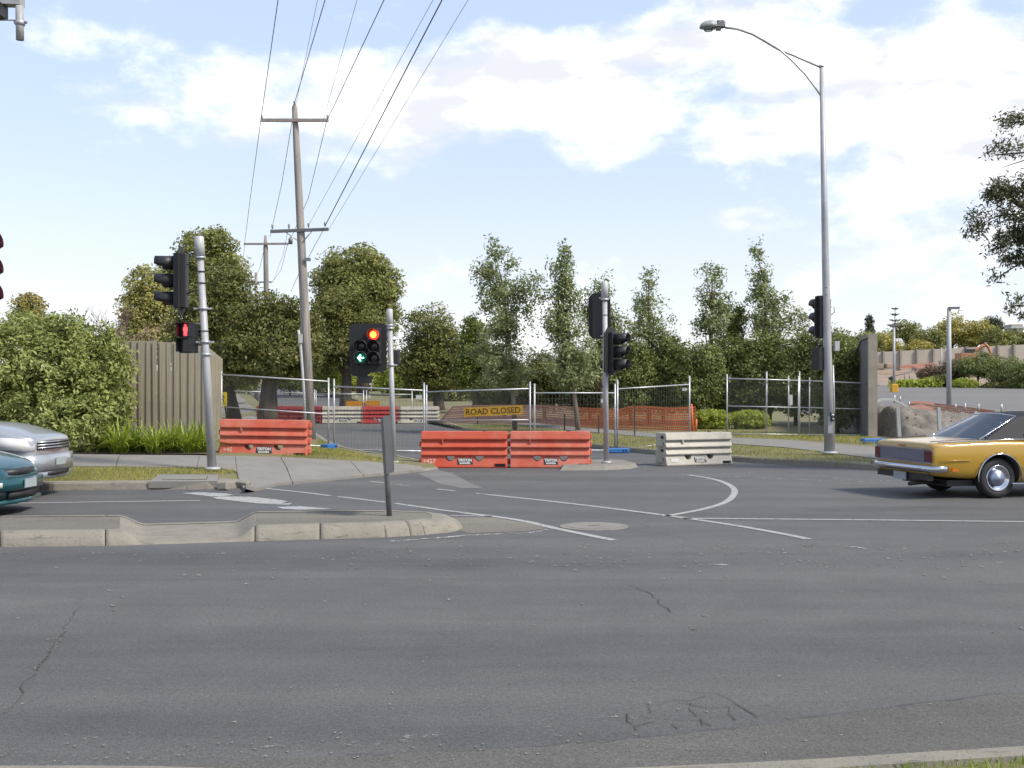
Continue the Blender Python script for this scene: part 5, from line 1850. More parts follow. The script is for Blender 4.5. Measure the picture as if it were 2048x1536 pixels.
# 2: pole with red lamp and green arrow
y2 = F * (EYE - .13) / (926 - V0)
base2, top2 = D(788, 926, y2), D(779, 618, y2)
s2 = thing('traffic_signal', 'slim grey signal pole showing a red lamp and a green left arrow', 'traffic signal', base2, 0, 'traffic signals')
pole(s2, base2, top2, .062, .055, .40, 1.35)
c2 = D(750, 670, y2 - .05); hm = frame(c2, R(-3)); ppx = F / y2
ofs = -(750 - 724) / ppx
lp = (716 - 670) / 2 / ppx
B2 = [((u - 750) / ppx, (670 - v) / ppx) for u, v in ((704, 647), (768, 647), (773, 652), (773, 738), (766, 744), (742, 744), (734, 752), (706, 752), (698, 744), (698, 655))]
signal_head(s2, hm, [(0, 0, ['red', 'off', 'off']), (ofs, -lp, ['off', 'grnarrow'])], B2, lens_r=.108, pitch=lp, visor_d=.16)
mb = TB(); mb.prism([((u - 750) / ppx, .02, (670 - v) / ppx) for u, v in ((714, 752), (744, 752), (740, 766), (722, 766))], (0, .15, 0)); mb.put(hm, 'lower_bracket', M['black'], s2)
for v in (651, 730):
    c = base2.lerp(top2, (926 - v) / 308.); clamp(s2, c, .06, .28)
MB().tube([D(774, 662, y2), D(772, 672, y2 - .05), D(775, 684, y2 - .05), D(779, 690, y2)], .014, 6).build('cable', M['black'], s2)
MB().tube([D(775, 656, y2), D(774, 675, y2 - .03)], .018, 6).build('bracket', M['steel'], s2)
mb = MB(); mb.box(D(792, 715, y2 + .15), (.16, .3, .34)); h_ = mb.build('side_lamp', M['black'], s2); h_.modifiers.new('b', 'BEVEL').width = .03

# 3: pole on the small island
y3 = F * (EYE - .09) / (926 - V0)
base3, top3 = D(1213, 926, y3), D(1209, 563, y3)
s3 = thing('traffic_signal', 'pale signal pole on the small island with two dark heads turned away', 'traffic signal', base3, 0, 'traffic signals')
pole(s3, base3, top3, .062, .058, .38, 1.45)
hm = frame(D(1199, 632, y3 + .16), R(168))
signal_head(s3, hm, [(0, .335, ['off', 'off', 'off'])], octagon(.50, 1.02, .09), lens_r=.10, visor_d=.3)
hm = frame(D(1222, 703, y3 - .16), R(58))
signal_head(s3, hm, [(.0, .27, ['redoff', 'off', 'off'])], octagon(.66, 1.08, .16), lens_r=.10, pitch=.29, visor_d=.30, board_mat='blk_board')
clamp(s3, base3.lerp(top3, (926 - 596) / 363.), .06, .26); clamp(s3, base3.lerp(top3, (926 - 672) / 363.), .06, .2)
MB().lathe([(.068, -.006), (.068, .006)], base3.lerp(top3, (926 - 630) / 363.), n=14).build('band', M['trimk'], s3)

# ---- street lamp on the right, carrying signal 4
y4 = F * (EYE - .2) / (907 - V0)
b4_, t4_ = D(1659, 907, y4), D(1643, 133, y4)
sl = thing('street_lamp', 'tall grey street lamp with a curved outreach arm at the right kerb', 'street lamp', b4_)
MB().tube([b4_ - Vector((0, 0, .1)), b4_.lerp(t4_, .25), b4_.lerp(t4_, .6), t4_], [.125, .105, .080, .052], 16).build('pole', M['steel_p'], sl)
MB().lathe([(.20, 0), (.20, .03), (.13, .06)], b4_, n=14).build('base_plate', M['steel_p'], sl)
MB().lathe([(.06, 0), (.06, .05), (0, .06)], t4_ - Vector((0, 0, .02)), n=12).build('top_cap', M['steel'], sl)
MB().box(b4_.lerp(t4_, .075) + Vector((0, -.112, 0)), (.11, .02, .42)).build('access_door', M['steel'], sl)
for v_ in (590, 576): MB().box(D(1652, v_, y4) + Vector((-.02, -.088, 0)), (.035, .01, .035)).build('bolt', M['steel_d'], sl)
arm = [(1449, 55), (1475, 58), (1505, 68), (1530, 82), (1556, 98), (1590, 112), (1642, 135)]
MB().tube([D(u, v, y4) for u, v in arm], [.028, .032, .036, .038, .034, .030, .028], 8).build('arm', M['steel'], sl)
br = [(1535, 85), (1560, 100), (1585, 122), (1610, 148), (1630, 174), (1643, 193)]
MB().tube([D(u, v, y4 - .01) for u, v in br], .026, 8).build('brace', M['steel'], sl)
lc = D(1425, 50, y4)
mb = MB(); pr = [(1399, 53, .02), (1402, 47, .10), (1410, 42, .15), (1420, 40, .17), (1432, 42, .165)]
vs, fs = [], []
for (u, vt, hw) in pr:
    a = D(u, vt, y4); bz = D(u, 56 - (u - 1400) * .01, y4).z
    for k in range(9):
        an = math.pi * k / 8
        vs.append((a.x, y4 + hw * math.cos(an), bz + (a.z - bz) * math.sin(an)))
for i in range(len(pr) - 1):
    for k in range(8):
        fs.append((9 * i + k, 9 * i + k + 1, 9 * i + k + 10, 9 * i + k + 9))
fs.append(tuple(range(9))); fs.append(tuple(9 * (len(pr) - 1) + k for k in range(9)))
for i in range(len(pr) - 1): fs.append((9 * i, 9 * i + 8, 9 * i + 17, 9 * i + 9))
lh = mb.add(vs, fs, True).build('lamp_head', M['grey_pl'], sl)
MB().lathe([(.10, 0), (.12, .03), (.09, .10), (.11, .13)], D(1417, 61.5, y4), n=14).build('refractor', M['glass'], lh)
mb = MB(); mb.box(D(1441, 48.5, y4), (.22, .22, .17)); gb_ = mb.build('gear_box', M['steel_d'], lh); bv = gb_.modifiers.new('b', 'BEVEL'); bv.width = .04; bv.segments = 2
MB().box(D(1441, 51, y4 - .112), (.19, .01, .02)).build('trim_strip', M['grey_pl'], lh)
MB().box(D(1437, 58, y4), (.12, .14, .05)).build('latch', M['steel_d'], lh)
# signal heads strapped to it
s4 = thing('traffic_signal', 'dark signal heads strapped to the street lamp, facing away to the left', 'traffic signal', b4_ + Vector((-.3, 0, 3.2)), 0, 'traffic signals')
hm = frame(D(1645, 634, y4 + .12), R(200))
signal_head(s4, hm, [(0, .335, ['off', 'off', 'off'])], octagon(.48, 1.04, .09), lens_r=.10, visor_d=.26)
for v in (622, 660):
    MB().tube([D(1638, v, y4 - .02), D(1655, v, y4)], .014, 6).build('hanger', M['black'], s4)
pm_ = frame(D(1634, 706, y4 + .1), R(215))
for zz in (0, -.285):
    mb = TB(); mb.box((0, .06, zz), (.26, .24, .27)); mb.put(pm_, 'pedestrian_lamp', M['black'], s4)
    mb = TB(); mb.box((0, -.12, zz + .13), (.26, .16, .012)); mb.put(pm_, 'hood_top', M['black'], s4)
MB().tube([D(1627, 693, y4), D(1655, 690, y4)], .014, 6).build('hanger', M['black'], s4)
# white box, loop of conduit and push button
t = thing('detector_box', 'small white box on the right side of the street lamp', 'detector box', D(1671, 692, y4)); MB().box(D(1673, 692, y4), (.11, .16, .24)).build('case', M['white'], t)
MB().box(D(1665, 692, y4), (.10, .03, .03)).build('bracket', M['steel_d'], t)
tag(MB().tube([D(1661, 612, y4 - .02), D(1668, 614, y4 - .02), D(1669, 624, y4 - .02), D(1661, 631, y4 - .02)], .014, 6, False).build('conduit_loop', M['steel'], None), 'thin grey conduit loop on the right side of the street lamp', 'conduit')
t = thing('push_button', 'round pedestrian push button unit on the street lamp at waist height', 'push button', D(1665, 833, y4 - .14))
MB().box(D(1665, 834, y4 - .14), (.09, .07, .21)).build('case', M['black'], t)
mb = MB(); mb.lathe([(.035, 0), (.035, .02), (0, .025)], D(1665, 830, y4 - .175), n=14, m=Matrix.Rotation(R(90), 3, 'X')); mb.build('button', M['steel'], t)
mb = MB(); mb.lathe([(.022, 0), (.022, .02), (0, .025)], D(1666, 838, y4 - .175), n=14, m=Matrix.Rotation(R(90), 3, 'X')); mb.build('sensor', M['white'], t)
tag(MB().tube([D(1668, 905, y4 - .02), D(1668, 800, y4 - .02), D(1666, 730, y4 - .02)], .022, 6).build('conduit', M['steel']), 'thin conduit running up the right side of the street lamp', 'conduit')

# ---- keep left post on the island, seen from behind its plate
yk = F * (EYE - HI) / (1031 - V0)
kb, kt = D(779, 1031, yk), D(767, 838, yk)
kp = thing('sign_post', 'short leaning post on the traffic island with its sign plate seen edge on', 'sign post', kb)
MB().tube([kb - Vector((0, 0, .03)), kt], .034, 12).build('post', M['steel_d'], kp)
d_ = kt - kb
m_ = Matrix.Translation(kb + d_ * .735) @ Matrix.Rotation(math.atan2(d_.x, d_.z), 4, 'Y') @ Matrix.Rotation(R(84), 4, 'Z')
mb = TB(); mb.prism([(-.225, -.045, -.36), (.225, -.045, -.36), (.225, -.045, .33), (.19, -.045, .36), (-.19, -.045, .36), (-.225, -.045, .33)], (0, .004, 0)); mb.put(m_, 'plate', M['sign_back'], kp)
for sx in (-.225, .225):
    mb = TB(); mb.box((sx, -.03, 0), (.006, .035, .68)); mb.put(m_, 'plate_flange', M['sign_back'], kp)
for zz in (-.22, .22):
    mb = TB(); mb.box((0, -.02, zz), (.44, .03, .035)); mb.put(m_, 'channel', M['steel'], kp)

# ---- signal on the left just out of the frame: its lamps show at the edge
p = Vector(((-75 - U0) / F * 13.2, 13.2, HI))
s5 = thing('traffic_signal', 'traffic signal at the left edge with three dark lamps in dull red hoods', 'traffic signal', p, 0, 'traffic signals')
MB().tube([p, p + Vector((0, 0, 4.3))], .06, 12).build('pole', M['steel_p'], s5)
hm = frame(D(-56, 540, 13.1), R(62))
signal_head(s5, hm, [(0, .30, ['redoff', 'redoff', 'redoff'])], octagon(.60, 1.2, .12), lens_r=.115, pitch=.30, visor_d=.22, vis_mat='visor_red')
MB().tube([D(-28, 500, 13.15), p + Vector((0, 0, 3.35))], .02, 6).build('hanger', M['black'], s5)
# mast arm pole with hanging pipe
ym = 15.0
pb_ = Vector(((-330 - U0) / F * ym, ym, .2)); pb_.z = .2
ma = thing('mast_arm', 'grey mast arm end with a hanging pipe at the upper left corner', 'mast arm', Vector((pb_.x, ym, 0.0)))
MB().tube([Vector((pb_.x, ym, 0)), Vector((pb_.x, ym, 6.6))], [.13, .09], 12).build('pole', M['steel_p'], ma)
MB().box((D(-330, -4, ym) + D(45, 2, ym)) / 2 + Vector((0, 0, .04)), ((45 + 330) / F * ym, .16, .17), 0, Matrix.Rotation(R(2), 3, 'Y')).build('arm', M['grey_pl'], ma)
MB().tube([D(39, 12, ym - .03), D(40, 80, ym - .03)], .052, 14).build('hanging_pipe', M['grey_pl'], ma)
MB().lathe([(.064, -.03), (.064, .03)], D(40, 46, ym - .03), n=14).build('clamp', M['steel'], ma)
MB().box(D(41, 45, ym - .03), (.17, .03, .03)).build('clamp_bolt', M['steel_d'], ma)
MB().tube([D(-60, 40, ym), D(36, 40.5, ym)], .008, 6).build('stay', M['steel_d'], ma)
MB().box(D(-16, 22, ym - .05), (.32, .25, .17)).build('hung_signal', M['black'], ma)

# ---- power poles and wires
yP = 37.0
pp_b, pp_t = D(622, 876, yP), D(589, 209, yP)
pp1 = thing('power_pole', 'leaning timber power pole with two crossarms beside the mesh fence', 'power pole', Vector((pp_b.x, pp_b.y, zl(pp_b.x, pp_b.y))), 0, 'timber power poles')
MB().tube([pp_b - Vector((0, 0, .3)), pp_b.lerp(pp_t, .35), pp_b.lerp(pp_t, .8), pp_t.lerp(pp_b, .01), pp_t], [.175, .155, .115, .095, .05], 14).build('pole', M['timber'], pp1)


def pw_(u, v, dy=0): return D(u, v, yP + dy)


def bar(p, q, h, name, mat_, t):
    d = q - p; a = math.atan2(d.z, d.x)
    MB().box((p + q) / 2, (d.length, .09, h), 0, Matrix.Rotation(-a, 3, 'Y')).build(name, mat_, t)


bar(pw_(522, 240.5, -.14), pw_(657, 240.5, -.14), .10, 'upper_crossarm', M['arm_t'], pp1)
bar(pw_(541, 463, -.14), pw_(657, 458.5, -.14), .10, 'lower_crossarm', M['arm_m'], pp1)
for u, v in ((545, 452), (578, 451), (617, 449), (650, 447), (524, 234), (655, 233), (589, 205)):
    c = pw_(u, v, -.14); 
    MB().lathe([(.022, -.10), (.03, -.04), (.045, -.02), (.03, 0), (.045, .02), (.03, .05), (0, .06)], c, n=10).build('insulator', M['grey_pl'], pp1)
for (u0, v0, u1, v1) in ((571, 464, 595, 481), (626, 460, 607, 482)):
    MB().tube([pw_(u0, v0, -.16), pw_(u1, v1, -.14)], .02, 6).build('brace', M['steel'], pp1)
MB().lathe([(.07, -.10), (.07, .07), (.03, .12)], pw_(581, 482, -.2), n=10).build('fuse_box', M['steel_d'], pp1)
MB().tube([pw_(581, 478, -.2), pw_(582, 470, -.16)], .015, 6).build('fuse_hanger', M['steel_d'], pp1)
MB().box(pw_(615, 519, -.14), (.20, .10, .10)).build('cable_bracket', M['steel_d'], pp1)
MB().box(pw_(610, 521, -.10), (.12, .05, .05)).build('bracket_arm', M['steel'], pp1)
MB().tube([pw_(597, 660, -.22), pw_(601, 690, -.22), pw_(607, 770, -.22), pw_(611, 850, -.22)], .045, 8).build('cable_guard', M['white'], pp1)
MB().box(pw_(601, 677, -.25), (.12, .12, .30)).build('fuse_case', M['white'], pp1)
yQ = 57.5
qb, qt = D(536, 760, yQ), D(531, 471, yQ)
pp2 = thing('power_pole', 'second timber power pole rising from the dark trees down the side street', 'power pole', Vector((qb.x, qb.y, gz(yQ) + .1)), 0, 'timber power poles')
qb.z = gz(yQ) + .1
MB().tube([qb, qb.lerp(qt, .93), qt], [.16, .125, .06], 12).build('pole', M['timber'], pp2)
p_, q_ = D(488, 488, yQ - .14), D(577, 487.5, yQ - .14)
bar(p_, q_, .10, 'upper_crossarm', M['arm_t'], pp2)
yR = 84
rb, rt = D(513, 700, yR), D(512, 545, yR); rb.z = gz(yR)
pp3 = thing('power_pole', 'farthest timber power pole, its tip just above the dark trees', 'power pole', rb, 0, 'timber power poles')
MB().tube([rb, rt], [.16, .10], 10).build('pole', M['timber'], pp3)
bar(D(484, 565, yR), D(543, 564, yR), .10, 'upper_crossarm', M['arm_m'], pp3)


def wire(lab, pts, r, mat_='wire', sag=0):
    """pts: world points; the span beyond the last goes on in a straight line over the camera"""
    P = []
    for a, b in zip(pts[:-1], pts[1:]):
        for k in range(10):
            f = k / 10; P.append(a.lerp(b, f) - Vector((0, 0, sag * 4 * f * (1 - f) * (a - b).length / 20)))
    P.append(pts[-1])
    o = MB().tube(P, r, 5, False).build('power_line', M[mat_])
    return tag(o, lab, 'wire', 'overhead wires')


def overhead(u, y=25.0):
    return D(u, 0, y)


def ext(a, b):      # carry on past the top of the picture towards the next pole behind the camera
    d = (b - a) / (a.y - b.y)
    return b + d * (b.y + 4)


def run(lab, a_uvy, u_top, r, mat_='wire', back=None, yt=25.0):
    a = D(*a_uvy); b = overhead(u_top, yt)
    pts = ([D(*q) for q in back] if back else []) + [a, b, ext(a, b)]
    wire(lab, pts, r, mat_)


run('black wire on the left end of the upper crossarm', (522, 237, yP - .14), 556, .011, back=[(484, 565, yR), (489, 488, yQ - .14), (500, 400, 47)])
run('black wire on the tip of the timber power pole', (589, 206, yP - .14), 650, .011)
run('thin grey wire close beside the pole tip wire', (591, 214, yP - .1), 635, .006, 'wire_l')
run('black wire on the right end of the upper crossarm', (656, 237, yP - .14), 768, .011)
run('thin grey wire between the pole tip and the upper right crossarm end', (641, 260, yP), 714, .006, 'wire_l')
run('thick black service cable on the right end of the lower crossarm', (650, 452, yP - .14), 884, .015)
run('thin grey wire left of the thick service cable', (618, 449, yP - .14), 866, .006, 'wire_l')
run('thin grey wire right of the thick service cable', (657, 460, yP - .14), 936, .006, 'wire_l')
wire('black wire from the pole tip down to the second power pole', [D(588, 220, yP), D(563, 370, 45), D(540, 474, yQ)], .011)
wire('black wire from the upper right crossarm end to the second power pole', [D(653, 243, yP), D(617, 395, 45), D(577, 488, yQ - .14)], .011)
wire('thin grey wire from the lower crossarm down the side street', [D(578, 452, yP), D(566, 510, 50), D(545, 566, yR)], .008, 'wire_l')
wire('grey wire sagging from the second pole to the farthest pole', [D(575, 490, yQ), D(562, 540, 68), D(543, 566, yR)], .012, 'wire_l')
wire('thin grey wire from the second pole tip to the farthest pole', [D(530, 490, yQ), D(520, 535, 68), D(513, 548, yR)], .012, 'wire_l')
wire('black cable from the lower crossarm end to the pole bracket', [D(648, 458, yP - .14), D(630, 490, yP - .2), D(617, 515, yP - .2)], .010)
wire('black cable leaving the timber pole low towards the trees', [D(606, 530, yP), D(592, 560, 45), D(582, 583, 54)], .010, 'wire_l')

# ---- curved top wall on the right
W0, W1 = D(1738, 672, 35.4), Vector((5.2, 62, 0))
wl = thing('curved_top_wall', 'grey rendered wall end with a swept up top behind the mesh fence', 'wall', Vector((W0.x, W0.y, zr(W0.x, W0.y))))
# the wall runs away to the back left; its near end sweeps up to a pillar
dirw = (Vector((D(1702, 705, 40).x, 40, 0)) - Vector((W0.x, W0.y, 0))).normalized()
th = Vector((-dirw.y, dirw.x, 0)) * -.19
hs = [(0, 3.42), (1.5, 3.42), (1.9, 3.38), (2.3, 3.26), (2.7, 3.08), (3.2, 2.92), (3.9, 2.83), (4.8, 2.80), (14, 2.80)]
gnd = .1
pts = [Vector((W0.x, W0.y, 0)) + dirw * s + Vector((0, 0, h)) for s, h in hs] + [Vector((W0.x, W0.y, 0)) + dirw * 14 + Vector((0, 0, gnd)), Vector((W0.x, W0.y, gnd))]
MB().prism(pts, th).build('wall_panel', M['wall_g'], wl)
cp = []
mb = MB(); vs, fs = [], []
for s, h in hs:
    p = Vector((W0.x, W0.y, 0)) + dirw * s + Vector((0, 0, h))
    vs += [p - th * .25 + Vector((0, 0, .002)), p + th * 1.25 + Vector((0, 0, .002)), p + th * 1.25 + Vector((0, 0, .12)), p - th * .25 + Vector((0, 0, .12))]
n = len(hs)
for i in range(n - 1):
    for k in range(4): fs.append((4 * i + k, 4 * i + (k + 1) % 4, 4 * i + 4 + (k + 1) % 4, 4 * i + 4 + k))
fs += [(0, 1, 2, 3), tuple(4 * (n - 1) + k for k in range(4))]
mb.add(vs, fs).build('coping', M['wall_e'], wl)
pc_ = Vector((W0.x, W0.y, 0)) - dirw * .09 + th * .5
MB().box(pc_ + Vector((0, 0, 1.78)), (.18, .27, 3.4), math.atan2(dirw.y, dirw.x)).build('end_pier', M['wall_e'], wl)

# ---- dirt mound and guard posts
bm = bmesh.new()
nx, ny = 130, 90
x0, x1, y0_, y1_ = 11.75, 23.5, 32.8, 47.0
from mathutils import noise as mnoise
grid = []
for j in range(ny + 1):
    row = []
    for i in range(nx + 1):
        x, y = x0 + (x1 - x0) * i / nx, y0_ + (y1_ - y0_) * j / ny
        fx = min(1, (x - x0) / .6) * min(1, (x1 - x) / 6.0); fy = min(1, (y - y0_) / 3.6) * min(1, (y1_ - y) / 5)
        sm = lambda t: t * t * (3 - 2 * t)
        h = 1.06 * sm(max(0, fx)) * sm(max(0, fy)) * max(.22, 1.0 - .10 * max(0, x - x0 - .8))
        h *= 1 + .22 * mnoise.noise(Vector((x * .55, y * .55, 0)))
        h += (.20 * mnoise.noise(Vector((x * 1.7, y * 1.7, 3))) + .10 * mnoise.noise(Vector((x * 4, y * 4, 7))) + .07 * mnoise.noise(Vector((x * 9, y * 9, 2)))) * min(1, h * 2)
        row.append(bm.verts.new((x, y, .16 + h - .05)))
    grid.append(row)
for j in range(ny):
    for i in range(nx):
        bm.faces.new((grid[j][i], grid[j][i + 1], grid[j + 1][i + 1], grid[j + 1][i]))
me = bpy.data.meshes.new('dirt_mound'); bm.to_mesh(me); bm.free()
for p_ in me.polygons: p_.use_smooth = True
tag(link_mesh('dirt_mound', me, M['dirt']), kind='structure')
cl = MB()
for i in range(420):
    x, y = random.uniform(12.0, 20), random.uniform(33.2, 38)
    fx = min(1, (x - x0) / .6); fy = min(1, (y - y0_) / 3.6); sm = lambda t: t * t * (3 - 2 * t)
    z = .11 + 1.06 * sm(fx) * sm(fy) * max(.22, 1.0 - .10 * max(0, x - x0 - .8)) * (1 + .22 * mnoise.noise(Vector((x * .55, y * .55, 0))))
    s = random.uniform(.015, .05)
    cl.box((x, y, z), (s * 1.4, s, s), 0, Euler((random.random() * 3, random.random() * 3, random.random() * 3)).to_matrix())
tag(cl.build('rubble', M['dirt']), kind='stuff')
for (u0, v0, u1, v1, y, lab) in ((1800, 880, 1795, 815, 32.4, 'pale guard post leaning left in front of the dirt mound'), (1881, 880, 1877, 815, 32.6, 'pale guard post just left of the yellow car windscreen'), (1955, 880, 1951, 823, 32.9, 'pale guard post showing over the yellow car')):
    p, q = D(u0, v0, y), D(u1, v1, y); p.z = .1
    m4 = Matrix.Rotation(math.atan2(q.x - p.x, q.z - p.z), 3, 'Y')
    o_ = MB().box((p + q) / 2, (.095, .095, (q - p).length), 0, m4).build('guard_post', M['steel_p']); tag(o_, lab, 'guard post', 'guard posts in front of the dirt mound')
# white kerb edging curving over the mound, small stakes and faded netting
mb = MB()
pts = [D(u, v, 50) for u, v in ((1752, 803), (1762, 797.5), (1775, 796), (1788, 797), (1800, 803), (1815, 811), (1836, 818))]
for a, b in zip(pts[:-1], pts[1:]):
    d = b - a
    mb.prism([a, b, b + Vector((0, .14, 0)), a + Vector((0, .14, 0))], (0, 0, -.10))
tag(mb.build('white_kerb_edging', M['white']), 'white painted kerb edging curving along the top of the dirt mound', 'kerb edging')
netting('faded salmon netting lying low along the edge of the car park', [D(u, v, y) for u, v, y in ((1822, 806, 57), (1838, 804, 57), (1870, 809, 57), (1930, 816, 56), (1990, 824, 55))], [D(u, v, y) for u, v, y in ((1812, 815, 57), (1838, 816, 57), (1870, 820, 57), (1930, 828, 56), (1990, 830, 55))], M['net_f'], .12, .07)
for (u, vt, vb, lab) in ((1789, 790, 806, 'thin white stake left end of the car park edge'), (1800, 793, 806, 'thin white stake above the kerb edging'), (1818, 803, 814, 'short grey stake where the salmon netting begins'), (1911, 808, 820, 'short dark stake right of the tall car park light'), (1930, 807, 822, 'grey stake above the left of the yellow car roof'), (1957, 808, 824, 'grey stake over the middle of the yellow car windscreen'), (2003, 808, 826, 'tall grey stake over the yellow car roof')):
    tag(MB().tube([D(u, vb, 55), D(u, vt, 55)], .045, 6).build('survey_stake', M['steel']), lab, 'stake', 'stakes along the car park edge')

# ---- car park lights
for (u, vb, vt, y, r, hd, lab) in ((1898, 816, 616, 66, .15, 'right', 'tall pale car park light with a flat head, nearer of two'), (1788, 788, 650, 104, .13, 'left', 'more distant car park light standing in a yellow block')):
    p, q = D(u, vb, y), D(u, vt, y); p.z = gz(y) + .1
    t = thing('car_park_light', lab, 'light pole', p, 0, 'car park lights')
    MB().tube([p, q], [r, r * .8], 10).build('pole', M['steel_p'], t)
    s = 1 if hd == 'right' else -1
    MB().box(q + Vector((s * .28, 0, 0)), (.60, .34, .13)).build('lamp_head', M['steel_d'], t)
    if s < 0:
        o_ = MB().box(p + Vector((0, 0, .42)), (.62, .62, .84)).build('base_block', M['yellow'], t); bv = o_.modifiers.new('b', 'BEVEL'); bv.width = .06
        o_ = MB().box(q + Vector((.28, 0, 0)), (.5, .34, .13)).build('lamp_head', M['steel_d'], t)
for (u, vb, vt, y, lab) in ((1883, 765, 695, 126, 'thin pale pole among the brown shrubs'), (742, 800, 755, 100, 'slim pale sign post far down the side street')):
    p, q = D(u, vb, y), D(u, vt, y); p.z = gz(y)
    t = thing('slim_pole', lab, 'pole', p)
    MB().tube([p, q], .07, 8).build('pole', M['steel_p'], t)
    if u < 800: MB().box(q + Vector((0, -.08, -.3)), (.28, .04, .75)).build('sign_plate', M['white'], t)
# ---- precast wall, far right
pw = thing('precast_wall', 'long cream precast panel wall beyond the car park', 'wall', D(1750, 740, 158))
us = [1738, 1767, 1801, 1834, 1867, 1900, 1933, 1966, 1996, 2028, 2062, 2100]
tops = lambda u: 705.0 - (u - 1738) * (705 - 689) / (2048 - 1738)
mesh_p = None
for a, b in zip(us[:-1], us[1:]):
    p, q = D(a + 1.4, tops(a), 158), D(b - 1.4, tops(b), 158)
    o_ = MB().prism([p, q, Vector((q.x, q.y, 3.9)), Vector((p.x, p.y, 3.9))], (0, .2, 0)).build('panel', M['precast'], pw)
for a in us:
    q = D(a, tops(a) - 2, 157.85)
    MB().box(Vector((q.x, q.y, (q.z + 3.9) / 2)), (.26, .35, q.z - 3.9)).build('post', M['precast_d'], pw)
netting('orange netting on the clay bank below the precast wall', [D(u, v, 154) for u, v in ((1800, 733), (1830, 730), (1868, 726))], [D(u, v, 154) for u, v in ((1800, 737), (1830, 736), (1868, 734))], M['net_f'], .2, .12)
# sandstone lumps at the foot of the wall
for (u, v, w, h, lab) in ((1757, 733, 1.3, .8, 'sandstone block left of the distant car park light, near the swept wall'), (1776, 732, 1.0, .7, 'sandstone block left of the distant car park light, nearest to it')):
    o_ = MB().box(D(u, v, 153), (w, .8, h), .3).build('stone_block', M['dirt' if False else 'bank']); bv = o_.modifiers.new('b', 'BEVEL'); bv.width = .15; bv.segments = 2; tag(o_, lab, 'stone block', 'sandstone blocks on the bank')
# bin and rail beside the bank
t = thing('green_bin', 'small dark green bin standing below the clay bank', 'bin', D(1783, 772, 132)); MB().box(D(1783, 764, 132), (.5, .5, .9)).build('tub', M['blk_board'], t); MB().box(D(1783, 755.5, 132), (.6, .6, .12)).build('lid', M['trimk'], t)
t = thing('handrail', 'thin metal handrail on the steps below the clay bank', 'handrail', D(1820, 770, 131))
for u in (1809, 1819): MB().tube([D(u, 770, 131), D(u, 745, 131)], .06, 6).build('post', M['steel_d'], t)
MB().tube([D(1780, 754, 131), D(1819, 745, 131), D(1840, 744, 131)], .05, 6).build('rail', M['steel_d'], t)
# house with a grey roof, and a roof at the far right
t = thing('house', 'house with a pale grey hipped roof half hidden by trees', 'house', D(1795, 700, 184))
c0_, c1_, c2_, c3_ = D(1776, 692, 184), D(1812, 692, 184), D(1804, 677, 186), D(1782, 677, 186)
MB().prism([D(1778, 692, 184.5), D(1810, 692, 184.5), D(1810, 706, 184.5), D(1778, 706, 184.5)], (0, 6, 0)).build('wall', M['brick_w'], t)
hx = [c0_, c1_, c1_ + Vector((0, 7, 0)), c0_ + Vector((0, 7, 0))]; rg = [D(1785, 676.5, 187.5), D(1803, 676.5, 187.5)]
MB().add(hx + rg, [(0, 1, 5, 4), (1, 2, 5), (2, 3, 4, 5), (3, 0, 4), (3, 2, 1, 0)]).build('roof', M['roof_s'], t)
t = thing('building', 'pale building top between trees near the right edge', 'building', D(2028, 680, 200))
MB().box(D(2027, 664, 200), (2.0, 3, 2.6)).build('wall', M['precast'], t); MB().box(D(2027, 656, 200), (2.4, 3.4, .3)).build('roof', M['roof_s'], t); MB().box(D(2026, 662, 198.4), (.9, .1, .9)).build('window', M['lens_off'], t)
# excavator
ye = 150
t = thing('excavator', 'weathered orange excavator with its boom raised in front of the precast wall', 'excavator', D(1945, 735, ye))
MB().tube([D(1938, 712, ye), D(1950, 702, ye), D(1962, 693, ye), D(1972, 690, ye)], [.22, .30, .26, .2], 4, True, False).build('boom', M['exc'], t)
MB().tube([D(1969, 686, ye), D(1976, 694, ye), D(1983, 708, ye)], [.18, .22, .14], 4, True, False).build('stick', M['exc'], t)
MB().prism([D(1979, 706, ye - .4), D(1988, 706, ye - .4), D(1987, 714, ye - .4), D(1980, 713, ye - .4)], (0, .9, 0)).build('bucket', M['exc'], t)
MB().tube([D(1945, 704, ye), D(1960, 690, ye)], .08, 6).build('ram', M['steel'], t)
MB().box(D(1934, 716, ye), (2.4, 2.2, 1.3)).build('body', M['exc'], t)
MB().box(D(1940, 708, ye - .4), (1.0, 1.0, 1.3)).build('cab', M['trimk'], t)
for dy in (-.9, .9): MB().box(D(1934, 727, ye + dy), (3.2, .5, .7)).build('track', M['tyre'], t)

# ---- yellow pedestrian sign beyond the fence, left
yy_ = 34.5
t = thing('pedestrian_sign', 'small bright yellow sign with a walking figure behind the left fence panel', 'sign', D(446, 832, yy_))
p0 = D(445.5, 798, yy_)
MB().box(p0, (.26, .01, .42)).build('board', M['yellow2'], t)
mb = MB(); mb.lathe([(.022, 0), (.022, .004), (0, .005)], p0 + Vector((0, -.010, .145)), n=10, m=Matrix.Rotation(R(90), 3, 'X'))
mb.prism([p0 + Vector((a, -.008, b)) for a, b in ((-.03, .11), (.03, .11), (.075, .03), (.06, .02), (.02, .07), (.02, .0), (.06, -.10), (.035, -.11), (0, -.02), (-.05, -.10), (-.07, -.09), (-.02, .0), (-.03, .06), (-.06, .0), (-.075, .01))], (0, .003, 0)); mb.build('walking_figure', M['ink_k'], t)
MB().box(p0 + Vector((0, -.007, -.15)), (.22, .003, .02)).build('lettering_bar', M['ink_k'], t)
for sx in (-.11, .11): MB().tube([p0 + Vector((sx, .01, -.2)), p0 + Vector((sx, .05, -.50))], .012, 6).build('leg', M['steel_d'], t)

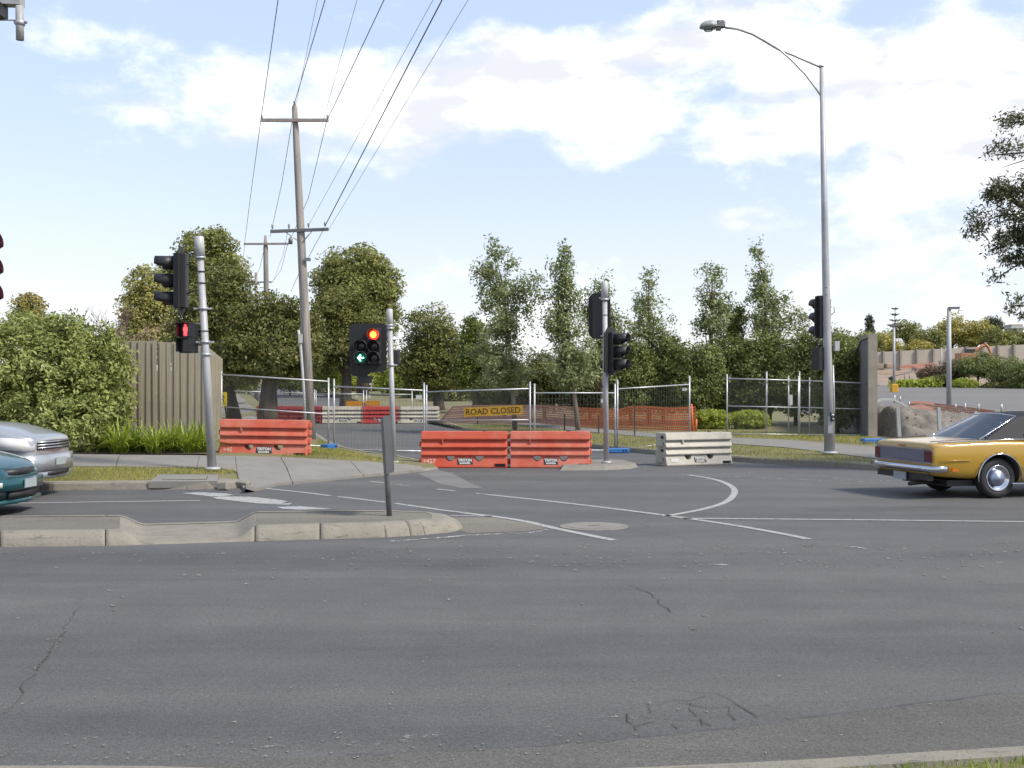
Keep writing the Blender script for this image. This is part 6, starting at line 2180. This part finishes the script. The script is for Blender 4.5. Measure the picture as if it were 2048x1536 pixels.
# ================================================================== VEHICLES
def car_body(t, st, mat_, arches, wheel_r, name='body', sub=2, y_half=None):
    """st: stations (x, half width, bottom z, belt z, crown, side tuck) from tail to nose; wheel arches cut out"""
    prof = lambda w, zb, zt, cr, tk: [(0, zb), (w * .80, zb), (w * (.955 - tk), zb + .03), (w * (.985 - tk * .5), zb + (zt - zb) * .30), (w, zb + (zt - zb) * .58), (w * .985, zt - .085), (w * .955, zt - .028), (w * .90, zt), (w * .55, zt + cr * .75), (0, zt + cr)]
    vs, fs = [], []
    n = None
    for (x, w, zb, zt, cr, tk) in st:
        P = prof(w, zb, zt, cr, tk)
        ring = [(x, -y, z) for y, z in P] + [(x, y, z) for y, z in reversed(P[1:-1])]
        n = len(ring); vs += ring
    for i in range(len(st) - 1):
        for k in range(n):
            fs.append((i * n + k, i * n + (k + 1) % n, (i + 1) * n + (k + 1) % n, (i + 1) * n + k))
    fs.append(tuple(reversed(range(n)))); fs.append(tuple((len(st) - 1) * n + k for k in range(n)))
    o = MB().add(vs, fs, True).build(name, mat_, t, world=False)
    s = o.modifiers.new('s', 'SUBSURF'); s.levels = s.render_levels = sub
    bake(o)
    cut = MB()
    for x, r in arches:
        for sg in (-1, 1):
            cut.tube([(x, sg * .52, wheel_r), (x, sg * 1.2, wheel_r)], r, 32, True, True)
    co = cut.build('cutter', M['trimk'], None)
    co.matrix_world = t.matrix_world
    co.location = t.location; co.rotation_euler = t.rotation_euler
    b = o.modifiers.new('c', 'BOOLEAN'); b.object = co; b.operation = 'DIFFERENCE'; b.solver = 'EXACT'
    try:
        b.material_mode = 'TRANSFER'
    except Exception:
        pass
    bpy.context.view_layer.update()
    bake(o)
    bpy.data.objects.remove(co)
    return o


def wheel(t, x, y, r, w, kind, mat_rim='chrome'):
    s = 1 if y > 0 else -1
    m = Matrix.Rotation(R(90) * -s, 3, 'X')
    hub = bpy.data.objects.new('wheel', None); COL.objects.link(hub); hub.parent = t; hub.location = (x, y, r); hub.empty_display_size = .1
    prof = [(r * .62, -w / 2), (r * .90, -w / 2), (r * .98, -w * .36), (r, -w * .2), (r, w * .2), (r * .98, w * .36), (r * .92, w / 2), (r * .72, w / 2 + .004), (r * .63, w / 2 - .012), (r * .62, w / 2 - .05)]
    MB().lathe(prof, (0, 0, 0), n=36, m=m).build('tyre', M['tyre'], hub, world=False)
    if kind == 'classic':
        MB().lathe([(r * .63, w / 2 - .03), (r * .66, w / 2 + .002), (r * .60, w / 2 + .006), (r * .52, w / 2 - .025), (r * .40, w / 2 - .03)], (0, 0, 0), n=36, m=m).build('rim', M[mat_rim], hub, world=False)
        MB().lathe([(r * .40, w / 2 - .03), (r * .40, w / 2 - .005), (r * .34, w / 2 + .012), (r * .18, w / 2 + .022), (r * .16, w / 2 + .03), (0, w / 2 + .034)], (0, 0, 0), n=32, m=m).build('hub_cap', M['alum'], hub, world=False)
    else:
        MB().lathe([(r * .63, w / 2 - .05), (r * .64, w / 2 - .005), (r * .58, w / 2 - .01), (r * .54, w / 2 - .04), (0, w / 2 - .04)], (0, 0, 0), n=32, m=m).build('rim', M['alum'], hub, world=False)
        mb = MB()
        for k in range(7):
            a = 2 * math.pi * k / 7
            c = m @ Vector((math.cos(a) * r * .33, math.sin(a) * r * .33, w / 2 - .018))
            mb.box(c, (r * .50, r * .11, .03), 0, m @ Matrix.Rotation(a, 3, 'Z'))
        mb.build('spokes', M['alum'], hub, world=False)
    return hub


def panel(t, name, pts, d, mat_):
    """a flat plate with outline pts (car space), thickness along d"""
    return MB().prism(pts, d).build(name, mat_, t, world=False)


# ---- yellow two door hardtop, seen from behind its right rear corner
HY = R(12)
wr = .325
# the right rear wheel stands under photo pixel (1999, 996)
wp = G(1988, 996, 0)
yc = thing('yellow_car', 'yellow vintage two door hardtop with a charcoal vinyl roof, driving off to the right', 'car', (0, 0, 0), HY)
off = Matrix.Rotation(HY, 3, 'Z') @ Vector((-1.22, -.74, 0))
yc.location = Vector((wp.x, wp.y, 0)) - off
bpy.context.view_layer.update()
ST = [(-2.40, .80, .40, .80, .0, .03), (-2.385, .86, .375, .865, .006, .03), (-2.34, .885, .36, .895, .01, .03), (-2.0, .900, .32, .905, .02, .03), (-1.6, .905, .30, .925, .022, .03), (-1.22, .905, .28, .930, .025, .03), (-.8, .905, .22, .925, .03, .04), (-.2, .905, .20, .915, .03, .05), (.5, .905, .20, .905, .03, .05),
      (.95, .903, .21, .900, .035, .04), (1.4, .900, .26, .890, .035, .03), (1.9, .895, .32, .880, .03, .03), (2.25, .880, .36, .860, .02, .03), (2.38, .86, .38, .84, .01, .03), (2.42, .80, .42, .80, .0, .03)]
yb_ = car_body(yc, ST, M['yel_paint'], ((-1.22, .385), (1.52, .385)), wr, sub=2)
for x in (-1.22, 1.52):
    for y in (-.745, .745): wheel(yc, x, y, wr, .20, 'classic')
    for y in (-.908, .908):
        an = np.linspace(R(-8), R(188), 22)
        MB().tube([(x + .392 * math.cos(a), y, wr + .392 * math.sin(a)) for a in an], .012, 6).build('arch_trim', M['chrome'], yc, world=False)
# tail: bright panel between dark lamps, chrome bumper, plate
xr = -2.405
panel(yc, 'tail_panel', [(xr - .004, -.66, .585), (xr - .004, .66, .585), (xr - .004, .66, .775), (xr - .004, -.66, .775)], (.03, 0, 0), M['tail'])
MB().box((xr + .012, 0, .79), (.03, 1.62, .02)).build('tail_trim', M['alum'], yc, world=False)
MB().box((xr + .012, 0, .57), (.03, 1.62, .018)).build('tail_trim', M['alum'], yc, world=False)
for s in (-1, 1):
    o_ = MB().box((xr + .018, s * .755, .68), (.05, .17, .19)).build('tail_lamp', M['lamp_r'], yc, world=False); bv = o_.modifiers.new('b', 'BEVEL'); bv.width = .015; bv.segments = 2
bp = [(-2.20, -.945), (-2.36, -.93), (-2.44, -.86), (-2.475, -.6), (-2.485, 0), (-2.475, .6), (-2.44, .86), (-2.36, .93), (-2.20, .945)]
mb = MB(); vs, fs = [], []
for (x, y) in bp:
    k = Vector((x + 1.0, y, 0)).normalized() * .06
    vs += [(x + k.x * .0, y, .535), (x - .03 * (1 if abs(y) < .9 else 0), y + (k.y * .6 if abs(y) > .85 else 0), .515), (x - .03 * (1 if abs(y) < .9 else 0), y + (k.y * .6 if abs(y) > .85 else 0), .455), (x, y, .435), (x + .05, y * .97, .435), (x + .05, y * .97, .535)]
n = len(bp)
for i in range(n - 1):
    for k in range(6): fs.append((6 * i + k, 6 * i + (k + 1) % 6, 6 * i + 6 + (k + 1) % 6, 6 * i + 6 + k))
fs += [tuple(range(6)), tuple(6 * (n - 1) + k for k in range(6))]
mb.add(vs, fs, True).build('rear_bumper', M['chrome'], yc, world=False)
MB().box((-2.44, 0, .335), (.012, .37, .13), 0).build('number_plate', M['plate'], yc, world=False)
MB().box((-2.36, 0, .345), (.10, 1.5, .10)).build('rear_valance', M['trimk'], yc, world=False)
MB().tube([(-1.6, -.35, .24), (-2.3, -.38, .24), (-2.52, -.40, .225)], .032, 10).build('exhaust_pipe', M['trimk'], yc, world=False)
MB().box((-.2, 0, .24), (3.6, 1.3, .10)).build('underbody', M['trimk'], yc, world=False)
MB().tube([(-1.22, -.68, .30), (-1.22, .68, .30)], .06, 10).build('rear_axle', M['trimk'], yc, world=False)
for s in (-1, 1):
    MB().tube([(-2.32, s * .899, .905), (-1.0, s * .87, .945), (.9, s * .868, .928)], .008, 6).build('belt_trim', M['chrome'], yc, world=False)
    for q_ in ([(-2.3, .895, .615), (-1.75, .905, .62)], [(-.74, .907, .62), (1.0, .907, .615)], [(2.0, .897, .605), (2.25, .885, .60)]):
        MB().tube([(a, s * b, c) for a, b, c in q_], .007, 6).build('side_crease', M['yel_paint'], yc, world=False)
    MB().box((-2.02, s * .899, .47), (.11, .016, .045)).build('side_marker', M['lamp_o'], yc, world=False)
    MB().tube([(-1.0, s * .885, .235), (1.1, s * .885, .235)], .022, 8).build('sill_trim', M['chrome'], yc, world=False)
for s in (-1, 1):
    MB().tube([(-2.36, s * .74, .912), (-1.9, s * .745, .932), (-1.5, s * .74, .945)], .006, 5).build('boot_seam', M['trimk'], yc, world=False)
MB().box((-2.402, 0, .83), (.02, .20, .022)).build('boot_badge', M['chrome'], yc, world=False)
# greenhouse: charcoal vinyl roof with broad rear pillars
zt = .945
lo = {'rl': (-1.42, .72), 'cl': (-.52, .80), 'bl': (.45, .80), 'fl': (1.02, .74)}
hi = {'rl': (-.62, .585), 'cl': (-.30, .60), 'bl': (.20, .60), 'fl': (.28, .59)}
ZR_ = 1.325


def gp(key, s, top, inset=0.0):
    x, y = (hi if top else lo)[key]
    return Vector((x, s * (y - inset), ZR_ if top else (zt - .02 if key != 'fl' else .925)))


# roof skin
mb = MB(); vs, fs = [], []
xs = [-.70, -.62, -.45, -.2, .05, .22, .30]
ws = [.565, .590, .605, .61, .605, .595, .575]
dz = [-.035, .0, .03, .045, .04, .015, -.01]
for x, w, d in zip(xs, ws, dz):
    for f in (-1, -.93, -.7, -.35, 0, .35, .7, .93, 1):
        vs.append((x, w * f, ZR_ + d - .055 * (abs(f) ** 3.0) + .01))
    for f in (1, .7, 0, -.7, -1):
        vs.append((x, w * f * .97, ZR_ + d - .075))
nn_ = 14
for i in range(len(xs) - 1):
    for k in range(nn_): fs.append((nn_ * i + k, nn_ * i + (k + 1) % nn_, nn_ * (i + 1) + (k + 1) % nn_, nn_ * (i + 1) + k))
fs += [tuple(range(nn_)), tuple(nn_ * (len(xs) - 1) + k for k in range(nn_))]
roof = mb.add(vs, fs, True).build('vinyl_roof', M['vinyl'], yc, world=False)
for s in (-1, 1):
    # broad rear quarter pillar
    q = [Vector((-1.40, s * .745, .93)), Vector((-.42, s * .835, .93)), Vector((-.30, s * .655, ZR_ - .05)), Vector((-.30, s * .598, ZR_ + .005)), Vector((-.68, s * .575, ZR_ - .015))]
    inn = [p - Vector((0, s * .06, 0)) for p in q]
    mb = MB().add(q + inn, [(0, 1, 2, 3, 4), (9, 8, 7, 6, 5)] + [(i, (i + 1) % 5, 5 + (i + 1) % 5, 5 + i) for i in range(5)])
    pl = mb.build('rear_pillar', M['vinyl'], yc, world=False)
    bvm = pl.modifiers.new('b', 'BEVEL'); bvm.width = .018; bvm.segments = 2
    MB().box((-.60, s * .80, 1.055), (.12, .05, .018), 0, Matrix.Rotation(s * R(-24), 3, 'X')).build('pillar_badge', M['chrome'], yc, world=False)
    MB().tube([(1.0, s * .76, .92), (.30, s * .585, ZR_ - .02)], .022, 8).build('front_pillar', M['yel_paint'], yc, world=False)
    MB().tube([(-.30, s * .655, ZR_ - .05), (.28, s * .60, ZR_ - .045)], .014, 6).build('drip_rail', M['chrome'], yc, world=False)
    mb = MB(); w_ = [Vector((-.41, s * .80, .94)), Vector((.95, s * .75, .925)), Vector((.30, s * .575, ZR_ - .05)), Vector((-.30, s * .615, ZR_ - .05))]
    mb.add(w_ + [p - Vector((0, s * .006, 0)) for p in w_], [(0, 1, 2, 3), (7, 6, 5, 4)] + [(i, (i + 1) % 4, 4 + (i + 1) % 4, 4 + i) for i in range(4)]); mb.build('side_window', M['glass'], yc, world=False)
# rear window (with blind) and windscreen
RW = [Vector((-1.46, -.70, .935)), Vector((-1.46, .70, .935)), Vector((-.70, .565, ZR_ - .02)), Vector((-.70, -.565, ZR_ - .02))]


def rwp(f, g, dx=0, dz_=0):
    a = RW[0].lerp(RW[1], f); b = RW[3].lerp(RW[2], f)
    p = a.lerp(b, g); p.x -= .07 * (1 - (2 * f - 1) ** 2); p.z += .035 * (1 - (2 * f - 1) ** 2) * g
    return p + Vector((dx, 0, dz_))


mb = MB(); vs = []; fs = []
for j in range(6):
    for i in range(11): vs.append(rwp(i / 10, j / 5))
for j in range(5):
    for i in range(10): fs.append((j * 11 + i, j * 11 + i + 1, j * 11 + i + 12, j * 11 + i + 11))
mb.add(vs, fs, True).build('rear_window', M['glass'], yc, world=False)
for k in range(10):
    g = .07 + .088 * k
    MB().tube([rwp(i / 10, g, .04, -.015) for i in range(11)], .016, 5, True, False).build('blind_slat', M['blind'], yc, world=False)
fr_ = [rwp(i / 10, 0) for i in range(11)] + [rwp(1, j / 5) for j in range(1, 6)] + [rwp(i / 10, 1) for i in range(9, -1, -1)] + [rwp(0, j / 5) for j in range(4, -1, -1)]
MB().tube(fr_, .014, 6).build('rear_window_trim', M['chrome'], yc, world=False)
WS = [Vector((1.04, -.72, .925)), Vector((1.04, .72, .925)), Vector((.30, .57, ZR_ - .03)), Vector((.30, -.57, ZR_ - .03))]
MB().add(WS + [p - Vector((.006, 0, .004)) for p in WS], [(0, 1, 2, 3), (7, 6, 5, 4)] + [(i, (i + 1) % 4, 4 + (i + 1) % 4, 4 + i) for i in range(4)]).build('windscreen', M['glass'], yc, world=False)
MB().box((-.95, 0, .93), (.75, 1.3, .03)).build('parcel_shelf', M['trimk'], yc, world=False)
for sx, nm in ((-.45, 'rear_seat'), (.25, 'front_seat')):
    o_ = MB().box((sx, 0, .90), (.16, 1.2, .38)).build(nm, M['trimk'], yc, world=False); o_.modifiers.new('b', 'BEVEL').width = .05


# ---- the two cars arriving from the left (only their noses are in the frame)
def nose_car(name, lab, u, v_ground, z_nose, y_mid, L, W, paint, spec, group):
    """spec: heights; nose tip under photo column u"""
    xn = (u - U0) / F * (y_mid + W * .36) - .09
    t = thing(name, lab, 'car', (xn - L / 2, y_mid, 0), spec.get('yaw', 0), group)
    bpy.context.view_layer.update()
    n = L / 2; hz, nz_, bz, cz = spec['hood'], z_nose, spec['bottom'], spec['cowl']
    st = [(-n, W * .36, .45, hz - .05, 0, .02), (-n + .12, W * .46, .34, hz + .02, .01, .03), (-n + .6, W * .49, .30, cz - .02, .02, .03), (-n * .5, W * .5, .24, cz, .02, .04), (0, W * .5, .22, cz, .02, .05), (n * .36, W * .5, .22, cz, .03, .05),
          (n - 1.05, W * .5, .24, spec['h1'], .04, .04), (n - .62, W * .495, bz + .03, spec['h2'], .045, .03), (n - .34, W * .475, bz, nz_ + .02, .04, .03)] + ([(n - .16, W * .455, bz, nz_ - .02, .03, .02), (n - .05, W * .42, bz + .01, nz_ - .05, .02, .02), (n, W * .36, bz + .04, nz_ - .12, .0, .02)] if spec.get('blunt') else [(n - .16, W * .435, bz, nz_ - .05, .03, .02), (n - .05, W * .37, bz + .03, nz_ - .13, .015, .02), (n, W * .27, bz + .09, nz_ - .22, .0, .02)])
    car_body(t, st, paint, ((n - .88, spec['wr'] + .06), (-n + .95, spec['wr'] + .06)), spec['wr'], sub=2)
    for x in (n - .88, -n + .95):
        for y in (-W / 2 + .13, W / 2 - .13): wheel(t, x, y, spec['wr'], .21, 'alloy')
    # cabin
    rt = spec['roof']
    x0, x1, x2, x3 = -n + .35, -n + .95, n * .12, n - spec['screen']
    for s in (-1, 1):
        for (a, b) in (((x0, cz), (x1, rt)), ((x3, cz), (x2, rt)), ((-.25, cz), (-.3, rt))):
            MB().tube([(a[0], s * W * .44, a[1] - .02), (b[0], s * W * .36, b[1] - .02)], .035, 8).build('pillar', paint, t, world=False)
        q = [Vector((x0, s * W * .435, cz)), Vector((x3, s * W * .435, cz)), Vector((x2, s * W * .355, rt - .03)), Vector((x1, s * W * .355, rt - .03))]
        MB().add(q + [p - Vector((0, s * .01, 0)) for p in q], [(0, 1, 2, 3), (7, 6, 5, 4)] + [(i, (i + 1) % 4, 4 + (i + 1) % 4, 4 + i) for i in range(4)]).build('side_window', M['glass'], t, world=False)
        MB().box((x3 - .45, s * (W / 2 + .07), cz + .06), (.10, .16, .12)).build('door_mirror', paint, t, world=False)
    for nm, xa, xb in (('windscreen', x3, x2), ('rear_window', x0, x1)):
        q = [Vector((xa, -W * .42, cz)), Vector((xa, W * .42, cz)), Vector((xb, W * .35, rt - .02)), Vector((xb, -W * .35, rt - .02))]
        MB().add(q + [p - Vector((.0, 0, .01)) for p in q], [(0, 1, 2, 3), (7, 6, 5, 4)] + [(i, (i + 1) % 4, 4 + (i + 1) % 4, 4 + i) for i in range(4)]).build(nm, M['glass'], t, world=False)
    mb = MB(); vs, fs = [], []
    for x, d, w in ((x1 - .08, -.03, .33), (x1 + .1, .01, .36), ((x1 + x2) / 2, .04, .37), (x2 - .1, .02, .36), (x2 + .08, -.03, .34)):
        for f in (-1, -.7, 0, .7, 1): vs.append((x, W * w * f, rt + d - .05 * abs(f) ** 3))
        for f in (1, 0, -1): vs.append((x, W * w * f * .97, rt + d - .09))
    for i in range(4):
        for k in range(8): fs.append((8 * i + k, 8 * i + (k + 1) % 8, 8 * i + 8 + (k + 1) % 8, 8 * i + 8 + k))
    fs += [tuple(range(8)), tuple(32 + k for k in range(8))]
    mb.add(vs, fs, True).build('roof', paint, t, world=False)
    MB().box((0, 0, .30), (L * .8, W * .7, .12)).build('underbody', M['trimk'], t, world=False)
    return t, n, W


def wrap(n, W, z0, z1, pts, k=0.0):
    """points along the nose outline pushed out k, from heights z0 to z1"""
    out = []
    for (dx, fy) in pts:
        out.append((Vector((n - dx + k, W * fy, z0)), Vector((n - dx + k - .0, W * fy, z1))))
    return out


def strip(t, name, pr, mat_, th=.03, smooth=True):
    """a band following the nose: pr = list of (lower point, upper point)"""
    mb = MB(); vs, fs = [], []
    for a, b in pr:
        c = (a + b) / 2; d = Vector((c.x - 0.0, c.y * 2.0, 0)).normalized() * th
        vs += [a + d, b + d, b - d, a - d]
    m = len(pr)
    for i in range(m - 1):
        for k in range(4): fs.append((4 * i + k, 4 * i + (k + 1) % 4, 4 * i + 4 + (k + 1) % 4, 4 * i + 4 + k))
    fs += [tuple(range(4)), tuple(4 * (m - 1) + k for k in range(4))]
    return mb.add(vs, fs, smooth).build(name, mat_, t, world=False)


CG = 'cars arriving from the left'
ysv = 18.35
sv, n, W = nose_car('silver_car', 'silver car with a high bonnet entering beside the left kerb', 150, 955, 1.03, ysv, 4.5, 1.74, M['silver'], dict(hood=1.08, cowl=1.17, h1=1.20, h2=1.135, bottom=.32, roof=1.66, screen=1.85, wr=.34, blunt=True), CG)
for s in (-1, 1):
    strip(sv, 'headlight', [(Vector((n - .52, s * W * .492, .79)), Vector((n - .60, s * W * .478, .985))), (Vector((n - .30, s * W * .482, .775)), Vector((n - .36, s * W * .462, .975))), (Vector((n - .13, s * W * .452, .77)), Vector((n - .17, s * W * .435, .955))), (Vector((n - .035, s * W * .395, .775)), Vector((n - .07, s * W * .375, .935)))], M['lamp_c'], .022)
    strip(sv, 'fog_lamp', [(Vector((n - .10, s * W * .43, .43)), Vector((n - .10, s * W * .43, .54))), (Vector((n - .0, s * W * .36, .43)), Vector((n - .0, s * W * .36, .54)))], M['trimk'], .03)
strip(sv, 'grille', [(Vector((n - .03, -W * .36, .78)), Vector((n - .05, -W * .35, .91))), (Vector((n + .02, 0, .78)), Vector((n + .0, 0, .92))), (Vector((n - .03, W * .36, .78)), Vector((n - .05, W * .35, .91)))], M['trimk'], .03)
for zz in (.80, .845, .89):
    strip(sv, 'grille_bar', [(Vector((n - .03, -W * .355, zz)), Vector((n - .03, -W * .355, zz + .018))), (Vector((n + .03, 0, zz)), Vector((n + .03, 0, zz + .018))), (Vector((n - .03, W * .355, zz)), Vector((n - .03, W * .355, zz + .018)))], M['silver'], .03)
BP = ((.46, .497), (.16, .475), (.0, .40), (-.05, .25), (-.065, 0), (-.05, -.25), (.0, -.40), (.16, -.475), (.46, -.497))
strip(sv, 'bumper', [(Vector((n - a_, -W * b_, .44)), Vector((n - a_, -W * b_, .70))) for a_, b_ in BP], M['silver'], .03)
strip(sv, 'lower_bumper', [(Vector((n - a_ - .03, -W * b_ * .985, .31)), Vector((n - a_ - .01, -W * b_ * .985, .43))) for a_, b_ in BP], M['silver'], .03)
strip(sv, 'air_intake', [(Vector((n + .035, -W * .24, .35)), Vector((n + .06, -W * .24, .43))), (Vector((n + .055, 0, .35)), Vector((n + .075, 0, .43))), (Vector((n + .035, W * .24, .35)), Vector((n + .06, W * .24, .43)))], M['trimk'], .02)
MB().box((n + .105, 0, .58), (.012, .37, .12)).build('number_plate', M['plate'], sv, world=False)

ytl = 15.75
tl, n, W = nose_car('teal_car', 'dark teal sedan entering in the lane beside the traffic island', 98, 1015, .74, ytl, 4.5, 1.70, M['teal'], dict(hood=.92, cowl=.92, h1=.90, h2=.83, bottom=.20, roof=1.38, screen=1.35, wr=.30), CG)
for s in (-1, 1):
    strip(tl, 'headlight', [(Vector((n - .62, s * W * .487, .62)), Vector((n - .64, s * W * .478, .73))), (Vector((n - .40, s * W * .478, .58)), Vector((n - .44, s * W * .463, .735))), (Vector((n - .20, s * W * .435, .565)), Vector((n - .26, s * W * .415, .715))), (Vector((n - .08, s * W * .355, .56)), Vector((n - .14, s * W * .34, .675)))], M['lamp_c'], .018)
    strip(tl, 'indicator', [(Vector((n - .16, s * W * .435, .40)), Vector((n - .16, s * W * .435, .47))), (Vector((n - .05, s * W * .36, .40)), Vector((n - .05, s * W * .36, .47)))], M['lamp_c'], .03)
    strip(tl, 'fog_lamp', [(Vector((n - .14, s * W * .425, .27)), Vector((n - .14, s * W * .425, .36))), (Vector((n - .04, s * W * .34, .27)), Vector((n - .04, s * W * .34, .36)))], M['trimk'], .025)
strip(tl, 'grille', [(Vector((n - .05, -W * .28, .56)), Vector((n - .09, -W * .27, .63))), (Vector((n + .0, 0, .56)), Vector((n - .03, 0, .64))), (Vector((n - .05, W * .28, .56)), Vector((n - .09, W * .27, .63)))], M['trimk'], .02)
strip(tl, 'bumper', [(Vector((n - .55, -W * .495, .36)), Vector((n - .55, -W * .495, .52))), (Vector((n - .18, -W * .455, .35)), Vector((n - .18, -W * .455, .51))), (Vector((n + .01, -W * .31, .35)), Vector((n + .01, -W * .31, .51))), (Vector((n + .05, 0, .35)), Vector((n + .05, 0, .51))), (Vector((n + .01, W * .31, .35)), Vector((n + .01, W * .31, .51))), (Vector((n - .18, W * .455, .35)), Vector((n - .18, W * .455, .51))), (Vector((n - .55, W * .495, .36)), Vector((n - .55, W * .495, .52)))], M['teal'], .03)
strip(tl, 'air_dam', [(Vector((n - .55, -W * .485, .17)), Vector((n - .55, -W * .485, .24))), (Vector((n - .10, -W * .42, .16)), Vector((n - .10, -W * .42, .22))), (Vector((n + .02, 0, .16)), Vector((n + .02, 0, .22))), (Vector((n - .10, W * .42, .16)), Vector((n - .10, W * .42, .22))), (Vector((n - .55, W * .485, .17)), Vector((n - .55, W * .485, .24)))], M['teal'], .03)
strip(tl, 'air_intake', [(Vector((n - .02, -W * .28, .24)), Vector((n - .01, -W * .28, .34))), (Vector((n + .03, 0, .24)), Vector((n + .03, 0, .34))), (Vector((n - .02, W * .28, .24)), Vector((n - .01, W * .28, .34)))], M['trimk'], .02)
MB().box((n + .085, 0, .43), (.012, .37, .12)).build('number_plate', M['plate'], tl, world=False)
